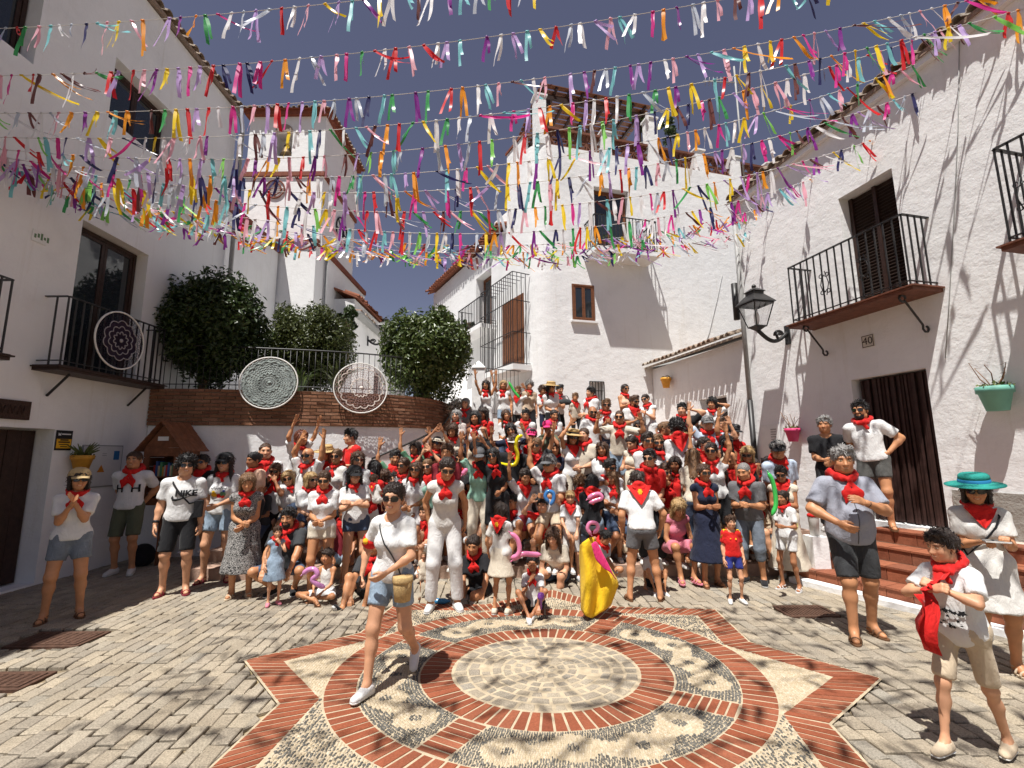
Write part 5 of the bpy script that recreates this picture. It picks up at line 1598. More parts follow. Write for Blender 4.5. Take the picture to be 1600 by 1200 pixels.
HAIRC = dict(black=(0.012, 0.010, 0.010), dark=(0.024, 0.014, 0.010), brown=(0.06, 0.028, 0.014), light=(0.16, 0.085, 0.04), blond=(0.36, 0.23, 0.10), grey=(0.22, 0.21, 0.20), auburn=(0.13, 0.035, 0.016))
def hair_mat(name, col):
    m, nt, b = _nt('hair_' + name); L = nt.links.new
    tc = nd(nt, 'ShaderNodeTexCoord'); mp_ = nd(nt, 'ShaderNodeMapping'); mp_.inputs['Scale'].default_value = (110, 110, 14)
    L(tc.outputs['Object'], mp_.inputs['Vector'])
    n = nd(nt, 'ShaderNodeTexNoise', Scale=1.0, Detail=4.0, Distortion=.6); L(mp_.outputs[0], n.inputs['Vector'])
    r = ramp(nt, [(.3, tuple(c * .6 for c in col)), (.7, tuple(min(1, c * 1.5) for c in col))]); L(n.outputs['Fac'], r.inputs['Fac']); L(r.outputs['Color'], b.inputs['Base Color'])
    b.inputs['Roughness'].default_value = .42; b.inputs['Specular IOR Level'].default_value = .45
    bp = nd(nt, 'ShaderNodeBump', Strength=1.0, Distance=.012); L(n.outputs['Fac'], bp.inputs['Height']); L(bp.outputs['Normal'], b.inputs['Normal'])
    return m
HAIR = {k: hair_mat(k, v) for k, v in HAIRC.items()}
LENS = glass_mat('sunglass_lens', (0.012, 0.010, 0.010))
STRAW = basic('straw', (0.50, 0.34, 0.15), 0.85, 0.25, 60, 0.5, 120)
RUBBER = basic('white_rubber', (0.66, 0.65, 0.62), 0.6, 0.05)
LEATHER = basic('brown_leather', (0.14, 0.07, 0.035), 0.5, 0.25, 20, .2)

# ---- templates (head frame: origin mid head, face looks to -Y)
def head_template(h, female, child=False):
    s = SDF()
    s.ell((0, .016, .036), (.0735, .093, .080), .02)
    s.ell((0, -.020, -.030), (.0595 if female else .063, .066, .074), .035)
    s.ell((0, -.052, -.078), (.026 if female else .032, .027, .024), .035)
    if not female: s.cap((-.040, -.012, -.066), (.040, -.012, -.066), .028, k=.03)
    s.ell((.036, -.056, -.022), (.023, .022, .022), .025); s.ell((-.036, -.056, -.022), (.023, .022, .022), .025)
    s.cap((-.034, -.072, .030), (.034, -.072, .030), .012, k=.02)
    s.ell((.031, -.092, .010), (.018, .014, .011), .015, neg=True); s.ell((-.031, -.092, .010), (.018, .014, .011), .015, neg=True)
    s.ell((.031, -.070, .010), (.0135, .0135, .0115), .004); s.ell((-.031, -.070, .010), (.0135, .0135, .0115), .004)
    s.cap((0, -.080, .014), (0, -.101, -.024), .0085, .0125, k=.014)
    s.ell((.011, -.090, -.027), (.008, .009, .007), .008); s.ell((-.011, -.090, -.027), (.008, .009, .007), .008)
    s.cap((-.020, -.078, -.0505), (.020, -.078, -.0505), .0065, k=.008); s.cap((-.015, -.078, -.060), (.015, -.078, -.060), .0075, k=.008)
    for sg in (-1, 1):
        s.ell((sg * .0765, .010, -.002), (.009, .019, .031), .008, R=rotz(sg * .35))
    s.cap((0, .022, -.05), (0, .040, -.21), .054 if not female else .046, .060 if not female else .052, k=.03)
    V, F = s.mesh(h)
    C = np.ones((len(V), 3))
    x, y, z = V.T
    fr = y < -.045
    lip = fr & (np.abs(x) < .025) & (np.abs(z + .055 - .18 * np.abs(x)) < .0095) & (y < -.062)
    C[lip] = (.80, .45, .42) if female else (.85, .62, .58)
    teeth = fr & (np.abs(x) < .017) & (np.abs(z + .0552 - .18 * np.abs(x)) < .0036)
    C[teeth] = (1.35, 2.0, 2.7)
    for sg in (-1, 1):
        e = fr & (((x - sg * .031) / .0135) ** 2 + ((z - .010) / .0068) ** 2 < 1); C[e] = (1.2, 1.9, 2.5)
        e = fr & ((x - sg * .031) ** 2 + (z - .010) ** 2 < .0062 ** 2); C[e] = (.10, .09, .09)
        e = fr & (((x - sg * .031) / .0165) ** 2 + ((z - .0195) / .003) ** 2 < 1); C[e] = (.22, .18, .16)
        e = fr & (np.abs(x - sg * .033) < .021) & (np.abs(z - .030 + 5 * (x - sg * .031) ** 2) < .0045); C[e] = (.30, .24, .22)
        ck = np.exp(-(((x - sg * .038) / .02) ** 2 + ((z + .022) / .02) ** 2)) * fr
        C *= 1 - ck[:, None] * np.array([0, .14, .12])
    return V.astype(np.float32), F, C.astype(np.float32)
HEADS = {}
def get_head(female, hero):
    k = (female, hero)
    if k not in HEADS: HEADS[k] = head_template(.0062 if hero == 2 else (.0090 if hero == 1 else .0122), female)
    return HEADS[k]
def hand_template(h, kind):
    """wrist at origin, fingers along +Z, palm faces -Y, thumb on +X"""
    s = SDF()
    s.cap((0, 0, -.03), (0, 0, .01), .026, .027, .015, fl=.72, n=(0, 1, 0))
    s.cap((-.016, 0, .03), (-.018, 0, .072), .020, .019, .02, fl=.62, n=(0, 1, 0)); s.cap((.014, 0, .03), (.018, 0, .076), .021, .019, .02, fl=.62, n=(0, 1, 0))
    spread = {'open': .11, 'relax': .03, 'fist': .0, 'grip': .0, 'flat': .02}[kind]; curl = {'open': .05, 'relax': .45, 'fist': 1.45, 'grip': 1.1, 'flat': .08}[kind]
    for x, L, a in ((.031, .070, 1.0), (.011, .078, .3), (-.010, .073, -.4), (-.029, .058, -1.2)):
        p = np.array([x * .95, 0, .078]); ang = 0; lean = spread * a
        r = .0098 if x > -.02 else .0088
        for i, f in enumerate((.45, .30, .25)):
            ang += curl * (.75 if i else .8)
            q = p + L * f * np.array([math.sin(lean), -math.sin(ang) * math.cos(lean), math.cos(ang) * math.cos(lean)])
            s.cap(p, q, r, r * .92, .005); p = q; r *= .92
    t = {'open': [(.026, 0, .018), (.050, -.008, .045), (.070, -.012, .066), (.080, -.014, .086)], 'relax': [(.024, -.004, .02), (.040, -.018, .045), (.044, -.028, .07), (.042, -.034, .09)],
         'flat': [(.026, 0, .018), (.044, -.008, .045), (.052, -.010, .07), (.053, -.011, .09)]}.get(kind, [(.022, -.01, .02), (.030, -.03, .045), (.022, -.044, .066), (.006, -.050, .076)])
    for i in range(3): s.cap(t[i], t[i + 1], .0145 - .002 * i, .0125 - .002 * i, .008)
    V, F = s.mesh(h)
    return V.astype(np.float32), F
HANDS = {}
def get_hand(kind, hero):
    k = (kind, hero)
    if k not in HANDS: HANDS[k] = hand_template({2: .0064, 1: .0080, 0: .0098}[hero], kind)
    return HANDS[k]
HAIRM = {}
def hair_mesh(kind, hero):
    key = (kind, hero)
    if key in HAIRM: return HAIRM[key]
    h = .0068 if hero else .0100
    s = SDF()
    th = {'buzz': .004, 'short': .015, 'curly': .024, 'crop': .009, 'thin': .006, 'long': .015, 'longwavy': .019, 'bob': .017}.get(kind, .011)
    s.ell((0, .018, .038), (.0735 + th, .093 + th, .080 + th), .02)
    if kind == 'short': s.ell((.012, -.035, .108), (.055, .055, .026), .03)
    back = kind in ('long', 'longwavy', 'pony', 'bun', 'bob', 'highpony')
    if kind == 'quiff': s.ell((0, -.055, .105), (.055, .04, .03), .03); s.ell((0, .0, .115), (.06, .07, .025), .03)
    if kind == 'fringe': s.cap((-.05, -.078, .075), (.05, -.082, .07), .02, k=.02)
    if kind in ('long', 'longwavy'):
        s.cap((0, .065, .02), (0, .10, -.26), .078, .062, .04, fl=.5, n=(0, 1, .1))
        for sg in (-1, 1): s.cap((sg * .072, .005, .03), (sg * .105, -.02, -.25), .026, .022, .03)
    if kind == 'bob':
        s.cap((0, .055, .01), (0, .055, -.10), .082, .078, .03, fl=.62, n=(0, 1, 0))
        for sg in (-1, 1): s.cap((sg * .072, -.005, .03), (sg * .076, -.02, -.085), .026, .024, .03)
    if kind in ('pony', 'highpony'):
        z0 = .03 if kind == 'pony' else .09
        s.cap((0, .105, z0), (0, .15, z0 - .03), .022, .03, .02); s.cap((0, .15, z0 - .03), (.01, .155, z0 - .26), .032, .012, .03)
    if kind == 'bun': s.ell((0, .112, .055), (.042, .036, .042), .015)
    rs = {'short': 1, 'curly': 2, 'long': 3, 'longwavy': 4, 'pony': 5, 'bun': 6, 'bob': 7, 'buzz': 8, 'crop': 9, 'quiff': 10, 'fringe': 11, 'thin': 12, 'highpony': 13}[kind]
    amp = {'curly': .007, 'longwavy': .006, 'short': .0065, 'quiff': .005, 'fringe': .004, 'buzz': .001}.get(kind, .0032); fq = {'curly': 2.8, 'longwavy': 1.6, 'short': 4.6, 'quiff': 3}.get(kind, 2.6)
    s.noise = wrinkle(amp, rs, fq, .25 if back else .8)
    hl = {'thin': .085, 'crop': .066, 'fringe': .046, 'curly': .058, 'buzz': .066}.get(kind, .064)
    def cut(G):
        x, y, z = G[..., 0], G[..., 1], G[..., 2]
        line = np.where(y < -.02, hl - .9 * (y + .085) - .18 * np.abs(x), hl - .0585 - .18 * np.abs(x) - .75 * (y + .02))
        line = line + .006 * np.sin(x * 190) * (y < -.02) + .004 * np.sin(y * 230 + x * 90)
        if back: return np.where((y < -.025) & (np.abs(x) < .070), line - z, -1)
        return line - z
    s.cut.append(('f', cut))
    V, F = s.mesh(h)
    # loose locks that break up the smooth outline
    r_ = np.random.RandomState(rs); N_ = (420 if hero else 150) * (2 if kind in ('curly', 'longwavy', 'long') else 1)
    idx = r_.randint(0, len(V), N_); P_ = V[idx]; c_h = np.array([0, .018, .02]) * np.ones((N_, 1)); c_h[:, 2] = np.minimum(.03, P_[:, 2] + .01)
    nr = P_ - c_h; nr /= np.linalg.norm(nr, axis=1, keepdims=True) + 1e-6
    dn = np.array([0, -.35, -.4]) * np.ones((N_, 1)) if kind in ('short', 'fringe', 'quiff', 'crop', 'buzz', 'thin') else (np.array([0, .25, -1.0]) if kind in ('long', 'longwavy', 'bob') else (np.array([0, 1.0, .1]) if kind in ('pony', 'bun', 'highpony') else np.zeros(3))) * np.ones((N_, 1))
    dn = dn + r_.randn(N_, 3) * (.55 if kind not in ('pony', 'bun', 'highpony') else .22); dn -= nr * (dn * nr).sum(1, keepdims=True); dn /= np.linalg.norm(dn, axis=1, keepdims=True) + 1e-6
    sd_ = np.cross(nr, dn); Lk = {'buzz': .006, 'crop': .012, 'thin': .012, 'curly': .026, 'long': .06, 'longwavy': .055, 'bob': .04, 'pony': .04, 'bun': .035, 'highpony': .04}.get(kind, .030) * (.6 + .8 * r_.rand(N_, 1))
    wk = (.0042 if hero else .007) * (.6 + .8 * r_.rand(N_, 1)); lift = {'curly': .9, 'short': .30, 'quiff': .4, 'longwavy': .22}.get(kind, .10)
    T_ = np.stack([P_ - sd_ * wk - nr * .003, P_ + sd_ * wk - nr * .003, P_ + dn * Lk * .6 + sd_ * wk * .8 + nr * (.003 + Lk * lift * .6), P_ + dn * Lk + nr * (.001 + Lk * lift)], 1).reshape(-1, 3)
    F = np.concatenate([F, np.arange(4 * N_).reshape(-1, 4) + len(V)]); V = np.concatenate([V, T_])
    HAIRM[key] = mesh_np('hair_' + kind, V, F, [HAIR['dark']], True)
    return HAIRM[key]

GLM = {}
def glasses_mesh(kind='dark'):
    if kind in GLM: return GLM[kind]
    b = MB()
    for sg in (-1, 1):
        V = []; n = 14
        for k in range(n):
            a = 2 * PI * k / n; rx, rz = .0262, .0195
            x = sg * .0335 + rx * math.copysign(abs(math.cos(a)) ** .7, math.cos(a)); z = .009 + rz * math.copysign(abs(math.sin(a)) ** .7, math.sin(a))
            V.append((x, -.100 + .9 * x * x * 8, z))
        b.prism(V, (0, .004, 0), 0)
        b.tube([V[k] for k in range(n)] + [V[0]], .0022, 4, 1, caps=False)
        b.tube([(sg * .060, -.078, .014), (sg * .076, -.05, .014), (sg * .083, .012, .008)], .0026, 4, 1)
    b.tube([(-.010, -.103, .013), (0, -.106, .016), (.010, -.103, .013)], .0022, 4, 1)
    GLM[kind] = b.mesh('sunglasses', [LENS, IRON])
    return GLM[kind]
HATM = {}
def hat_mesh(kind, mat, band=None):
    key = (kind, mat.name, band.name if band else '')
    if key in HATM: return HATM[key]
    b = MB()
    if kind == 'cap':
        prof = [(.092, .030), (.095, .055), (.090, .085), (.072, .115), (.040, .134), (.006, .140)]
        b.lathe(prof, (0, .014, 0), 20)
        V = []; F = []
        for j, (o, dz) in enumerate(((-.006, .050), (.050, .050), (.100, .030))):
            for k in range(9):
                a = PI * (k / 8) * .86 + PI * .07
                V.append((math.cos(a) * (.090 - .012 * j * (1 if k in (0, 8) else .4)), .010 - math.sin(a) * (.095 + o), dz - .012 * abs(k - 4) / 4))
        for j in range(2):
            for k in range(8): F.append((j * 9 + k, j * 9 + k + 1, j * 9 + 10 + k, j * 9 + 9 + k))
        V2 = [(x, y, z - .004) for x, y, z in V]; o = len(V)
        b.add(V, F, 0, True); b.add(V2, [f[::-1] for f in F], 0, True)
    elif kind == 'straw':
        b.lathe([(.185, .045), (.186, .049), (.15, .058), (.103, .062), (.100, .075)], (0, .01, 0), 28, 0)
        b.lathe([(.1005, .062), (.1015, .066), (.100, .092), (.0985, .094)], (0, .01, 0), 28, 1)
        b.lathe([(.099, .09), (.094, .125), (.080, .138), (.003, .140)], (0, .01, 0), 28, 0)
    elif kind == 'bucket':
        b.lathe([(.140, .02), (.141, .023), (.098, .065), (.096, .07), (.088, .12), (.06, .138), (.003, .14)], (0, .012, 0), 22, 0)
    elif kind == 'visor':
        b.lathe([(.089, .045), (.092, .05), (.089, .085), (.085, .086)], (0, .014, 0), 20)
        V = []; F = []
        for j, o in enumerate((0, .075)):
            for k in range(9):
                a = PI * (k / 8) * .86 + PI * .07; V.append((math.cos(a) * .09, .010 - math.sin(a) * (.09 + o), .05 - .1 * o))
        for k in range(8): F.append((k, k + 1, 10 + k, 9 + k))
        b.add(V, F, 0, True); b.add([(x, y, z - .004) for x, y, z in V], [f[::-1] for f in F], 0, True)
    HATM[key] = b.mesh('hat', [mat, band or mat])
    return HATM[key]
SCF = {}
def scarf_mesh(kind, hero):
    """neck frame: origin at base of neck, front is -Y"""
    key = (kind, hero > 0)
    if key in SCF: return SCF[key]
    h = .0065 if hero else .010
    s = SDF()
    pts = []
    for k in range(15):
        a = 2 * PI * k / 14
        pts.append((.088 * math.sin(a), .012 + .092 * math.cos(a) * (1 if math.cos(a) > 0 else 1.12), .035 + .040 * math.cos(a) if True else 0))
    for k in range(14): s.cap(pts[k], pts[k + 1], .026 + .007 * math.sin(k * 2.4), .026 + .007 * math.sin(k * 2.4 + 2.4), .02)
    if kind == 'knot':
        s.ell((0, -.112, -.018), (.025, .022, .022), .012)
        for sg, L in ((-1, .20), (1, .17)):
            s.cap((sg * .008, -.118, -.03), (sg * .045, -.146, -.03 - L * .55), .012, .034, .01, fl=.26, n=(.15 * sg, -1, -.2)); s.cap((sg * .045, -.146, -.03 - L * .55), (sg * .06, -.150, -.03 - L), .034, .008, .02, fl=.26, n=(0, -1, -.1))
        s.cap((-.06, .095, .04), (.06, .095, .04), .03, k=.03); s.cap((-.05, .112, .01), (.05, .112, .01), .045, k=.03, fl=.35, n=(0, 1, .2)); s.cap((0, .125, -.01), (0, .145, -.13), .06, .01, .04, fl=.2, n=(0, 1, .15))
    elif kind == 'bib':
        s.cap((-.055, -.105, -.015), (.055, -.105, -.015), .04, k=.03, fl=.5, n=(0, 1, -.4)); pass
        s.ell((0, .115, .05), (.03, .02, .02), .012)
    elif kind == 'back':
        s.cap((-.05, .105, .03), (.05, .105, .03), .035, k=.03, fl=.5, n=(0, 1, .4)); pass
        s.ell((0, -.112, -.018), (.025, .022, .022), .012); s.cap((0, -.118, -.03), (.02, -.146, -.13), .012, .02, .01, fl=.3, n=(0, -1, -.2)); s.cap((0, -.118, -.03), (-.03, -.146, -.12), .012, .02, .01, fl=.3, n=(0, -1, -.2))
    elif kind == 'ring':
        s.cap((-.05, -.118, -.012), (.05, -.118, -.012), .022, k=.03); s.cap((.0, -.122, -.03), (.03, -.140, -.09), .016, .02, .02, fl=.35, n=(0, -1, -.2))
        s.cap((0, .11, .02), (0, .135, -.10), .07, .01, .04, fl=.2, n=(0, 1, .15))
    s.noise = wrinkle(.0038, {'knot': 1, 'bib': 2, 'back': 3, 'ring': 4}[kind], 2.4, .8)
    V, F = s.mesh(h)
    if kind in ('back', 'bib'):
        sg = 1 if kind == 'back' else -1; W0, L0 = (.158, .25) if kind == 'back' else (.118, .17); n = 10; VV = []; FF = []
        for lay in (0, 1):
            for j in range(n + 1):
                for i in range(n + 1):
                    u_, v_ = i / n * 2 - 1, j / n
                    wd = W0 * (1 - v_) ** .9 + .004
                    y = (.118 if sg > 0 else .126) + .03 * v_ - .045 * (u_ * (1 - v_)) ** 2 + .006 * math.sin(u_ * 7 + v_ * 3) + .004 * math.sin(v_ * 14 + u_ * 3) - .004 * lay
                    VV.append((u_ * wd, sg * y, (.045 if sg > 0 else -.015) - L0 * v_ + .02 * abs(u_) * (1 - v_)))
        m = (n + 1) ** 2
        for j in range(n):
            for i in range(n):
                q = (j * (n + 1) + i, j * (n + 1) + i + 1, (j + 1) * (n + 1) + i + 1, (j + 1) * (n + 1) + i); FF.append(q); FF.append(tuple(m + k for k in q[::-1]))
        F = np.concatenate([F, np.array(FF) + len(V)]); V = np.concatenate([V, np.array(VV)])
    SCF[key] = mesh_np('neckerchief_' + kind, V, F, [CL['red']], True)
    return SCF[key]
# ------------------------------------------------------------------ person builder (local units: a 1.70 m adult facing -Y)
ARMS = {  # wrist from shoulder (outward, forward, up), elbow hint (outward, forward, up), hand
    'down': ((.065, .05, -.50), (.3, -1, 0), 'relax'), 'loose': ((.12, .12, -.46), (.4, -1, 0), 'relax'),
    'clap': ((-.13, .27, -.17), (.35, -.3, -1), 'flat'), 'clasp': ((-.13, .22, -.33), (.5, -.8, -.6), 'relax'),
    'up': ((.12, .06, .49), (1, .1, .2), 'open'), 'upin': ((-.06, .10, .46), (1, .2, .1), 'open'), 'upbent': ((.12, .14, .30), (1, .1, -.4), 'open'),
    'wide': ((.36, .10, .32), (.5, -.2, -1), 'open'), 'wave': ((.20, .16, .20), (.8, 0, -1), 'open'),
    'face': ((-.085, .17, .09), (.5, .3, -1), 'relax'), 'head': ((-.05, .0, .26), (1, .1, .3), 'relax'), 'eyes': ((-.10, .17, .20), (1, .2, -.3), 'flat'),
    'hips': ((.01, .03, -.37), (1, -.45, .1), 'relax'), 'behind': ((-.08, -.15, -.41), (.7, -.8, -.2), 'relax'),
    'phone': ((-.09, .27, -.18), (.3, -.5, -1), 'grip'), 'fore': ((.0, .30, -.26), (.3, -1, -.4), 'grip'), 'hold': ((-.13, .24, -.24), (.45, -.5, -.8), 'grip'),
    'lap': ((-.04, .30, -.40), (.7, -.5, -.1), 'relax'), 'knee': ((.0, .40, -.36), (.8, -.3, 0), 'relax'), 'cross': ((-.22, .20, -.24), (.8, .1, -.8), 'relax'),
    'point': ((.30, .36, -.02), (.5, 0, -1), 'relax'), 'mouth': ((-.12, .17, .02), (.6, .2, -1), 'grip'),
}
PERSONS = []
def ik(a, t, l1, l2, pole):
    v = t - a; d = np.linalg.norm(v); L = min(d, (l1 + l2) * .995); v = v / (d + 1e-9)
    t = a + v * L
    x = (l1 * l1 - l2 * l2 + L * L) / (2 * L); hgt = math.sqrt(max(0, l1 * l1 - x * x))
    p = np.array(pole, float); p = p - v * (p @ v); p = unit(p)
    return a + v * x + p * hgt, t
def person(label, h=None, feet=None, top=None, st='stand', s=1.0, yaw=0, tier=0, female=True, arms=('down', 'down'), lean=0, tilt=0, twist=0, look=(0, 0, 0), skin=0,
           hair='short', hc='dark', tee='tee', tc='white', bot='shorts', bc='denim', scarf='knot', sg=False, hat=None, hatm=None, band=None, shoes='sneaker', sc='offwhite',
           legs=None, build=1.0, belly=0, bust=None, child=False, hem=None, beard=None, yaw_body=None, Y=None, z=None, pel=None, hd=None, group='people in the crowd'):
    hero = tier
    # ---------- a low head among the crowd: bend the knees or sit
    if h is not None and Y is None and pel is None:
        yy = 7.15 + .5 * RNG.rand(); q = at_y(h[0], h[1], yy); av = (q[2] - (stair_z(q[0], yy) if q[0] > -4.8 else 0)) / s
        full = 1.71 if st == 'stand' else 1.22
        if av < full:
            Y = yy; pel = float(np.clip(av - .765, .13, .93))
            if pel < .66: st = 'sit'
            if pel > .66: st = 'stand'
    # ---------- skeleton
    PH = {'stand': .95, 'sit': .44, 'cross': .115, 'crouch': .36, 'kneel': .50, 'squat': .40}[st] if pel is None else pel
    HS = 1.0 if not child else (1.0 + (1 - s) * .55)
    hd = (hd or HS) * 1.09
    SHW = .150 if female else .176
    if child: SHW = .140
    Rt = rotx(math.radians(lean)) @ roty(math.radians(tilt)) @ rotz(math.radians(twist))
    pc = np.array([0, 0, PH])
    if st in ('sit', 'cross', 'crouch'): pc[1] = .0
    J = {}
    J['neck'] = pc + Rt @ np.array([0, .012, .485]); J['chest'] = pc + Rt @ np.array([0, .0, .30]); J['waist'] = pc + Rt @ np.array([0, 0, .14])
    Rh = rotz(math.radians(look[0])) @ rotx(math.radians(lean * .45 + look[1])) @ roty(math.radians(tilt * .4 + look[2]))
    J['head'] = J['neck'] + (Rt @ np.array([0, -.012, .045])) + Rh @ np.array([0, -.018, .108 * hd])
    crown = J['head'] + Rh @ np.array([0, .016, .116 * hd])
    # ---------- placement
    if feet is not None:
        b0 = gnd(*feet) if z is None else gnd(*feet, z)
        if top is not None:
            tp = at_y(feet[0], top, b0[1]); s = (tp[2] - b0[2]) / (crown[2] + (.016 if hair else 0))
            b0[0] = tp[0] - ((rotz(math.radians(yaw)) @ crown) * s)[0]
    elif Y is not None:
        p = at_y(h[0], h[1], Y); b0 = np.array([p[0], p[1], p[2] - crown[2] * s])
    else:
        Hh = (crown[2] + .01) * s; best = None
        for yy in np.arange(6.95, 12.3, .02):
            p = at_y(h[0], h[1], yy); g_ = stair_z(p[0], yy) + (.34 if st == 'sit' else 0) * 0
            e_ = abs(p[2] - Hh - g_)
            if best is None or e_ < best[0]: best = (e_, p, g_)
        p = best[1]; b0 = np.array([p[0], p[1], p[2] - Hh])
    th = math.radians(yaw); Rw = rotz(th)
    if h is not None:  # head over the pixel, not the feet
        o = Rw @ (crown * s); b0[0] -= o[0]; b0[1] -= o[1]
    def W(P): return (np.asarray(P) * s) @ Rw.T + b0
    # ---------- limbs
    sh = {-1: pc + Rt @ np.array([-SHW, .012, .425]), 1: pc + Rt @ np.array([SHW, .012, .425])}
    el, wr, hk, hdir = {}, {}, {}, {}
    for i, sd in enumerate((-1, 1)):
        a = arms[i]; spec = ARMS[a] if isinstance(a, str) else a
        lat, fw, up = spec[0]
        j = RNG.randn(3) * .012
        t = sh[sd] + Rt @ np.array([sd * lat, -fw, up]) + j
        pl = spec[1]; pole = Rt @ np.array([sd * pl[0], -pl[1], pl[2]])
        el[sd], wr[sd] = ik(sh[sd], t, .28, .245, pole); hk[sd] = spec[2]
        if hk[sd] in ('open',) or (isinstance(a, str) and a in ('up', 'wave', 'upbent', 'wide', 'upin')): hdir[sd] = Rt @ np.array([0, -1.0, 0.1])
        elif isinstance(a, str) and a in ('face', 'head', 'eyes', 'mouth'): hdir[sd] = Rt @ np.array([-sd * .3, .9, 0.0])
        elif isinstance(a, str) and a in ('phone', 'lap', 'knee'): hdir[sd] = np.array([0, .2, -1.0])
        else: hdir[sd] = Rt @ np.array([-sd * 1.0, .25, 0])
    hp = {-1: pc + np.array([-.088, 0, -.02]), 1: pc + np.array([.088, 0, -.02])}
    kn, an, fdir = {}, {}, {}
    rj = RNG.randn(6)
    for i, sd in enumerate((-1, 1)):
        fd = np.array([sd * .25, -1, 0.0]); fl_pitch = 0
        if legs is not None: t = np.array(legs[i][0], float); pole = np.array(legs[i][1], float); fd = np.array(legs[i][2], float)
        elif st == 'stand': t = np.array([sd * (.105 + (.0 if bot in ('dress', 'maxi', 'longdress', 'skirt', 'longskirt') else .03) * min(1.5, abs(rj[0]))), .03 * float(np.clip(rj[i + 1], -1.5, 1.5)), .085]); pole = np.array([sd * .12, -1, 0])
        elif st == 'sit': t = np.array([sd * (.11 + .02 * rj[1]), -.40 + .03 * rj[i], .085 - .02]); pole = np.array([sd * .2, -1, .5])
        elif st == 'cross': t = np.array([-sd * .06, -.34 + .05 * sd, .07]); pole = np.array([sd * 1.3, -.4, .25]); fd = np.array([-sd * .8, -.5, 0])
        elif st == 'crouch': t = np.array([sd * .14, -.10, .085]); pole = np.array([sd * .55, -1, .5])
        elif st == 'squat': t = np.array([sd * .16, -.06, .085]); pole = np.array([sd * .6, -1, .4])
        else: t = np.array([sd * .12, .30 if sd < 0 else -.22, .085]); pole = np.array([sd * .2, -1, -.2 if sd < 0 else .5])
        kn[sd], an[sd] = ik(hp[sd], t, .435, .425, pole); fdir[sd] = unit(fd)
    # ---------- body
    hres = {2: .0185, 1: .0240, 0: .0335}[hero] / s
    B = build; wf = 1.0 if female else 1.06
    if bust is None: bust = .9 if (female and not child) else 0
    nY = Rt @ np.array([0, 1.0, 0])
    def torso(S, t=0.0, k=.04):
        hw = .088 if not child else .072
        S.cap(hp[-1] + [0.015, 0, .02], hp[1] + [-.015, 0, .02], (.108 if female else .100) * B + t, k=k, fl=.92, n=(0, 1, 0))
        S.cap(pc + [0, 0, .02], J['waist'], (.118 if female else .122) * B * (.92 if child else 1) + t, (.100 if female else .120) * B * (.95 if child else 1) + belly * .05 + t, k, fl=.78, n=nY)
        S.cap(J['waist'], J['chest'], (.103 if female else .122) * B + belly * .04 + t, (.122 if female else .140) * B * (.84 if child else 1) + t, k, fl=.74, n=nY)
        S.cap(J['chest'], pc + Rt @ np.array([0, .012, .40]), (.122 if female else .140) * B * (.84 if child else 1) + t, (.105 if not child else .09) + t, k, fl=.70, n=nY)
        S.cap(sh[-1], sh[1], (.047 if female else .057) * (.85 if child else 1) + t, k=.05)
        S.cap(sh[-1] * .5 + sh[1] * .5 + Rt @ np.array([-.09, .015, .005]), J['neck'], .045 + t, .052 + t, .05); S.cap(sh[-1] * .5 + sh[1] * .5 + Rt @ np.array([.09, .015, .005]), J['neck'], .045 + t, .052 + t, .05)
        if bust:
            for sd in (-1, 1): S.ell(pc + Rt @ np.array([sd * .068, -.082, .275]), np.array([.060, .050, .062]) * (.72 + .25 * bust) + t * .8, .06, R=Rt)
        if belly: S.ell(pc + Rt @ np.array([0, -.05, .12]), np.array([.125, .09 + .045 * belly, .125]) * B + t, .06, R=Rt)
        if st in ('stand',) : 
            for sd in (-1, 1): S.ell(pc + np.array([sd * .055, .055, -.03]), np.array([.068, .062, .075]) * B + t, .04)
    aw = (.92 if female else 1.1) * (.8 if child else 1) * (B * .5 + .5)
    lw_ = (1.0 if female else .98) * (.80 if child else 1) * (B * .6 + .4)
    S = SDF(); torso(S)
    for sd in (-1, 1):
        S.cap(sh[sd], el[sd], .050 * aw, .040 * aw, .035); S.cap(el[sd], wr[sd], .041 * aw, .0265 * aw, .02)
        fm = el[sd] * .72 + wr[sd] * .28; S.ell(fm, np.full(3, .041 * aw), .03)
        S.cap(hp[sd] + [0, 0, -.02], kn[sd], .088 * lw_, .058 * lw_, .04); S.cap(kn[sd], an[sd], .054 * lw_, .035 * lw_, .03)
        cv = kn[sd] * .68 + an[sd] * .32; ax = unit(an[sd] - kn[sd]); bk = np.array([0, 1.0, 0]); bk = unit(bk - ax * (bk @ ax) + 1e-6)
        if legs is None and st in ('sit', 'crouch', 'cross', 'squat'): bk = bk * .5
        S.ell(cv + bk * .016, np.full(3, .048 * lw_), .05); S.ell(kn[sd] - bk * .010, np.full(3, .045 * lw_), .04)
        f = fdir[sd]; heel = an[sd] + np.array([0, 0, -.05]) - f * .035
        if legs is not None or True:
            dn = np.array([0, 0, -1.0])
            up_ = unit(np.cross(f, np.cross(np.array([0, 0, 1.0]), f)))
            heel = an[sd] - up_ * .048 - f * .03; toe = an[sd] + f * .125 - up_ * .058
            S.cap(heel, toe, .032, .026, .03, fl=.8, n=up_); S.cap(an[sd], toe - f * .03, .034, .024, .03)
    S.cap(J['neck'] - Rt @ np.array([0, 0, .04]), J['neck'] + Rt @ np.array([0, -.002, .05]), .056 if female else .062, .050 if female else .058, .03)
    V, F = S.mesh(hres)
    V = W(V); C = np.ones((len(V), 3), np.float32)
    Vs, Fs, Cs = [V], [F], [C]; n = len(V)
    HV, HF, HC = get_head(female, hero)
    Mh = Rh * hd
    Vs.append(W(HV @ Mh.T + J['head'])); Fs.append(HF + n); Cs.append(HC); n += len(HV)
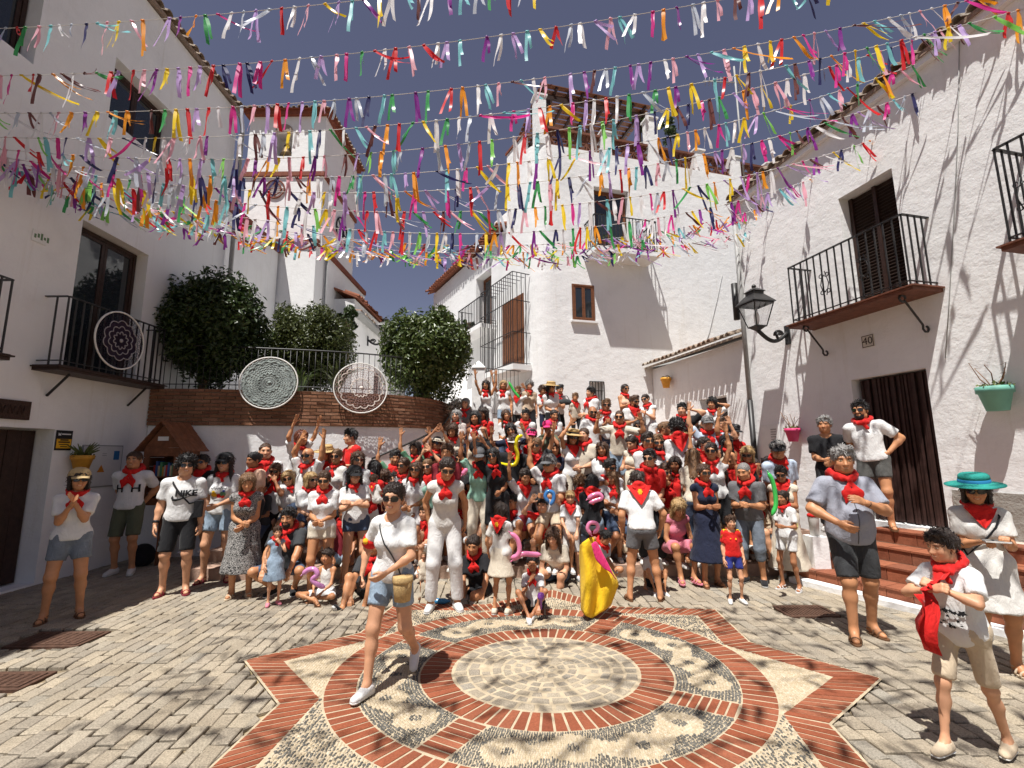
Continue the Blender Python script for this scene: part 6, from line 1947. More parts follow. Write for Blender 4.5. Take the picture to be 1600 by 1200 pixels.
    for sd in (-1, 1):
        V_, F_ = get_hand(hk[sd], hero)
        d = unit(wr[sd] - el[sd]); nr = hdir[sd] - d * (hdir[sd] @ d)
        if np.linalg.norm(nr) < .15: nr = np.cross(d, [1, 0, 0])
        nr = unit(nr)
        # local: Z fingers -> d ; -Y palm -> nr ; X thumb = cross(Y, Z)
        Yl = -nr; Xl = np.cross(Yl, d)
        V_ = V_.copy(); F2 = F_
        if sd > 0:
            V_[:, 0] *= -1; F2 = F_[:, ::-1]
        # right hand (sd<0): thumb toward +X of the palm frame
        R_ = np.stack([Xl, Yl, d], 1)
        V_ = V_ * (.94 if not child else .94 * hd * .95) * (1.0 if female else 1.08)
        Vs.append(W(V_ @ R_.T + wr[sd] + d * .012)); Fs.append(F2 + n); Cs.append(np.ones((len(V_), 3), np.float32)); n += len(V_)
    e = empty('person', tuple(b0), label, 'person', group)
    link('body', mesh_np('body', np.concatenate(Vs), np.concatenate(Fs), [SKIN[skin]], True, None, np.concatenate(Cs)), e)
    seed = len(PERSONS)
    info = dict(e=e, W=W, wr=wr, el=el, sh=sh, J=J, Rt=Rt, Rh=Rh, s=s, Rw=Rw, b0=b0, pc=pc, an=an, kn=kn, hd=hd)
    # ---------- top
    gh = hres * (.88 if hero else .80)
    axis = Rt @ np.array([0, 0, 1.0])
    dress = bot in ('dress', 'maxi', 'longdress')
    if tee:
        G = SDF(); t = .011
        torso(G, t)
        slv = {'tee': .72, 'long': 1.0, 'tank': 0, 'sleeveless': .16, 'crop': .6, 'shirt': .80}[tee]
        for sd in (-1, 1):
            if slv > 0:
                e1 = sh[sd] + (el[sd] - sh[sd]) * min(slv, 1.0)
                fr_ = .024 if slv > .3 else .013
                G.cap(sh[sd], e1, .050 * aw + .014, .043 * aw + fr_, .03, end=(slv < 1.0))
                if slv >= 1.0: G.cap(el[sd], wr[sd] * .93 + el[sd] * .07, .045 * aw + .018, .03 * aw + .014, .03, end=True)
        if tee in ('tee', 'shirt', 'long', 'crop', 'sleeveless') and not dress:
            G.cap(J['chest'] - Rt @ np.array([0, 0, .06]), pc + Rt @ np.array([0, -.004, -.02]), (.116 if female else .134) * B * (.9 if child else 1) + t, (.118 if female else .130) * B * (.9 if child else 1) + belly * .03 + t, .05, fl=.80, n=nY)
        G.noise = wrinkle(.0023 if hero == 2 else .0026, seed, 1.35, 1.0, True)
        hz = hem if hem is not None else (-.05 if not dress else 0)
        if not dress and st in ('sit', 'cross', 'crouch', 'squat') and hem is None: hz = -.03
        if tee == 'crop': hz = .10
        if dress:
            fl_ = {'dress': .40, 'maxi': .78, 'longdress': .60}[bot]
            if st == 'stand':
                wv = pc + [0, 0, .05]; be = pc + [0, 0, -fl_ * 1.0]
                G.cap(wv, pc + [0, 0, -.08], .105 + t, .150 * B + t, .05, fl=.85, n=(0, 1, 0)); G.cap(pc + [0, 0, -.08], be, .155 * B + t, .195 + .13 * fl_, .05, fl=.97, n=(0, 1, 0), end=True)
            else:
                for sd in (-1, 1): G.cap(hp[sd], hp[sd] + (kn[sd] - hp[sd]) * .85, .105, .095, .06, end=True)
        else: G.plane(pc + Rt @ np.array([0, 0, hz]), -axis)
        G.hole(J['neck'] + Rt @ np.array([0, -.035, .035]), .078 if tee not in ('tank', 'sleeveless') else .098)
        if tee == 'tank':
            for sd in (-1, 1): G.hole(sh[sd] + Rt @ np.array([sd * .02, 0, .0]), .088)
        V, F = G.mesh(gh)
        V = W(V); info['topV'], info['topF'] = V, F
        info['top'] = link({'tee': 't_shirt', 'long': 'shirt', 'tank': 'tank_top', 'sleeveless': 'blouse', 'crop': 'crop_top', 'shirt': 'shirt'}[tee] if not dress else 'dress', mesh_np('garment', V, F, [CL[tc]], True), e)
    # ---------- bottom
    if bot and not dress:
        G = SDF(); t = .009
        G.cap(hp[-1] + [0.015, 0, .02], hp[1] + [-.015, 0, .02], (.108 if female else .100) * B + t, k=.04, fl=.92, n=(0, 1, 0))
        G.cap(pc + [0, 0, .0], J['waist'], (.118 if female else .122) * B + t, (.102 if female else .120) * B + belly * .04 + t, .04, fl=.78, n=nY)
        if st == 'stand':
            for sd in (-1, 1): G.ell(pc + np.array([sd * .055, .055, -.03]), np.array([.068, .062, .075]) * B + t, .04)
        if bot in ('skirt', 'longskirt'):
            L_ = .36 if bot == 'skirt' else .66
            if st == 'stand': G.cap(pc, pc + [0, 0, -L_], .14, .17 + .16 * L_, .05, fl=.85, n=(0, 1, 0), end=True)
            else:
                for sd in (-1, 1): G.cap(hp[sd], hp[sd] + (kn[sd] - hp[sd]) * .8, .10, .09, .06, end=True)
        else:
            f_ = {'shortshort': .34, 'shorts': .58, 'bermuda': .92, 'capri': 1.4, 'trousers': 2.0}[bot]
            ext = {'shortshort': .020, 'shorts': .024, 'bermuda': .026, 'capri': .022, 'trousers': .022}[bot]
            for sd in (-1, 1):
                a_ = hp[sd] + [0, 0, -.02]; ek = a_ + (kn[sd] - a_) * min(1, f_); r1_ = .088 + (.056 - .088) * min(1, f_)
                G.cap(a_, ek, .090 * lw_ + .010, r1_ * lw_ + ext, .03, end=(f_ <= 1.0))
                if f_ > 1: G.cap(kn[sd], kn[sd] + (an[sd] - kn[sd]) * min(.94, f_ - 1), .056 * lw_ + ext, .046 * lw_ + ext, .03, end=True)
        G.noise = wrinkle(.003, seed + 77, 1.2)
        G.plane(pc + Rt @ np.array([0, 0, .10 if tee != 'crop' else .13]), axis)
        V, F = G.mesh(gh)
        info['bot'] = link({'skirt': 'skirt', 'longskirt': 'skirt', 'trousers': 'trousers', 'capri': 'trousers'}.get(bot, 'shorts'), mesh_np('garment', W(V), F, [CL[bc]], True), e)
    # ---------- shoes
    if shoes:
        for sd in (-1, 1):
            f = fdir[sd]; up_ = unit(np.cross(f, np.cross(np.array([0, 0, 1.0]), f)))
            a_ = an[sd]; heel = a_ - up_ * .050 - f * .035; toe = a_ + f * .140 - up_ * .058
            lat_ = np.cross(up_, f)
            if shoes == 'sneaker':
                G = SDF(); G.cap(heel, toe, .043, .038, .03, fl=.85, n=up_); G.cap(a_ - f * .01 - up_ * .02, toe - f * .05 + up_ * .005, .045, .032, .03); G.plane(a_ + up_ * .012, up_)
                G.plane(a_ - up_ * .078, -up_)
                V, F = G.mesh(max(.013, hres * .65)); so = link('shoe', mesh_np('shoe', W(V), F, [CL[sc]], True), e)
                G = SDF(); G.cap(heel - up_ * .018, toe - up_ * .012, .047, .042, .01, fl=.5, n=up_); G.plane(a_ - up_ * .066, up_)
                V, F = G.mesh(max(.013, hres * .65)); 
                if hero: link('sole', mesh_np('sole', W(V), F, [RUBBER], True), so)
            else:
                b = MB(); L = []
                for k in range(14):
                    q = 2 * PI * k / 14; L.append(W(a_ + f * (.052 + .125 * math.cos(q)) + lat_ * .045 * math.sin(q) * (1 + .12 * math.cos(q)) - up_ * .086))
                b.prism(L, W(up_ * .016) - W(np.zeros(3)))
                so = link('sandal', b.mesh('sandal', [CL[sc] if sc in CL else LEATHER]), e)
                if hero:
                    b = MB()
                    for o_, r_ in ((.10, .036), (.05, .042)):
                        b.tube([W(a_ + f * o_ + lat_ * r_ * math.cos(q) * 1.1 + up_ * (-.078 + (.060 if o_ < .07 else .048) * math.sin(q))) for q in np.linspace(0, PI, 9)], .009 * s, 5)
                    if shoes == 'sandal': b.tube([W(a_ + f * .005 * math.sin(q) + lat_ * .040 * math.cos(q) - f * .036 * abs(math.sin(q)) * (1 if q > PI else -.9) - up_ * .02) for q in np.linspace(0, 2 * PI, 13)], .006 * s, 5)
                    link('strap', b.mesh('strap', [CL[sc] if sc in CL else LEATHER]), so)
    # ---------- head gear and neckerchief
    def M4(R, c, k=1.0):
        m = Matrix.Identity(4); A = Rw @ R * (s * k); t_ = W(c)
        for i in range(3):
            for j in range(3): m[i][j] = A[i, j]
            m[i][3] = t_[i]
        return m
    info['M4'] = M4
    if hair: link('hair', hair_mesh(hair, hero), e, M4(Rh, J['head'], hd), HAIR[hc])
    if beard:
        k_ = ('beard', hero > 0)
        if k_ not in HAIRM:
            G = SDF(); G.ell((0, -.022, -.034), (.0665, .0715, .079), .03); G.ell((0, -.054, -.082), (.036, .033, .029), .03)
            G.cut.append(('f', lambda X: np.maximum(np.maximum(X[..., 2] + .028 - 1.4 * np.maximum(0, np.abs(X[..., 0]) - .045), X[..., 1] - .012), .0165 - np.sqrt((X[..., 0] / 1.5) ** 2 + ((X[..., 2] + .055) / .8) ** 2))))
            G.noise = wrinkle(.0015, 5, 4); V, F = G.mesh(.0065 if hero else .010); HAIRM[k_] = mesh_np('beard', V, F, [HAIR['dark']], True)
        link('beard', HAIRM[k_], e, M4(Rh, J['head'], hd), HAIR[beard])
    if sg: link('sunglasses', glasses_mesh(), e, M4(Rh, J['head'], hd))
    if hat: link({'cap': 'cap', 'straw': 'straw_hat', 'bucket': 'bucket_hat', 'visor': 'visor'}[hat], hat_mesh(hat, hatm or CL['black'], band), e, M4(Rh, J['head'] + Rh @ np.array([0, 0, .0]), hd * 1.06))
    if scarf: 
        so = link('neckerchief', scarf_mesh(scarf, hero), e, M4(Rt, J['neck'] + Rt @ np.array([0, 0, .005]), (.95 if female else 1.08) * (1.0 if not child else .95)))
        info['scarf'] = so
    PERSONS.append(info)
    return info
def on_front(info, pts2, off=.008, back=False):
    """project chest-frame points (x, z relative to pelvis) onto the shirt"""
    if 'bvh' not in info: info['bvh'] = BVHTree.FromPolygons([tuple(v) for v in info['topV']], [tuple(f) for f in info['topF']])
    out = []
    sgn = 1 if back else -1
    d = unit(info['Rw'] @ (info['Rt'] @ np.array([0, -sgn * 1.0, 0])))
    for x, z_ in pts2:
        o = info['W'](info['pc'] + info['Rt'] @ np.array([x, sgn * .5, z_]))
        hit = info['bvh'].ray_cast(Vector(o), Vector(d))
        out.append(np.array(hit[0]) - d * off if hit[0] is not None else o + d * .38 * info['s'])
    return out
def shirt_print(info, name, pts, faces, mat, back=False, off=.013):
    P = on_front(info, pts, off, back)
    b = MB(); b.add(P, faces); return link(name, b.mesh(name, mat), info['top'])
def shirt_text(info, txt, size, x, z_, mat, back=False, name='lettering', bold=0):
    me = text_mesh(txt, size, 0.0, 2, bold)
    bm = bmesh.new(); bm.from_mesh(me); bmesh.ops.triangulate(bm, faces=bm.faces)
    bmesh.ops.subdivide_edges(bm, edges=[e_ for e_ in bm.edges if e_.calc_length() > size * .3], cuts=2, use_grid_fill=False)
    bmesh.ops.triangulate(bm, faces=bm.faces)
    bm.verts.index_update()
    pts = [(x + v.co.x * (-1 if back else 1), z_ + v.co.y) for v in bm.verts]; fc = [[v.index for v in f.verts] for f in bm.faces]
    bm.free(); bpy.data.meshes.remove(me)
    return shirt_print(info, name, pts, fc, mat, back, .017)
def disc_print(info, name, x, z_, rx, rz, mat, back=False, off=.013, n=14, ph=0, star=0):
    pts = [(x, z_)] + [(x + rx * (1 - star * (k % 2)) * math.cos(2 * PI * k / n + ph), z_ + rz * (1 - star * (k % 2)) * math.sin(2 * PI * k / n + ph)) for k in range(n)]
    return shirt_print(info, name, pts, [(0, k + 1, (k + 1) % n + 1) for k in range(n)], mat, back, off)
# ------------------------------------------------------------------ people in front
# woman striding over the medallion
I = person('woman striding across the medallion in white t-shirt, pale denim shorts and sunglasses', feet=(619, 1072), top=752, tier=2, yaw=-6, female=True, skin=0, arms=(((.12, .06, -.45), (.7, -.8, 0), 'fist'), ((-.12, .20, -.40), (1, -.3, 0), 'relax')),
           legs=(((-.12, -.20, .085), (-.1, -1, 0), (-.35, -1, -.0)), ((.13, .30, .20), (.1, -1, 0), (.1, -.75, -.65))), lean=3, twist=-6, look=(4, 2, 3), hair='bun', hc='dark', sg=True, tee='tee', tc='white', bot='shorts', bc='denim', scarf=None, shoes='sneaker', sc='white', hem=-.07, hd=1.06, group='people walking in front of the crowd')
HERO = I
b = MB()
p0 = I['sh'][-1] * .42 + I['el'][-1] * .58; p1 = I['sh'][-1] * .12 + I['el'][-1] * .88
b.tube([I['W'](p0), I['W'](p0 * .5 + p1 * .5), I['W'](p1)], [.070 * I['s'], .073 * I['s'], .066 * I['s']], 16); raw(b, 'armband', CL['red'], I['e'])
b = MB(); q = I['W'](p0 * .5 + p1 * .5); dq = unit([-.35, -1, .15]); b.tube([q + dq * .064, q + dq * .0735], [.026, .024], 10); raw(b, 'armband_emblem', CL['gold'], I['e'])
# crossbody bag on a chain
bag = empty('shoulder_bag', tuple(I['W'](I['pc'] + np.array([.17, -.12, -.05]))), 'small tan wicker bag hanging at the hip of the striding woman', 'bag')
c = I['W'](I['pc'] + np.array([.15, -.15, -.10]))
b = MB(); b.lathe([(.052, -.09), (.062, -.086), (.072, 0), (.076, .085), (.070, .086), (.06, .07), (.005, .07)], c, 16); bm_ = raw(b, 'body', STRAW, bag)
b = MB(); b.lathe([(.079, .05), (.081, .06), (.079, .092), (.074, .095), (.01, .10)], c, 16); raw(b, 'flap', STRAW, bag)
b = MB(); pts = on_front(I, [(.13, -.0), (.10, .08), (.05, .18), (-.01, .28), (-.06, .36), (-.095, .42)], .010)
b.tube([c + [0.02, .01, .10]] + pts + [I['W'](I['sh'][-1] + np.array([.06, .0, .072]))], .006, 5); raw(b, 'chain', IRON, bag)
ph = empty('phone', tuple(I['W'](I['wr'][-1])), 'black phone in the right hand of the striding woman', 'phone')
b = MB(); b.box(I['W'](I['wr'][-1] + np.array([.0, -.05, -.06])), (.02, .07, .10), rotx(.5)); b.box(I['W'](I['wr'][-1] + np.array([.0, -.05, -.06])) + [-.012, 0, 0], (.004, .06, .09), rotx(.5), 1); raw(b, 'case', [BLK, GLASS], ph)

I = person('smiling grey haired man in blue grey shirt and black shorts clapping near the steps', feet=(1312, 996), top=697, tier=2, yaw=-14, female=False, skin=1, arms=(((.0, .22, -.33), (1, -.6, 0), 'relax'), ((-.14, .25, -.14), (.9, -.2, -.7), 'relax')), hair='short', hc='grey', tee='shirt', tc='bluegrey', bot='bermuda', bc='charcoal', scarf='knot', belly=1.0, build=1.12, shoes='sandal', sc='brown', look=(-10, 4, 0),
           legs=(((-.10, -.10, .085), (-.1, -1, 0), (-.3, -1, 0)), ((.13, .10, .085), (.1, -1, 0), (.3, -1, 0))), hem=-.12, group='people walking in front of the crowd')
b = MB()
P = on_front(I, [(0.0, z_) for z_ in np.linspace(-.10, .38, 14)], .004)
b.tube(P, .004, 4); raw(b, 'button_placket', CL['grey'], I['top'])
w_ = I['wr'][1]; b = MB(); d_ = unit(I['wr'][1] - I['el'][1]); b.tube([I['W'](w_ - d_ * .045), I['W'](w_ - d_ * .02)], .034, 12); raw(b, 'watch', BLK, I['e'])

BOY = person('boy at the right edge in white t-shirt and beige shorts pulling his red neckerchief', feet=(1462, 1180), top=826, tier=2, yaw=-62, female=False, child=True, skin=0, arms=(((-.10, .30, -.05), (.8, .2, -.6), 'fist'), ((-.16, .24, -.06), (1, -.1, -.3), 'fist')), hair='short', hc='dark', tee='tee', tc='white', bot='bermuda', bc='beige', scarf='ring', shoes='sneaker', sc='beige',
           legs=(((-.12, -.22, .085), (-.1, -1, 0), (-.1, -1, 0)), ((.12, .22, .085), (.1, -1, 0), (.1, -1, 0))), lean=6, look=(-22, 6, 0), hem=-.13, build=1.12, group='people walking in front of the crowd')
b = MB()
PW = BOY['W']; a_ = PW(BOY['wr'][-1]); c_2 = PW(BOY['J']['neck'] + np.array([-.02, -.10, -.02]))
P0 = [PW(BOY['J']['neck'] + np.array([-.06, -.10, .0])), PW(BOY['J']['neck'] + np.array([.08, -.08, -.01])), PW(BOY['wr'][1] + np.array([0, -.06, .03])), PW(BOY['wr'][-1] + np.array([-.02, -.09, .0]))]
V = []; F = []
for j in range(9):
    for i in range(7):
        u_, v_ = i / 6, j / 8
        t_ = (1 - v_) * ((1 - u_) * P0[0] + u_ * P0[1]) + v_ * ((1 - u_) * P0[3] + u_ * P0[2])
        V.append(t_ + np.array([.012 * math.sin(u_ * 9 + v_ * 5), .014 * math.cos(u_ * 8), .012 * math.sin(v_ * 10 + u_ * 6) - .05 * math.sin(PI * v_) * (1 - u_)]))
for j in range(8):
    for i in range(6): F.append((j * 7 + i, j * 7 + i + 1, j * 7 + 8 + i, j * 7 + 7 + i))
k0 = len(V); q = PW(BOY['wr'][-1] + np.array([-.03, -.09, -.02]))
for j in range(7):
    for i in range(4):
        u_, v_ = i / 3 - .5, j / 6
        V.append(q + np.array([.16 * u_ * (1 - v_ * .85) + .02 * math.sin(v_ * 8), .05 * math.sin(u_ * 5 + v_ * 4), -.34 * v_]))
for j in range(6):
    for i in range(3): F.append((k0 + j * 4 + i, k0 + j * 4 + i + 1, k0 + j * 4 + 5 + i, k0 + j * 4 + 4 + i))
b.add(V, F, 0, True); o = raw(b, 'pulled_neckerchief', CL['red'], BOY['e'])
sm = o.modifiers.new('thick', 'SOLIDIFY'); sm.thickness = .004
rs = np.random.RandomState(3)
for k in range(16):
    x_, z_ = rs.uniform(-.08, .08), rs.uniform(.04, .22); disc_print(BOY, 'print', x_, z_, rs.uniform(.008, .035), rs.uniform(.006, .03), CL['black'], n=10, star=.45, ph=rs.rand() * 6)

I = person('woman in teal straw hat and white ruffled dress looking at a phone on the right', feet=(1516, 1052), top=742, tier=2, yaw=-32, female=True, skin=1, arms=('phone', 'phone'), hair='bob', hc='dark', hat='straw', hatm=basic('teal_straw', (0.02, 0.26, 0.22), .8, .2, 60, .5, 120), band=basic('blue_band', (0.02, 0.20, 0.42), .7), sg=True, tee='tee', tc='offwhite', bot='dress', scarf='bib', shoes='sandal', sc='beige', look=(-10, 8, 0), build=1.05, group='people walking in front of the crowd')
ph = empty('phone', tuple(I['W'](I['wr'][1])), 'phone held by the woman in the teal hat', 'phone')
b = MB(); b.box(I['W']((I['wr'][1] + I['wr'][-1]) / 2 + np.array([0, -.09, .01])), (.15, .075, .012), rotz(-.5)); b.box(I['W']((I['wr'][1] + I['wr'][-1]) / 2 + np.array([0, -.09, .01])) + [0, 0, .0075], (.14, .065, .003), rotz(-.5), 1); raw(b, 'case', [CL['offwhite'], GLASS], ph)
bg = empty('shoulder_bag', tuple(I['W'](I['pc'])), 'dark shoulder bag behind the woman in the teal hat', 'bag')
b = MB(); c = I['W'](I['pc'] + np.array([-.20, .06, .16])); b.box(c, (.07, .17, .20), rotz(-.5)); raw(b, 'body', CL['black'], bg)
b = MB(); P = on_front(I, [(.12, .42), (.07, .33), (.0, .23), (-.08, .13), (-.14, .06)], .009); b.tube([I['W'](I['sh'][1] + np.array([-.05, .02, .07]))] + P + [c + [0, 0, .1]], .008, 5); raw(b, 'strap', CL['black'], bg)

# left group
person('woman in beige cap clapping at the far left, white t-shirt and frayed denim shorts', feet=(126, 967), top=732, tier=2, yaw=38, female=True, skin=1, arms=(((-.12, .25, -.07), (.3, -.3, -1), 'flat'), ((-.12, .27, -.05), (.3, -.3, -1), 'flat')), hair='bob', hc='dark', hat='cap', hatm=basic('beige_cap', (0.50, 0.36, 0.18), .8), sg=True, tee='tee', tc='white', bot='shorts', bc='gdenim', scarf='knot', shoes='sandal', sc='brown', build=1.04, look=(12, 0, 0), group='people standing on the left')
I = person('man with big black letters on his white t-shirt in the shade by the book hut', feet=(212, 897), top=704, tier=2, yaw=18, female=False, skin=1, arms=('behind', 'behind'), hair='crop', hc='brown', tee='tee', tc='white', bot='bermuda', bc='olive', scarf='knot', shoes='sneaker', sc='offwhite', group='people standing on the left')
for x_, tx in ((-.095, 'H'), (.095, 'H')): shirt_text(I, tx, .15, x_, .245, CL['black'], bold=.003)
I = person('curly haired man in sunglasses with black sports slogan on his white t-shirt', feet=(292, 928), top=711, tier=2, yaw=24, female=False, skin=0, arms=('down', 'down'), hair='curly', hc='black', sg=True, tee='tee', tc='white', bot='bermuda', bc='black', scarf=None, shoes='slide', sc='darkred', build=1.05, look=(16, 0, 0), group='people standing on the left')
shirt_text(I, 'NIKE', .105, .055, .30, CL['black'], bold=.0045)
b = MB(); b.tube(on_front(I, [(-.085, .275), (-.095, .25), (-.08, .228), (-.05, .222), (-.01, .230), (.04, .245), (.10, .265)], .008), [.004, .009, .015, .016, .012, .007, .003], 8); raw(b, 'swoosh', CL['black'], I['top'])
b = MB(); w_ = I['wr'][-1]; d_ = unit(w_ - I['el'][-1]); b.tube([I['W'](w_ - d_ * .05), I['W'](w_ - d_ * .02)], .036, 12); raw(b, 'watch', BLK, I['e'])
bg = empty('shoulder_bag', tuple(I['W'](I['pc'])), 'black crossbody bag of the curly haired man', 'bag')
c = I['W'](I['pc'] + np.array([.20, -.06, .10])); b = MB(); b.box(c, (.09, .17, .22), rotz(.4)); raw(b, 'body', CL['black'], bg)
b = MB(); P = on_front(I, [(-.10, .43), (-.05, .36), (.02, .27), (.10, .17)], .010); b.tube([I['W'](I['sh'][-1] + np.array([.05, .0, .075]))] + P + [c + [0, 0, .1]], .012, 5); raw(b, 'strap', CL['black'], bg)
person('dark haired person half hidden behind the man with the slogan t-shirt', h=(318, 712), Y=8.4, st='stand', s=.97, female=False, skin=1, hair='short', hc='black', sg=True, tc='black', bot='bermuda', bc='black', scarf='bib', group='people standing on the left')
I = person('woman in black cap and sunglasses with colourful print on her white t-shirt', feet=(353, 908), top=708, tier=2, yaw=10, female=True, skin=0, arms=('down', ((-.10, .24, -.36), (.5, -.8, -.6), 'relax')), hair='long', hc='dark', hat='cap', hatm=CL['black'], sg=True, tee='tee', tc='white', bot='shorts', bc='denim', scarf='ring', shoes='sandal', sc='darkred', group='people standing on the left')
for x_, z_, r_, m_ in ((-.055, .22, .040, 'gold'), (.055, .23, .040, 'green'), (.005, .205, .035, 'red'), (.05, .195, .028, 'red'), (-.06, .26, .022, 'yellow'), (.07, .27, .02, 'royal')): disc_print(I, 'print', x_, z_, r_, r_ * .9, CL[m_], n=12, star=.15)
b = MB(); P = on_front(I, [(-.10 + .0095 * k, .305 + .012 * math.sin(k * 1.9) + (.014 if k in (3, 4, 14, 15) else 0)) for k in range(22)], .005); b.tube(P, .0035, 4); raw(b, 'script', CL['black'], I['top'])
b = MB(); q = I['Rh']; c = I['J']['head'] + q @ np.array([0, -.082, .085]) ; b.box(I['W'](c), (.035, .006, .03), I['Rw'] @ q); raw(b, 'cap_patch', CL['offwhite'], I['e'])
person('older woman in black and white leaf print dress looking down on the left', feet=(396, 932), top=738, tier=2, yaw=22, female=True, skin=1, arms=('clasp', 'clasp'), hair='bob', hc='light', tee='sleeveless', tc='floral', bot='longdress', scarf='knot', shoes='sandal', sc='beige', lean=8, look=(8, 14, 0), build=1.12, group='people standing on the left')
FG = 'people along the front of the crowd'
person('bearded man in dark shirt crouching behind the toddler in denim', feet=(456, 925), top=792, tier=2, st='crouch', yaw=5, female=False, skin=1, arms=('knee', 'knee'), hair='short', hc='black', beard='black', tee='tee', tc='charcoal', bot='bermuda', bc='ddenim', scarf='knot', shoes='sneaker', sc='black', lean=8, group=FG)
person('toddler girl in denim pinafore standing beside the crouching man', feet=(434, 945), top=822, tier=2, yaw=35, female=True, child=True, skin=0, arms=('down', 'mouth'), hair='short', hc='brown', tee='sleeveless', tc='denim', bot='dress', scarf='back', shoes='sneaker', sc='pink', group=FG)
GB = person('girl sitting cross-legged on the paving with a pink balloon toy', feet=(513, 935), top=856, tier=2, st='cross', s=.8, yaw=-12, female=True, child=True, skin=1, arms=('lap', 'lap'), hair='fringe', hc='dark', tee='tank', tc='offwhite', bot='shorts', bc='white', scarf=None, shoes='sandal', sc='brown', group=FG)
person('woman with bun and sunglasses in white t-shirt and beige shorts clapping', feet=(509, 930), top=735, tier=2, yaw=12, female=True, skin=1, arms=('clasp', 'clasp'), hair='bun', hc='brown', sg=True, tee='tee', tc='white', bot='shortshort', bc='cream', scarf='knot', shoes='sandal', sc='brown', look=(0, 10, 0), group=FG)
MUM = person('woman in black cap holding a baby, white t-shirt and dark denim shorts', feet=(556, 915), top=728, tier=2, yaw=18, tilt=-6, female=True, skin=0, arms=(((-.12, .26, -.20), (.8, -.3, -.8), 'relax'), ((-.22, .22, -.16), (.9, -.2, -.6), 'relax')), hair='longwavy', hc='black', hat='cap', hatm=CL['black'], sg=False, tee='tee', tc='white', bot='shortshort', bc='ddenim', scarf='ring', shoes='slide', sc='beige', look=(14, 8, 0), group=FG)
q = MUM['W'](MUM['J']['chest'] + np.array([.06, -.24, -.13]))
person('baby carried in the arms of the woman in black cap, gold crest on the neckerchief', h=(584, 742), Y=float(q[1]) - .02, s=.40, tier=1, yaw=160, st='sit', tilt=14, female=False, child=True, skin=0, arms=('fore', 'fore'), hair='short', hc='brown', tee='tee', tc='offwhite', bot='shorts', bc='offwhite', scarf='back', shoes=None, group=FG)
WPT = person('woman in white trousers and sleeveless white top leaning over and laughing', feet=(704, 950), top=714, tier=2, yaw=8, female=True, skin=1, arms=(((.04, -.12, -.46), (.6, -1, 0), 'relax'), ((.10, -.10, -.46), (.6, -1, 0), 'relax')), lean=12, hair='bun', hc='dark', sg=True, tee='sleeveless', tc='offwhite', bot='trousers', bc='white', scarf='knot', shoes='sneaker', sc='white', look=(8, 16, 4), hem=-.10, group=FG)
person('tiny toddler in beige standing behind the striding woman', feet=(662, 935), top=862, tier=1, yaw=10, female=True, child=True, skin=0, arms=('loose', 'loose'), hair='crop', hc='light', tee='tee', tc='cream', bot='shorts', bc='cream', scarf=None, shoes='sandal', sc='brown', group=FG)
person('girl seen from behind in short cream skirt with gold crest on her neckerchief', feet=(782, 960), top=784, tier=2, yaw=158, female=True, child=True, skin=1, arms=('fore', 'loose'), hair='long', hc='dark', tee='tee', tc='offwhite', bot='skirt', bc='cream', scarf='back', shoes='sneaker', sc='cream', group=FG)
SIT = person('girl sitting on the medallion edge with crossed feet, holding a purple toy', feet=(832, 955), top=866, tier=2, st='cross', s=.88, yaw=-8, pel=.13, female=True, child=True, skin=2, arms=('mouth', 'knee'), hair='bun', hc='black', tee='tee', tc='white', bot='shorts', bc='black', scarf='knot', shoes='sneaker', sc='white',
       legs=(((-.02, -.52, .075), (-.55, -.2, 1), (.2, -1, 0.1)), ((.02, -.44, .075), (.55, -.2, 1), (-.2, -1, 0.1))), group=FG)
person('long haired girl leaning forward behind the sitting girl in cream top', h=(862, 826), Y=6.7, s=.92, tier=1, st='sit', yaw=-20, lean=26, female=True, skin=0, arms=('knee', 'lap'), hair='long', hc='brown', tee='tee', tc='cream', bot='shorts', bc='ddenim', scarf=None, look=(0, 10, 0), group=FG)
CAPE = person('dark haired man bending behind a yellow and pink bullfighting cape', feet=(944, 918), top=826, tier=2, st='crouch', s=.98, yaw=38, pel=.40, lean=26, female=False, skin=1, arms=('fore', 'fore'), hair='short', hc='black', tee='tee', tc='sky', bot='bermuda', bc='denim', scarf='ring', shoes='sneaker', sc='navy', look=(0, 12, 0), group=FG)
person('blond boy standing in white t-shirt and white shorts in the front row', feet=(890, 905), top=766, tier=2, yaw=-4, female=False, child=True, skin=0, arms=('lap', 'lap'), hair='fringe', hc='blond', tee='tee', tc='white', bot='bermuda', bc='offwhite', scarf='bib', shoes='sneaker', sc='white', look=(0, 10, 0), group=FG)
BK = person('broad man seen from behind bending forward in white t-shirt and grey shorts', feet=(1002, 938), top=737, tier=2, yaw=172, female=False, skin=1, arms=(((.10, .22, -.42), (.7, -.6, 0), 'relax'), ((.07, .10, -.48), (.6, -1, 0), 'relax')), lean=17, hair='short', hc='dark', tee='tee', tc='white', bot='shorts', bc='grey', scarf='back', shoes='slide', sc='brown', build=1.10, look=(0, 12, 0), legs=(((-.20, .0, .085), (-.2, -1, 0), (-.3, -1, 0)), ((.20, .03, .085), (.2, -1, 0), (.3, -1, 0))), group=FG)
person('toddler sitting on the paving between the legs of the bending man', h=(1018, 846), Y=6.5, s=.62, tier=1, st='sit', pel=.16, female=False, child=True, skin=1, hair='short', hc='dark', tee='tee', tc='offwhite', bot='shorts', bc='black', scarf=None, group=FG)
person('woman in pink dress sitting with bare knees beside the bending man', h=(1062, 782), Y=6.75, s=.93, tier=2, st='sit', yaw=4, lean=20, female=True, skin=1, arms=('lap', 'lap'), hair='long', hc='blond', tee='sleeveless', tc='pink', bot='dress', scarf=None, shoes='sandal', sc='pink', look=(0, 22, 0), group=FG)
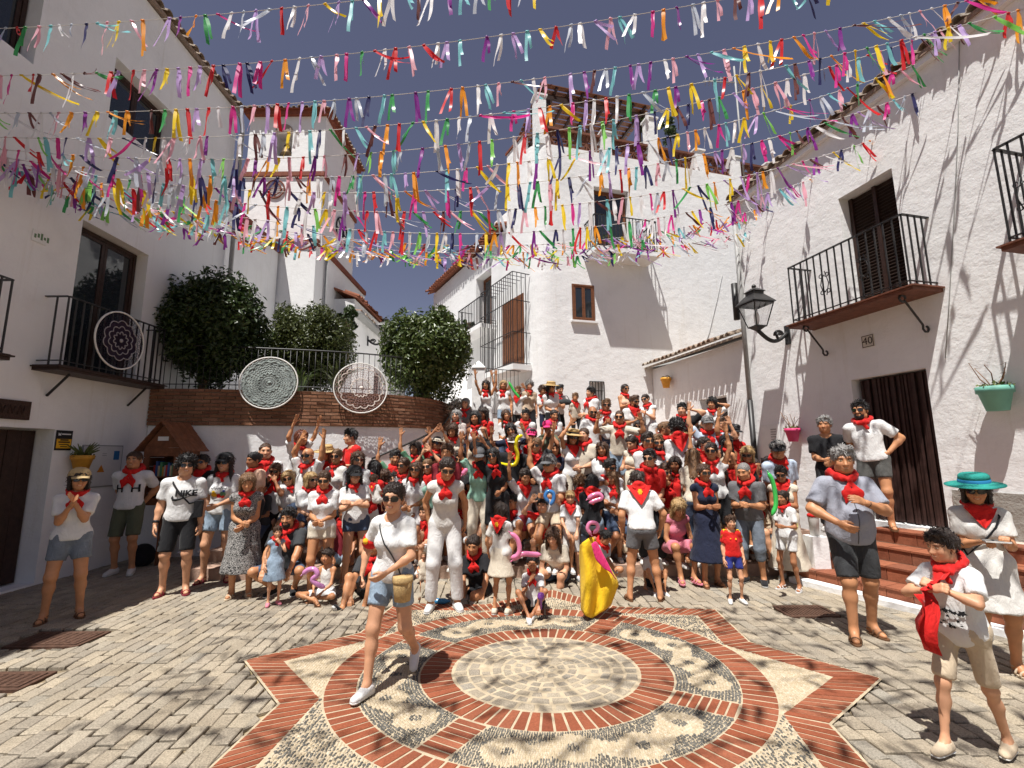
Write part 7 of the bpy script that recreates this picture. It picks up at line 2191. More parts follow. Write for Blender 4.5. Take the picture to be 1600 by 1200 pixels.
person('woman in long navy dress and sunglasses with hands together at the front', feet=(1098, 915), top=724, tier=2, yaw=2, female=True, skin=2, arms=('hold', 'hold'), hair='bun', hc='brown', sg=True, tee='sleeveless', tc='navy', bot='longdress', scarf='knot', shoes='sandal', sc='brown', look=(0, 4, 0), group=FG)
REDB = person('little boy in red football shirt and blue shorts in front of the crowd', feet=(1140, 942), top=805, tier=2, yaw=-8, female=False, child=True, skin=0, arms=('down', 'down'), hair='short', hc='brown', tee='tee', tc='red', bot='shorts', bc='royal', scarf=None, shoes='sneaker', sc='white', look=(6, 2, 0), group=FG)
for x_ in (-.045,): disc_print(REDB, 'crest', .055, .33, .016, .02, CL['gold'])
disc_print(REDB, 'shirt_badge', -.05, .335, .014, .008, CL['gold'])
for sd in (-1, 1):
    b = MB(); P = [REDB['W'](REDB['sh'][sd] + np.array([-sd * .07, -.02, .062])), REDB['W'](REDB['sh'][sd] + np.array([0, -.02, .078])), REDB['W'](REDB['sh'][sd] * .6 + REDB['el'][sd] * .4 + np.array([sd * .055, -.02, .02]))]
    for o_ in (-.014, .0, .014): b.tube([p_ + [0, o_, 0] for p_ in P], .0045, 4)
    raw(b, 'shoulder_stripes', CL['yellow'], REDB['top'])
person('bald man in grey t-shirt and denim shorts checking his hands at the front right', feet=(1156, 912), top=722, tier=2, yaw=-38, female=False, skin=1, arms=('hold', 'hold'), hair='buzz', hc='grey', tee='tee', tc='grey', bot='capri', bc='gdenim', scarf='knot', shoes='sneaker', sc='black', belly=.5, build=1.06, lean=5, look=(-10, 12, 0), group=FG)
PONY = person('girl with long ponytail and yellow backpack facing left, all in white', feet=(1222, 922), top=766, tier=2, yaw=-60, female=True, child=True, skin=2, arms=('hold', 'fore'), hair='highpony', hc='dark', tee='tee', tc='white', bot='shorts', bc='white', scarf='ring', shoes='sandal', sc='white', group=FG)
bp = empty('backpack', tuple(PONY['W'](PONY['pc'])), 'small pale yellow backpack on the ponytail girl', 'backpack')
q = PONY['pc'] + np.array([.02, .20, .24]); G = SDF(); G.cap(q + [0, 0, -.10], q + [0, 0, .08], .085, .075, fl=.8, n=(0, 1, 0)); G.cap(q + [0, .05, -.09], q + [0, .05, -.02], .05, .05); V, F = G.mesh(.012); link('body', mesh_np('pack', PONY['W'](V), F, [cloth('pale_yellow', (0.70, 0.64, 0.22))], True), bp)
b = MB()
for sd in (-1, 1): b.tube([PONY['W'](q + [sd * .06, -.05, .10]), PONY['W'](PONY['sh'][sd] + np.array([-sd * .06, .0, .075])), PONY['W'](PONY['sh'][sd] + np.array([-sd * .05, -.085, -.05])), PONY['W'](q + [sd * .07, -.04, -.12])], .014, 5)
raw(b, 'strap', CL['offwhite'], bp)
person('woman in long beige dress with red scarf behind the ponytail girl', feet=(1216, 905), top=727, tier=1, yaw=-30, female=True, skin=2, arms=('hold', 'hold'), hair='bun', hc='black', sg=True, tee='sleeveless', tc='cream', bot='maxi', scarf='bib', look=(-6, 14, 0), group=FG)
DOOR = person('young man in white t-shirt leaning in the curtained doorway with hand on hip', feet=(1346, 827), z=SZ, top=626, tier=2, yaw=-40, tilt=-7, female=False, skin=1, arms=('behind', 'hips'), hair='short', hc='black', beard='black', sg=True, tee='tee', tc='white', bot='shorts', bc='wash', scarf='ring', shoes='sandal', sc='brown', build=1.05, look=(-16, 0, 0), group='people by the door')
person('older man in black t-shirt standing beside the doorway', h=(1287, 652), Y=7.2, s=1.0, tier=1, yaw=-35, female=False, skin=1, arms=('clasp', 'clasp'), hair='short', hc='grey', tee='tee', tc='black', bot='trousers', bc='charcoal', scarf=None, look=(-8, 0, 0), group='people by the door')
# clog details on the boy
for sd in (-1, 1):
    f = unit(np.array([-.1, -1, 0])); a_ = BOY['an'][sd]
    b = MB()
    for i_ in range(4):
        for j_ in (-1, 0, 1): 
            q = a_ + f * (.055 + .022 * i_) + np.array([.018 * j_, 0, -.016 - .007 * i_ - .006 * abs(j_)])
            b.tube([BOY['W'](q), BOY['W'](q + np.array([0, 0, .006]))], .0045, 6)
    raw(b, 'clog_hole', BLK, BOY['e'], kind='stuff')
# ------------------------------------------------------------------ the crowd on the stairs
def c(label, u, v, g='f', hair='bun', hc='dark', tc='white', arms='clasp', **k):
    """g: f woman, m man, k child (girl), b child (boy)"""
    a = arms if isinstance(arms, tuple) else (arms, arms)
    d = dict(female=g in 'fk', child=g in 'kb', arms=a, hair=hair, hc=hc, tc=tc, skin=RNG.choice([0, 1, 1, 2]), s={'f': .96, 'm': 1.03, 'k': .76, 'b': .76}[g], tier=0 if v < 745 else 1,
             scarf=RNG.choice(['knot', 'bib', 'ring', 'knot']), shoes='sneaker', yaw=float(RNG.uniform(-24, 24)), look=(float(RNG.uniform(-18, 18)), float(RNG.uniform(-2, 10)), float(RNG.uniform(-7, 7))),
             lean=float(RNG.uniform(-3, 9)), tilt=float(RNG.uniform(-7, 7)), twist=float(RNG.uniform(-16, 16)),
             bot=RNG.choice(['shorts', 'bermuda', 'shorts', 'trousers']), bc=RNG.choice(['denim', 'white', 'cream', 'ddenim', 'black', 'beige']), tee='tee')
    d.update(k)
    if hc == 'black' and not any(w in label for w in ('black hair', 'dark hair', 'black curls', 'dark haired', 'dark parted')): d['hc'] = ('black', 'brown', 'dark', 'black', 'brown', 'light')[int(u * 7 + v * 3) % 6]
    return person(label, h=(u, v), **d)
# back row
c('woman with both arms raised at the left end of the back row', 759, 594, 'f', 'longwavy', arms='up', tee='tank')
c('blonde woman in white blouse raising one arm in the back row', 787, 594, 'f', 'bob', 'blond', arms=('up', 'down'), tee='sleeveless')
GS = c('boy holding a green balloon sword in the back row', 809, 604, 'b', 'short', 'black', arms='upbent', s=.86)
c('woman with grey curls and plaid shirt in the back row', 827, 595, 'f', 'curly', 'grey', 'plaid', 'down', skin=0, bot='trousers', bc='black')
c('boy clapping in white t-shirt and navy shorts in the back row', 847, 603, 'b', 'curly', 'black', arms='clap', s=.88, bot='bermuda', bc='navy')
c('person in orange straw hat peering over the back row', 861, 597, 'f', 'longwavy', 'black', s=1.02, hat='straw', hatm=STRAW)
BOYB = c('dark haired boy with black shorts holding a dark bag in the back row', 875, 601, 'b', 'short', 'black', arms='hold', s=.93, bot='bermuda', bc='black')
c('small child in cream shirt standing in the back row', 899, 614, 'b', 'short', 'black', 'cream', 'down', s=.78)
c('man in white t-shirt turned left in front of the barred window', 924, 605, 'm', 'short', 'black', arms='clasp', yaw=-50)
c('bald man in sunglasses, white t-shirt and washed denim shorts standing tall', 926, 634, 'm', None, arms='down', beard='brown', sg=True, bot='bermuda', bc='denim', build=1.06, tier=1)
c('man in sunglasses rubbing his hands beside the tall bald man', 947, 624, 'm', 'short', 'black', arms='clap', sg=True)
c('man in loose cream t-shirt clapping above his sunglasses', 968, 641, 'm', 'buzz', 'brown', 'cream', 'wave', sg=True, bc='denim', bot='bermuda', tier=1)
c('woman in peach top and sunglasses at the top of the stairs', 976, 600, 'f', 'pony', 'dark', 'peach', 'clap', tee='tank', sg=True)
c('bearded man in sunglasses in front of the woman in peach', 991, 618, 'm', 'short', 'black', arms='clap', beard='black', sg=True)
c('woman with low bun, white sleeveless top and white skirt at the right end', 1007, 616, 'f', 'bun', 'dark', 'white', 'clap', tee='sleeveless', sg=True, bot='longskirt', bc='white', yaw=-35)
c('man in black t-shirt with a hand on his head by the white wall', 1065, 630, 'm', 'short', 'black', 'black', ('down', 'head'))
c('person with arm over head in front of the small dark window', 1113, 622, 'f', 'curly', 'black', arms=('down', 'head'), yaw=-30)
# second and third rows
WBAG = c('woman with short dark hair and white tank top carrying a black bag', 742, 642, 'f', 'bob', 'black', arms='down', tee='tank', tier=1, s=1.02)
c('half hidden face behind the woman with the black bag', 754, 636, 'f', 'longwavy', 'dark', 'red', s=1.0)
c('woman in flowered shirt at the foot of the flowering bush', 713, 640, 'f', 'longwavy', 'grey', 'flower', 'clap')
c('woman in cream sleeveless top looking down by the planter corner', 706, 661, 'f', 'bob', 'black', 'cream', ('down', 'fore'), tee='sleeveless', tier=1, look=(-10, 22, 0), s=1.0)
c('person in white visor with red cloth over the shoulder', 684, 682, 'f', 'pony', 'black', 'red', 'upin', hat='visor', hatm=CL['cream'], sg=True)
c('dark haired woman in navy waving both hands mid crowd', 796, 661, 'f', 'longwavy', 'black', 'navy', 'wave')
c('grinning man in visor and dark jacket behind the yellow balloon', 802, 681, 'm', 'short', 'brown', 'black', 'down', hat='visor', hatm=CL['offwhite'], tier=1)
c('woman in sunglasses and dark top right of the yellow balloon', 839, 684, 'f', 'bun', 'black', 'charcoal', ('clasp', 'up'), sg=True)
c('person in bright pink cap covering the face with both hands', 855, 658, 'f', 'pony', 'dark', 'olive', 'face', hat='cap', hatm=CL['hotpink'], scarf=None, s=.9)
c('child in dark pink cap and red shirt', 831, 671, 'k', 'short', 'dark', 'red', hat='cap', hatm=CL['hotpink'], s=.9)
c('woman in straw hat and sunglasses with arms up and white blouse', 896, 672, 'f', 'bob', 'brown', arms=('upin', 'down'), tee='sleeveless', hat='straw', hatm=STRAW, sg=True, band=CL['black'], tier=1)
c('laughing woman in black wearing sunglasses left of the yellow balloon', 768, 699, 'f', 'longwavy', 'black', 'black', ('up', 'clasp'), sg=True, skin=2)
c('woman in grey cap and mint shirt with a raised open hand', 748, 700, 'f', 'pony', 'black', 'mint', ('up', 'upin'), hat='cap', hatm=CL['grey'], skin=2)
c('long haired woman in white dress and sunglasses looking left', 764, 727, 'f', 'long', 'black', 'white', 'down', tee='tee', bot='skirt', bc='white', sg=True, yaw=-30, look=(-25, 0, 0), tier=2, scarf='knot')
UPW = c('dancing woman with arms spread high, knotted white top and denim shorts', 821, 733, 'f', 'bun', 'dark', 'white', ('up', 'wide'), bot='shortshort', bc='denim', hem=.02, tier=2, scarf='bib', look=(8, 14, 0), yaw=8)
c('man in grey cap and sunglasses with arms raised in white t-shirt', 858, 712, 'm', 'short', 'grey', arms=('up', 'hold'), hat='cap', hatm=CL['grey'], sg=True, tier=1)
c('child in black and white paper hat with red scarf', 735, 745, 'k', 'bob', 'dark', 'red', 'clasp', hat='bucket', hatm=CL['black'], band=CL['white'])
c('bearded man resting chin behind the child in red shirt', 846, 757, 'm', 'short', 'brown', 'grey', st='sit', beard='brown')
c('child in red shirt with dark hair holding a blue balloon loop', 846, 776, 'b', 'short', 'black', 'red', 'upbent', scarf=None, s=.80, st='sit')
c('dark haired girl peering over the blond boy in white', 879, 751, 'k', 'bun', 'brown', 'red', s=.86)
GB2 = c('girl with light brown hair and long red scarf looking left', 956, 736, 'f', 'longwavy', 'light', 'white', 'clasp', s=.86, bot='shortshort', bc='ddenim', tier=2, yaw=-15, look=(-22, 6, 0), scarf='knot', bust=0)
c('dark haired man in sunglasses behind the girl with long red scarf', 952, 718, 'm', 'short', 'black', sg=True)
c('toddler in white sun hat among pink balloons', 938, 761, 'k', 'short', 'dark', 'offwhite', hat='bucket', hatm=CL['white'], s=.66, scarf=None)
c('curly light brown head seen from behind', 906, 744, 'f', 'curly', 'light', 'offwhite', yaw=170, scarf='back', s=.9)
c('long black hair seen from behind beside the curly head', 926, 742, 'f', 'long', 'black', 'black', yaw=165, s=.9, scarf='back')
c('dark ponytailed woman looking down in red scarf and cream skirt', 985, 681, 'f', 'pony', 'dark', 'cream', ('fore', 'hold'), tee='sleeveless', bot='maxi', tier=1, look=(-25, 20, 0), yaw=-25)
c('man in sunglasses, stubble and white t-shirt mid right', 1025, 680, 'm', 'short', 'black', sg=True, beard='black')
c('man in sunglasses sitting below the stubbled man', 1014, 703, 'm', 'short', 'black', 'red', sg=True, look=(-25, 4, 0))
c('man in profile with dark shirt and red scarf by the white wall', 1037, 660, 'm', 'short', 'black', 'black', yaw=45, s=.98)
c('person with big round black curls seen from behind', 1059, 655, 'm', 'curly', 'black', yaw=150, hd=1.18, scarf='back')
c('curly blonde woman in profile with red scarf', 1066, 677, 'f', 'curly', 'blond', 'cream', yaw=-70, tee='tank')
c('brown curly haired woman in profile holding a baby', 1091, 667, 'f', 'curly', 'brown', 'white', 'hold', yaw=40)
c('man in grey flat cap waving with pale shirt', 1105, 651, 'm', 'short', 'grey', 'sky', ('up', 'wave'), hat='cap', hatm=CL['grey'], s=1.0)
c('smiling woman in sunglasses behind a raised arm on the right', 1134, 678, 'f', 'longwavy', 'black', 'beige', tee='tank', sg=True, s=.93)
c('man in black cap and red shirt waving near the drainpipe', 1146, 664, 'm', 'short', 'black', 'red', ('up', 'down'), hat='cap', hatm=CL['black'])
c('woman in sunglasses with both arms straight up and knotted red scarf', 1111, 692, 'f', 'bun', 'dark', 'white', 'up', tee='sleeveless', sg=True, tier=1, scarf='knot', s=1.0)
c('very long wavy brown hair seen from behind', 1082, 701, 'f', 'longwavy', 'light', 'cream', yaw=175, scarf=None, s=.97)
c('woman in cream top resting a hand on her head', 1054, 714, 'f', 'bob', 'dark', 'cream', ('head', 'down'), tee='tank', skin=2, scarf='knot', tier=1)
c('bald older man bending his head beside the woman with raised arms', 1139, 707, 'm', None, tc='darkred', lean=10, look=(-30, 18, 0), skin=1)
c('blonde woman in sunglasses and black top near the drainpipe', 1167, 697, 'f', 'bob', 'blond', 'black', tee='tank', sg=True, look=(-20, 12, 0), scarf='bib')
c('child with dark hair below the blonde woman in black', 1198, 715, 'b', 'short', 'black', 'red', s=.9)
c('older man in black cap and pale blue shirt near the pink pot', 1214, 690, 'm', 'short', 'grey', 'sky', 'clasp', tee='shirt', hat='cap', hatm=CL['black'], tier=1, scarf='ring', look=(-20, 6, 0))
c('toddler in maroon held up beside the bald man in grey', 1184, 742, 'k', 'crop', 'light', 'darkred', s=.66, scarf=None)
# left side
c('dark haired woman in profile behind the smiling man on the left', 398, 706, 'f', 'bun', 'black', 'peach', yaw=-30)
c('smiling man with thinning hair and white t-shirt on the left', 415, 693, 'm', 'thin', 'black', 'white', 'down', tier=1, s=1.06, look=(10, 0, 0))
c('woman in sunglasses pressing both hands to her cheeks', 431, 724, 'f', 'bun', 'brown', 'white', 'face', sg=True, bot='trousers', bc='black', tier=1)
c('short haired blonde woman in sunglasses behind the cheek holding woman', 449, 736, 'f', 'bob', 'blond', 'offwhite', sg=True, st='stand', s=.95)
c('bald man in sunglasses making a heart with raised arms', 482, 700, 'm', None, arms=('upin', 'up'), sg=True, tier=1, s=1.04, beard='grey')
c('woman with reddish hair turned away behind the heart making man', 473, 672, 'f', 'bob', 'auburn', 'white', 'up', yaw=60, s=1.0)
c('blonde woman in sunglasses gazing right between two clapping women', 486, 738, 'f', 'bob', 'blond', 'white', sg=True, yaw=30, look=(25, 0, 0), tier=1)
c('person in wide straw hat behind the woman in sunglasses', 510, 697, 'f', 'longwavy', 'auburn', 'red', hat='straw', hatm=STRAW, s=.97, yaw=-35)
c('woman in sunglasses and pale top in front of the straw hat', 527, 702, 'f', 'bun', 'black', 'offwhite', ('clasp', 'down'), sg=True, s=.97)
c('boy in red shirt raised above the others beside the white wall', 549, 671, 'b', 'short', 'black', 'red', 'hold', yaw=-30, look=(-25, 2, 0), s=1.0, scarf=None, tier=1)
c('dark parted hair seen between two raised arms', 588, 721, 'f', 'long', 'black', 'red', yaw=170)
c('short brown hair seen from behind next to the baby', 602, 735, 'b', 'short', 'brown', 'white', yaw=165, s=.9)
c('boy in green shirt with one raised arm on the left', 618, 704, 'b', 'short', 'black', 'green', ('up', 'clasp'), s=.92)
c('dark haired girl in green shirt raising both arms high', 648, 690, 'f', 'longwavy', 'dark', 'green', 'up', s=.92, tier=1)
c('woman in sunglasses and mint t-shirt crossing raised arms', 668, 717, 'f', 'bun', 'black', 'mint', 'upin', sg=True, s=.95)
c('long haired woman in pink beside the striding woman', 641, 755, 'f', 'long', 'dark', 'pink', 'clasp', st='sit', bot='dress')
c('blond child above the long haired woman in pink', 650, 744, 'k', 'short', 'blond', 'offwhite', s=.8)
# seated in front
c('teenager in black sitting with bare legs behind the girl in white skirt', 740, 838, 'f', 'pony', 'black', 'black', 'knee', st='sit', Y=6.35, s=.95, lean=14, bot='shorts', bc='black', yaw=-25, tier=1)
c('youngster in maroon crouching behind the woman with beige shorts', 540, 788, 'b', 'short', 'black', 'darkred', 'knee', st='sit', Y=7.2, s=.95)
c('person in black sandals stretching a leg behind the striding woman', 588, 838, 'm', 'short', 'black', 'charcoal', 'knee', st='sit', Y=6.2, s=.9, bot='shorts', bc='black', legs=(((-.12, -.55, .10), (-.2, -1, .5), (-.1, -.6, .8)), ((.12, -.42, .085), (.2, -1, .6), (.2, -1, 0))), sc='black', pel=.2)
# people glimpsed between the others
for i, (l, u, v, g, hr, hcl, col, kw) in enumerate((
    ('woman in red glimpsed left of the dancing woman', 786, 742, 'f', 'bun', 'brown', 'red', dict(st='sit')),
    ('man in maroon sitting between the dancing woman and the red shirted child', 798, 770, 'm', 'short', 'black', 'darkred', dict(st='sit')),
    ('girl in white sitting right of the blond boy', 916, 782, 'k', 'bob', 'black', 'white', dict(s=.8)),
    ('child in red sitting behind the yellow cape', 934, 800, 'b', 'short', 'dark', 'red', dict(s=.72)),
    ('woman in white bending left of the broad man', 972, 778, 'f', 'bun', 'black', 'white', dict(st='sit')),
    ('child in red half hidden behind the navy dress', 1126, 764, 'k', 'bob', 'black', 'red', dict(s=.76)),
    ('child in pink standing left of the red football shirt', 1118, 806, 'k', 'bob', 'brown', 'pink', dict(s=.7)),
    ('dark haired woman in beige sitting behind the grey t-shirt man', 1180, 762, 'f', 'bun', 'black', 'beige', dict(st='sit')),
    ('girl in white behind the woman in white trousers', 722, 772, 'k', 'bun', 'black', 'white', dict(s=.8)),
    ('boy in red left of the woman in white trousers', 664, 790, 'b', 'short', 'black', 'red', dict(s=.74)),
    ('woman in maroon behind the baby', 606, 760, 'f', 'bob', 'black', 'darkred', dict(st='sit')),
    ('man in white with sunglasses under the waving women', 720, 706, 'm', 'short', 'dark', 'white', dict(sg=True, s=.95)),
    ('woman in dark blue below the pink caps', 866, 690, 'f', 'bob', 'brown', 'navy', dict(st='sit')),
    ('person in white shaded by the tall bald man', 940, 690, 'f', 'longwavy', 'black', 'white', dict(s=.92)),
    ('woman in grey just left of the white yard wall', 728, 622, 'f', 'bob', 'grey', 'grey', dict(s=.95)),
    ('dark haired girl standing between the two curly haired women', 1083, 650, 'k', 'long', 'black', 'white', dict(s=.9)),
    ('man in white low beside the drainpipe foot', 1178, 716, 'm', 'buzz', 'black', 'white', dict(s=.96)),
    ('boy in grey left of the woman holding her cheeks', 410, 748, 'b', 'short', 'black', 'charcoal', dict(s=.86)),
    ('woman in white below the boy in red on the wall side', 560, 705, 'f', 'longwavy', 'brown', 'white', dict(sg=True)),
    ('girl in orange red scarf sitting above the pink balloons', 925, 765, 'k', 'bun', 'brown', 'peach', dict(s=.78)),
    ('man in red t-shirt behind the woman with a hand on her head', 1036, 726, 'm', 'short', 'black', 'red', dict(sg=True)),
    ('woman in white between the two bald men', 1126, 730, 'f', 'longwavy', 'dark', 'white', dict(s=.95)),
    ('tall woman in white at the left of the green shirts', 632, 716, 'f', 'pony', 'brown', 'white', dict(sg=True)),
    ('woman in white under the raised arms of the girl in green', 652, 722, 'f', 'long', 'brown', 'white', dict(sg=True)),
    ('man in white left of the mint t-shirt', 680, 712, 'm', 'short', 'black', 'white', dict(s=.98)),
    ('girl in white between the baby and the green shirts', 616, 738, 'k', 'longwavy', 'dark', 'white', dict(s=.86)),
    ('woman in white low in front of the back row boys', 866, 640, 'f', 'bun', 'dark', 'white', dict(s=.92)),
    ('man in white under the plaid shirt', 822, 640, 'm', 'short', 'black', 'white', dict(s=.94)),
    ('girl in white below the green balloon sword', 790, 640, 'k', 'long', 'brown', 'white', dict(s=.92)),
    ('man in cream right of the straw hat woman with raised arms', 912, 668, 'm', 'crop', 'brown', 'cream', dict(s=.97)),
    ('woman in white right of the loose cream t-shirt', 998, 656, 'f', 'long', 'black', 'white', dict(sg=True)),
    ('man in white behind the ponytailed woman looking down', 1010, 676, 'm', 'short', 'dark', 'white', dict(sg=True)),
    ('woman with red top under the waving flat cap', 1100, 682, 'f', 'pony', 'dark', 'red', dict(sg=True)),
    ('man in white close under the small dark window', 1126, 652, 'm', 'short', 'black', 'white', dict(s=.95)),
    ('man in dark shirt beside the visor wearer', 700, 694, 'm', 'short', 'black', 'darkred', dict(s=1.0)))):
    c(l, u, v, g, hr, hcl, col, 'clasp', **kw)

# ------------------------------------------------------------------ things people hold
def balloon_mat(name, col):
    m, nt, b = _nt(name); b.inputs['Base Color'].default_value = (*col, 1); b.inputs['Roughness'].default_value = .12; b.inputs['Specular IOR Level'].default_value = .6
    b.inputs['Transmission Weight'].default_value = .15
    return m
BAL = {k: balloon_mat('balloon_' + k, v) for k, v in dict(yellow=(.82, .68, .01), green=(.06, .55, .10), pink=(.75, .22, .40), blue=(.05, .20, .50), purple=(.25, .06, .4), lilac=(.62, .26, .52), white=(.75, .72, .7)).items()}
def balloon(label, pts, r, col, Y=None, closed=False):
    """modelling balloon along photo pixels at depth Y"""
    P = [at_y(u, v, Y) if len(q) == 2 else at_y(u, v, q[2]) for q in pts for u, v in [q[:2]]]
    P = smooth_path(P, 5)
    e = empty('balloon', tuple(P[0]), label, 'balloon', 'modelling balloons')
    n = len(P); rr_ = [r * min(1, .25 + min(k, n - 1 - k) / 2.2) for k in range(n)]
    b = MB(); b.tube(P, rr_, 10); raw(b, 'tube', BAL[col], e)
    b = MB(); d = unit(P[0] - P[1]); b.tube([P[0], P[0] + d * r * .9], [r * .3, r * .15], 6); raw(b, 'knot', BAL[col], e)
yb = float(UPW['b0'][1])
balloon('bent yellow modelling balloon held above the dancing woman', [(776, 721), (783, 725), (797, 727), (806, 724), (809, 712), (806, 697), (809, 684), (817, 680)], .030, 'yellow', yb - .1)
balloon('bright green balloon sword held in the back row', [(795, 597), (799, 604), (803, 611), (808, 617), (812, 622)], .034, 'green', float(GS['b0'][1]) - .35)
balloon('long green balloon curving beside the ponytail girl', [(1200, 738), (1207, 752), (1211, 770), (1212, 790), (1206, 806)], .026, 'green', 5.75)
balloon('pink balloon toy loop in the lap of the cross-legged girl', [(472, 898), (482, 890), (492, 890), (496, 898), (488, 906), (498, 914), (508, 918)], .030, 'lilac', float(GB['b0'][1]) - .30)
balloon('pink balloon hoop beside the sitting girl', [(797, 832), (808, 842), (812, 858), (808, 868), (798, 872)], .028, 'pink', 5.35)
balloon('flat pink balloon with white tip behind the sitting girl', [(800, 876), (815, 866), (830, 866), (846, 867)], .030, 'pink', 5.5)
balloon('pink balloon ring above the man with the cape', [(924, 836), (918, 826), (922, 817), (932, 818), (934, 826), (927, 834)], .022, 'pink', 5.35)
balloon('pink balloon bow beside the toddler in the sun hat', [(918, 780), (926, 774), (936, 772), (940, 778), (930, 782), (920, 786)], .030, 'pink', 6.1)
balloon('blue balloon loop held by the child in red shirt', [(858, 786), (852, 776), (856, 768), (864, 770), (865, 780), (860, 790)], .026, 'blue', 6.2)
balloon('pale pink balloon stick beside the woman in white trousers', [(722, 742), (726, 737), (730, 732)], .028, 'pink', 5.6)
def held_bag(label, info, off, size, mat):
    q = info['W'](info['J']['chest'] + np.array(off)); e = empty('bag', tuple(q), label, 'bag'); sz = np.array(size)
    G = SDF(); G.ell(q, sz, .02); G.cap(q - [sz[0] * .7, 0, sz[2] * .2], q + [sz[0] * .7, 0, -sz[2] * .2], sz[2] * .8, k=.03); V, F = G.mesh(.014); link('body', mesh_np('bag', V, F, [mat], True), e)
    b = MB(); b.tube([q + [-sz[0] * .8, 0, sz[2] * .5], q + [-sz[0] * .4, -.02, sz[2] * 1.9], q + [sz[0] * .4, -.02, sz[2] * 1.9], q + [sz[0] * .8, 0, sz[2] * .5]], .010, 5); raw(b, 'strap', mat, e)
held_bag('dark bag in the arms of the boy in black shorts', BOYB, (.10, -.22, -.02), (.17, .07, .08), CL['charcoal'])
held_bag('big black bag at the side of the woman in white tank top', WBAG, (.17, -.20, -.16), (.16, .12, .15), CL['black'])
t_ = SIT['W'](SIT['wr'][1] + np.array([.03, -.05, .06])); e = empty('toy', tuple(t_), 'small purple toy wand in the hand of the sitting girl', 'toy')
b = MB(); b.lathe([(.012, -.07), (.014, .02), (.036, .04), (.040, .07), (.030, .10), (.005, .105)], t_, 12); raw(b, 'wand', BAL['purple'], e)
# bullfighting cape
e = empty('bullfight_cape', tuple(gnd(936, 955)), 'stiff yellow bullfighting cape with bright pink outside held upright', 'cape')
cy_ = 5.42
PX = [[(907, 852), (914, 845), (924, 839), (931, 846), (935, 858)], [(906, 872), (916, 868), (930, 866), (944, 876), (955, 892)], [(907, 900), (920, 900), (935, 902), (952, 906), (965, 910)], [(908, 930), (918, 934), (932, 936), (946, 934), (962, 922)], [(909, 952), (916, 962), (926, 965), (940, 956), (954, 944)]]
dep = [[.0, -.06, -.03, -.02, .02], [.04, -.09, -.03, -.06, .0], [.05, -.12, -.03, -.08, .02], [.03, -.13, -.02, -.08, .02], [.0, -.12, -.03, -.08, .0]]
def cloth_grid(PX, dep, Y0, sub=5):
    G = np.array([[at_y(u, v, Y0 + d) for (u, v), d in zip(r_, dr)] for r_, dr in zip(PX, dep)])
    rows = [np.array(smooth_path(list(r_), sub)) for r_ in G]; rows = np.array(rows)
    cols = np.array([smooth_path(list(rows[:, j]), sub) for j in range(rows.shape[1])]).transpose(1, 0, 2)
    n, m = cols.shape[:2]
    return cols.reshape(-1, 3), [(i * m + j, i * m + j + 1, (i + 1) * m + j + 1, (i + 1) * m + j) for i in range(n - 1) for j in range(m - 1)]
V, F = cloth_grid(PX, dep, cy_)
V[:, 2] = np.maximum(V[:, 2], .01)
b = MB(); b.add(V, F, 0, True); o = raw(b, 'lining', CL['yellow'], e); m_ = o.modifiers.new('t', 'SOLIDIFY'); m_.thickness = .012
PX2 = [[(924, 850), (930, 846), (934, 852)], [(930, 872), (938, 862), (944, 872)], [(936, 880), (948, 880), (954, 892)], [(944, 888), (954, 895), (962, 906)]]
V, F = cloth_grid(PX2, [[-.16, -.17, -.14]] * 4, cy_)
b = MB(); b.add(V, F, 0, True); o = raw(b, 'outside', CL['hotpink'], e); m_ = o.modifiers.new('t', 'SOLIDIFY'); m_.thickness = .008
# gold crests on the neckerchiefs seen from behind
for P in PERSONS:
    if 'scarf' in P and P['scarf'].data.name.startswith('neckerchief_back') and P['s'] > .3 and len([q for q in P['e'].children]) and P['b0'][1] < 6.9 and P['Rw'][1, 1] < 0:
        b = MB(); k = []
        for j in range(12):
            a = 2 * PI * j / 12; r_ = .034 * (1 - .25 * (j % 2)); k.append((r_ * math.cos(a), .136, -.035 + r_ * 1.25 * math.sin(a)))
        b.add(k + [(0, .143, -.035)], [(j, (j + 1) % 12, 12) for j in range(12)])
        M = P['M4'](P['Rt'], P['J']['neck'] + P['Rt'] @ np.array([0, .006, .005]), 1.05)
        o = link('crest', b.mesh('crest', CL['gold']), P['scarf'])
        o.matrix_parent_inverse = P['scarf'].matrix_basis.inverted(); o.matrix_basis = M
# small things on the ground and by the door
wb = gnd(676, 944)
e = empty('water_bottle', tuple(wb), 'small blue water bottle lying behind the white trousers', 'bottle')
b = MB(); b.lathe([(.004, 0), (.03, .004), (.033, .05), (.033, .15), (.014, .19), (.014, .215)], wb + [0, 0, .034], 12, 0, roty(PI / 2) @ rotz(.3)); raw(b, 'bottle', basic('bottle_blue', (0.05, 0.22, 0.42), .15), e)
q = gnd(1272, 905)
e = empty('plastic_cup', (q[0], q[1], .70), 'tall cup with red lid on a white post beside the steps', 'cup')
c0_ = at_y(1271, 812, q[1] - .1)
b = MB(); b.lathe([(.055, 0), (.07, .26), (.07, .262)], c0_ + [0, 0, -.22], 14); raw(b, 'cup', basic('cup_clear', (0.55, 0.53, 0.5), .3), e)
b = MB(); b.lathe([(.076, 0), (.078, .03), (.06, .045), (.005, .05)], c0_ + [0, 0, .043], 14); raw(b, 'lid', CL['red'], e)
e = empty('stone_post', (c0_[0], c0_[1], 0), 'low white post beside the entrance steps', 'post'); b = MB(); b.bbox((c0_[0] - .11, c0_[1] - .11, 0), (c0_[0] + .11, c0_[1] + .11, c0_[2] - .221)); raw(b, 'post', WHITE, e)
bk_ = gnd(222, 884)
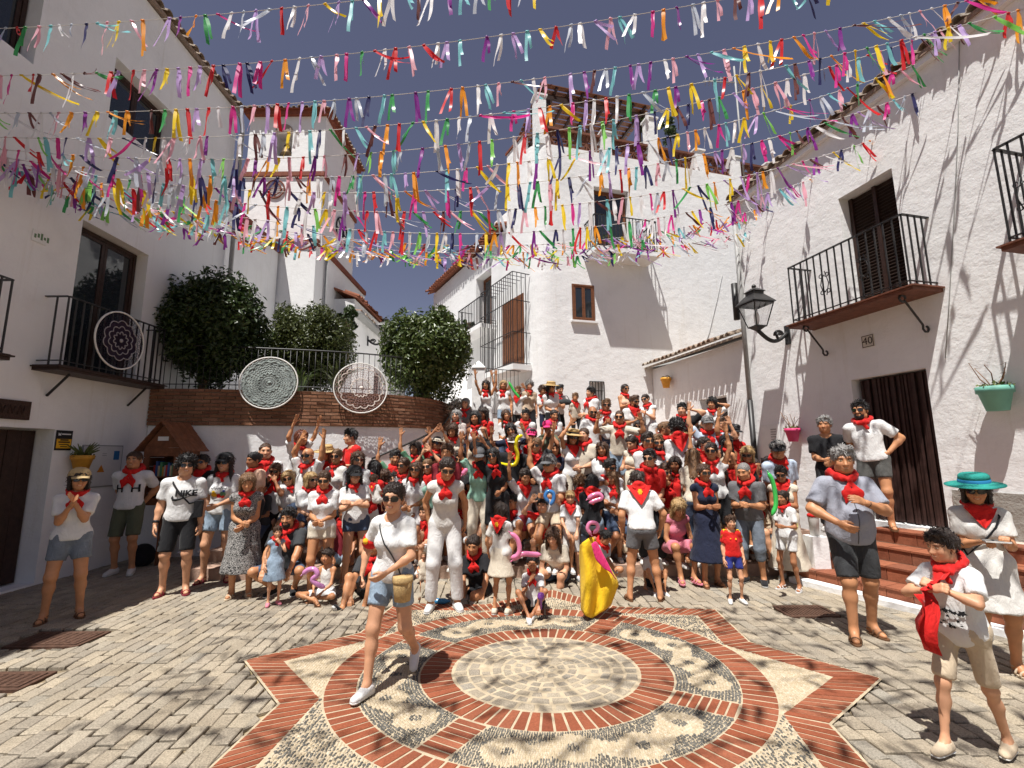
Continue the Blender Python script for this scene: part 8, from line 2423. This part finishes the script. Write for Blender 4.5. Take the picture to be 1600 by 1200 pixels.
e = empty('rucksack', tuple(bk_), 'dark rucksack on the ground beside the book hut', 'rucksack')
G = SDF(); G.ell(bk_ + [0, 0, .17], np.array([.19, .13, .19]), .03); G.ell(bk_ + [.02, -.11, .12], np.array([.13, .06, .1]), .03); V, F = G.mesh(.015); link('body', mesh_np('rucksack', V, F, [CL['black']], True), e)
# ------------------------------------------------------------------ ribbon bunting between the houses
def ribbon_mat(name, col):
    m, nt, b = _nt('ribbon_' + name); L = nt.links.new
    b.inputs['Base Color'].default_value = (*col, 1); b.inputs['Roughness'].default_value = .32; b.inputs['Specular IOR Level'].default_value = .5
    b.inputs['Sheen Weight'].default_value = .15
    tl = nd(nt, 'ShaderNodeBsdfTranslucent'); tl.inputs['Color'].default_value = (*[min(1, x * 1.1) for x in col], 1)
    mx = nd(nt, 'ShaderNodeMixShader'); mx.inputs[0].default_value = .38
    L(b.outputs[0], mx.inputs[1]); L(tl.outputs[0], mx.inputs[2]); L(mx.outputs[0], nt.nodes['Material Output'].inputs['Surface'])
    return m
RIB = [ribbon_mat(k, v) for k, v in dict(yellow=(.85, .62, .01), orange=(.85, .33, .01), red=(.65, .015, .02), magenta=(.68, .03, .28), purple=(.25, .025, .30), lilac=(.52, .36, .68), pink=(.80, .42, .50), white=(.78, .77, .78), silver=(.55, .60, .68), green=(.05, .36, .10), lime=(.25, .65, .12), aqua=(.22, .58, .62), navy=(.025, .025, .12), brown=(.16, .05, .045)).items()]
RIBW = np.array([12, 9, 8, 9, 10, 10, 9, 14, 8, 7, 3, 7, 6, 5], float); RIBW /= RIBW.sum()
def ribbon_mesh(seed, wind):
    """a satin strip folded over the string: two tails hanging"""
    rs = np.random.RandomState(seed); b = MB(); W_ = .032 + .011 * rs.rand()
    L = .37 + .11 * rs.rand()
    sw0 = rs.uniform(-.07, .07) + wind * rs.uniform(.4, 1.0)
    for t_ in range(2):
        n = 9; tw = rs.uniform(-.9, .9); sw = sw0 + rs.uniform(-.07, .07) + (.06 * (t_ * 2 - 1) if rs.rand() < .4 else 0); fy_ = rs.uniform(-.14, .14); ln = L * (1 if t_ == 0 else rs.uniform(.55, 1.0)); ph = rs.rand() * 6
        lift = wind * rs.uniform(.3, .75)
        p = np.array([.006 * (t_ * 2 - 1), 0, .002]); V = []
        for k in range(n):
            f = k / (n - 1); a = tw * f + rs.uniform(-.05, .05) + .25 * math.sin(ph + f * 5)
            q = p + np.array([sw * f * ln * 1.6 + .008 * math.sin(ph + f * 5) * f, fy_ * f * ln + .010 * math.sin(ph * 2 + f * 6) * f, -ln * f * (1 - abs(lift) * f * .7)])
            wv = np.array([math.cos(a), math.sin(a), 0]) * W_ / 2 * (1 if f > .08 else .5)
            V += [q - wv, q + wv]
        b.add(V, [(2 * k, 2 * k + 1, 2 * k + 3, 2 * k + 2) for k in range(n - 1)], 0, True)
    b.tube([(-.02, 0, .003), (.02, 0, .003)], .012, 5)
    return b.mesh('ribbon', [RIB[0]])
RMESH = [[ribbon_mesh(100 * w + i, (0, .55, 1.0, -.45)[w]) for i in range(14)] for w in range(4)]
STR = basic('white_string', (0.7, 0.68, 0.65), .7)
# left end pixel on the left house plane, middle pixel, right end pixel on the right house plane
SDEF = [((-40, 46), (540, 2), None, 3.7, 'topmost'), ((-30, 119), (800, 54), None, 4.2, 'second'), ((-20, 177), (800, 128), (1560, 0), 0, 'third'), ((-20, 214), (785, 176), (1600, 14), 0, 'fourth'), ((-15, 232), (792, 217), (1515, 44), 0, 'fifth'),
        ((-15, 244), (800, 255), (1448, 105), 0, 'sixth'), ((-10, 250), (792, 289), (1431, 145), 0, 'seventh'), ((0, 256), (762, 330), (1364, 219), 0, 'eighth'), ((5, 262), (780, 364), (1269, 280), 0, 'ninth'),
        ((40, 276), (760, 384), (1200, 322), 0, 'tenth'), ((75, 300), (760, 396), (1166, 340), 0, 'eleventh'), ((110, 318), (760, 404), (1172, 362), 0, 'lowest')]
rsb = np.random.RandomState(21)
for si, (lp, mp_, rp, yy, nm_) in enumerate(SDEF):
    A = on_line(*lp, WL.A, WL.B); A[0] += .02
    if rp is None:
        B = np.array([WW.P(off - (6.52 - yy) / abs(dW[1]) * 1.0, 0, .22)[0], yy, 7.48])
    else:
        B = on_line(*rp, WW.A, WW.B); B[:2] += WW.n * .22 * (B[2] > 7.2)
    def pt(t, sag): 
        p = A + (B - A) * t; p[2] -= sag * 4 * t * (1 - t); return p
    best = None
    for sag in np.arange(-.6, 2.2, .02):
        # where the string passes the middle pixel column
        tt = np.linspace(.05, .95, 60); uv = [proj(pt(t, sag))[:2] for t in tt]
        v_ = np.interp(mp_[0], [q[0] for q in uv], [q[1] for q in uv]); e_ = abs(v_ - mp_[1])
        if best is None or e_ < best[0]: best = (e_, sag)
    sag = best[1]
    e = empty('ribbon_string', tuple(pt(.5, sag)), nm_ + ' string of coloured satin ribbons across the square, counted from the top', 'bunting', 'strings of ribbon bunting')
    b = MB(); b.tube([pt(t, sag) for t in np.linspace(0, 1, 26)], .0045, 4); raw(b, 'string', STR, e)
    Ln = np.linalg.norm(B - A); sp = (.165, .155, .15, .145, .145, .14, .14, .135, .13, .105, .10, .10)[si]
    n = int(Ln / sp); hang = 0
    last = -1
    for k in range(n):
        t = (k + .5 + rsb.uniform(-.22, .22)) / n
        p = pt(t, sag)
        if not seen(p, 40): continue
        if rsb.rand() < .04: continue
        edge = max(0, .22 - t) * 4 + max(0, t - .62) * 2.2
        r_ = rsb.rand()
        tangle = si >= 9
        w = 1 if r_ < .08 + edge * .3 else (2 if r_ < .11 + edge * .45 else (3 if r_ > .97 else 0))
        if tangle and rsb.rand() < .5: w = rsb.choice([1, 2, 3])
        cidx = last
        while cidx == last: cidx = rsb.choice(14, p=RIBW)
        last = cidx
        me = RMESH[w][rsb.randint(14)]
        M = Matrix.Translation(tuple(p)) @ Matrix.Rotation(rsb.uniform(-.5, .5) + math.atan2((B - A)[1], (B - A)[0]), 4, 'Z') @ Matrix.Rotation(rsb.uniform(-.12, .12), 4, 'Y') @ Matrix.Diagonal((1, 1, rsb.uniform(.72, 1.05) * (.62 if tangle else 1), 1))
        link('ribbon', me, e, M, RIB[cidx])

# strings further forward, over the camera: only their shadows fall into the picture
OV, OF, OM, nv = [], [], [], 0
def tri_quads(me):
    co = np.empty(len(me.vertices) * 3, np.float32); me.vertices.foreach_get('co', co)
    return co.reshape(-1, 3), [tuple(p.vertices) for p in me.polygons if len(p.vertices) == 4]
RQ = [[tri_quads(m) for m in r_] for r_ in RMESH]
for k, y0 in enumerate((-1.0, -.6, -.2, .2, .6, 1.0, 1.4, 1.75, 2.1, 2.45, 2.8, 3.15)):
    A = np.array([-6.8, y0 + .3, 7.6]); B = np.array([7.0, y0 - .2, 7.4])
    L = [A + (B - A) * t - [0, 0, 1.6 * t * (1 - t)] for t in np.linspace(0, 1, 20)]
    for a_, b_ in zip(L[:-1], L[1:]):
        OV.append(np.array([a_, b_, b_ + [0, 0, .009], a_ + [0, 0, .009]])); OF.append((nv, nv + 1, nv + 2, nv + 3)); OM.append(7); nv += 4
    for j in range(96):
        t = (j + .5 + rsb.uniform(-.3, .3)) / 96; p = A + (B - A) * t - [0, 0, 1.6 * t * (1 - t)]
        if not -4.5 < p[0] < 5: continue
        V, F = RQ[rsb.choice([0, 1, 1, 2, 3])][rsb.randint(14)]
        OV.append(V @ rotz(rsb.uniform(-.6, .6)).T + p); OF += [tuple(nv + i for i in f) for f in F]; OM += [rsb.choice(14, p=RIBW)] * len(F); nv += len(V)
o = link('overhead_ribbons', mesh_np('overhead_ribbons', np.concatenate(OV), np.array(OF), RIB, True, OM)); tag(o, 'satin ribbons on strings overhead in front of the square', None, None, 'stuff')
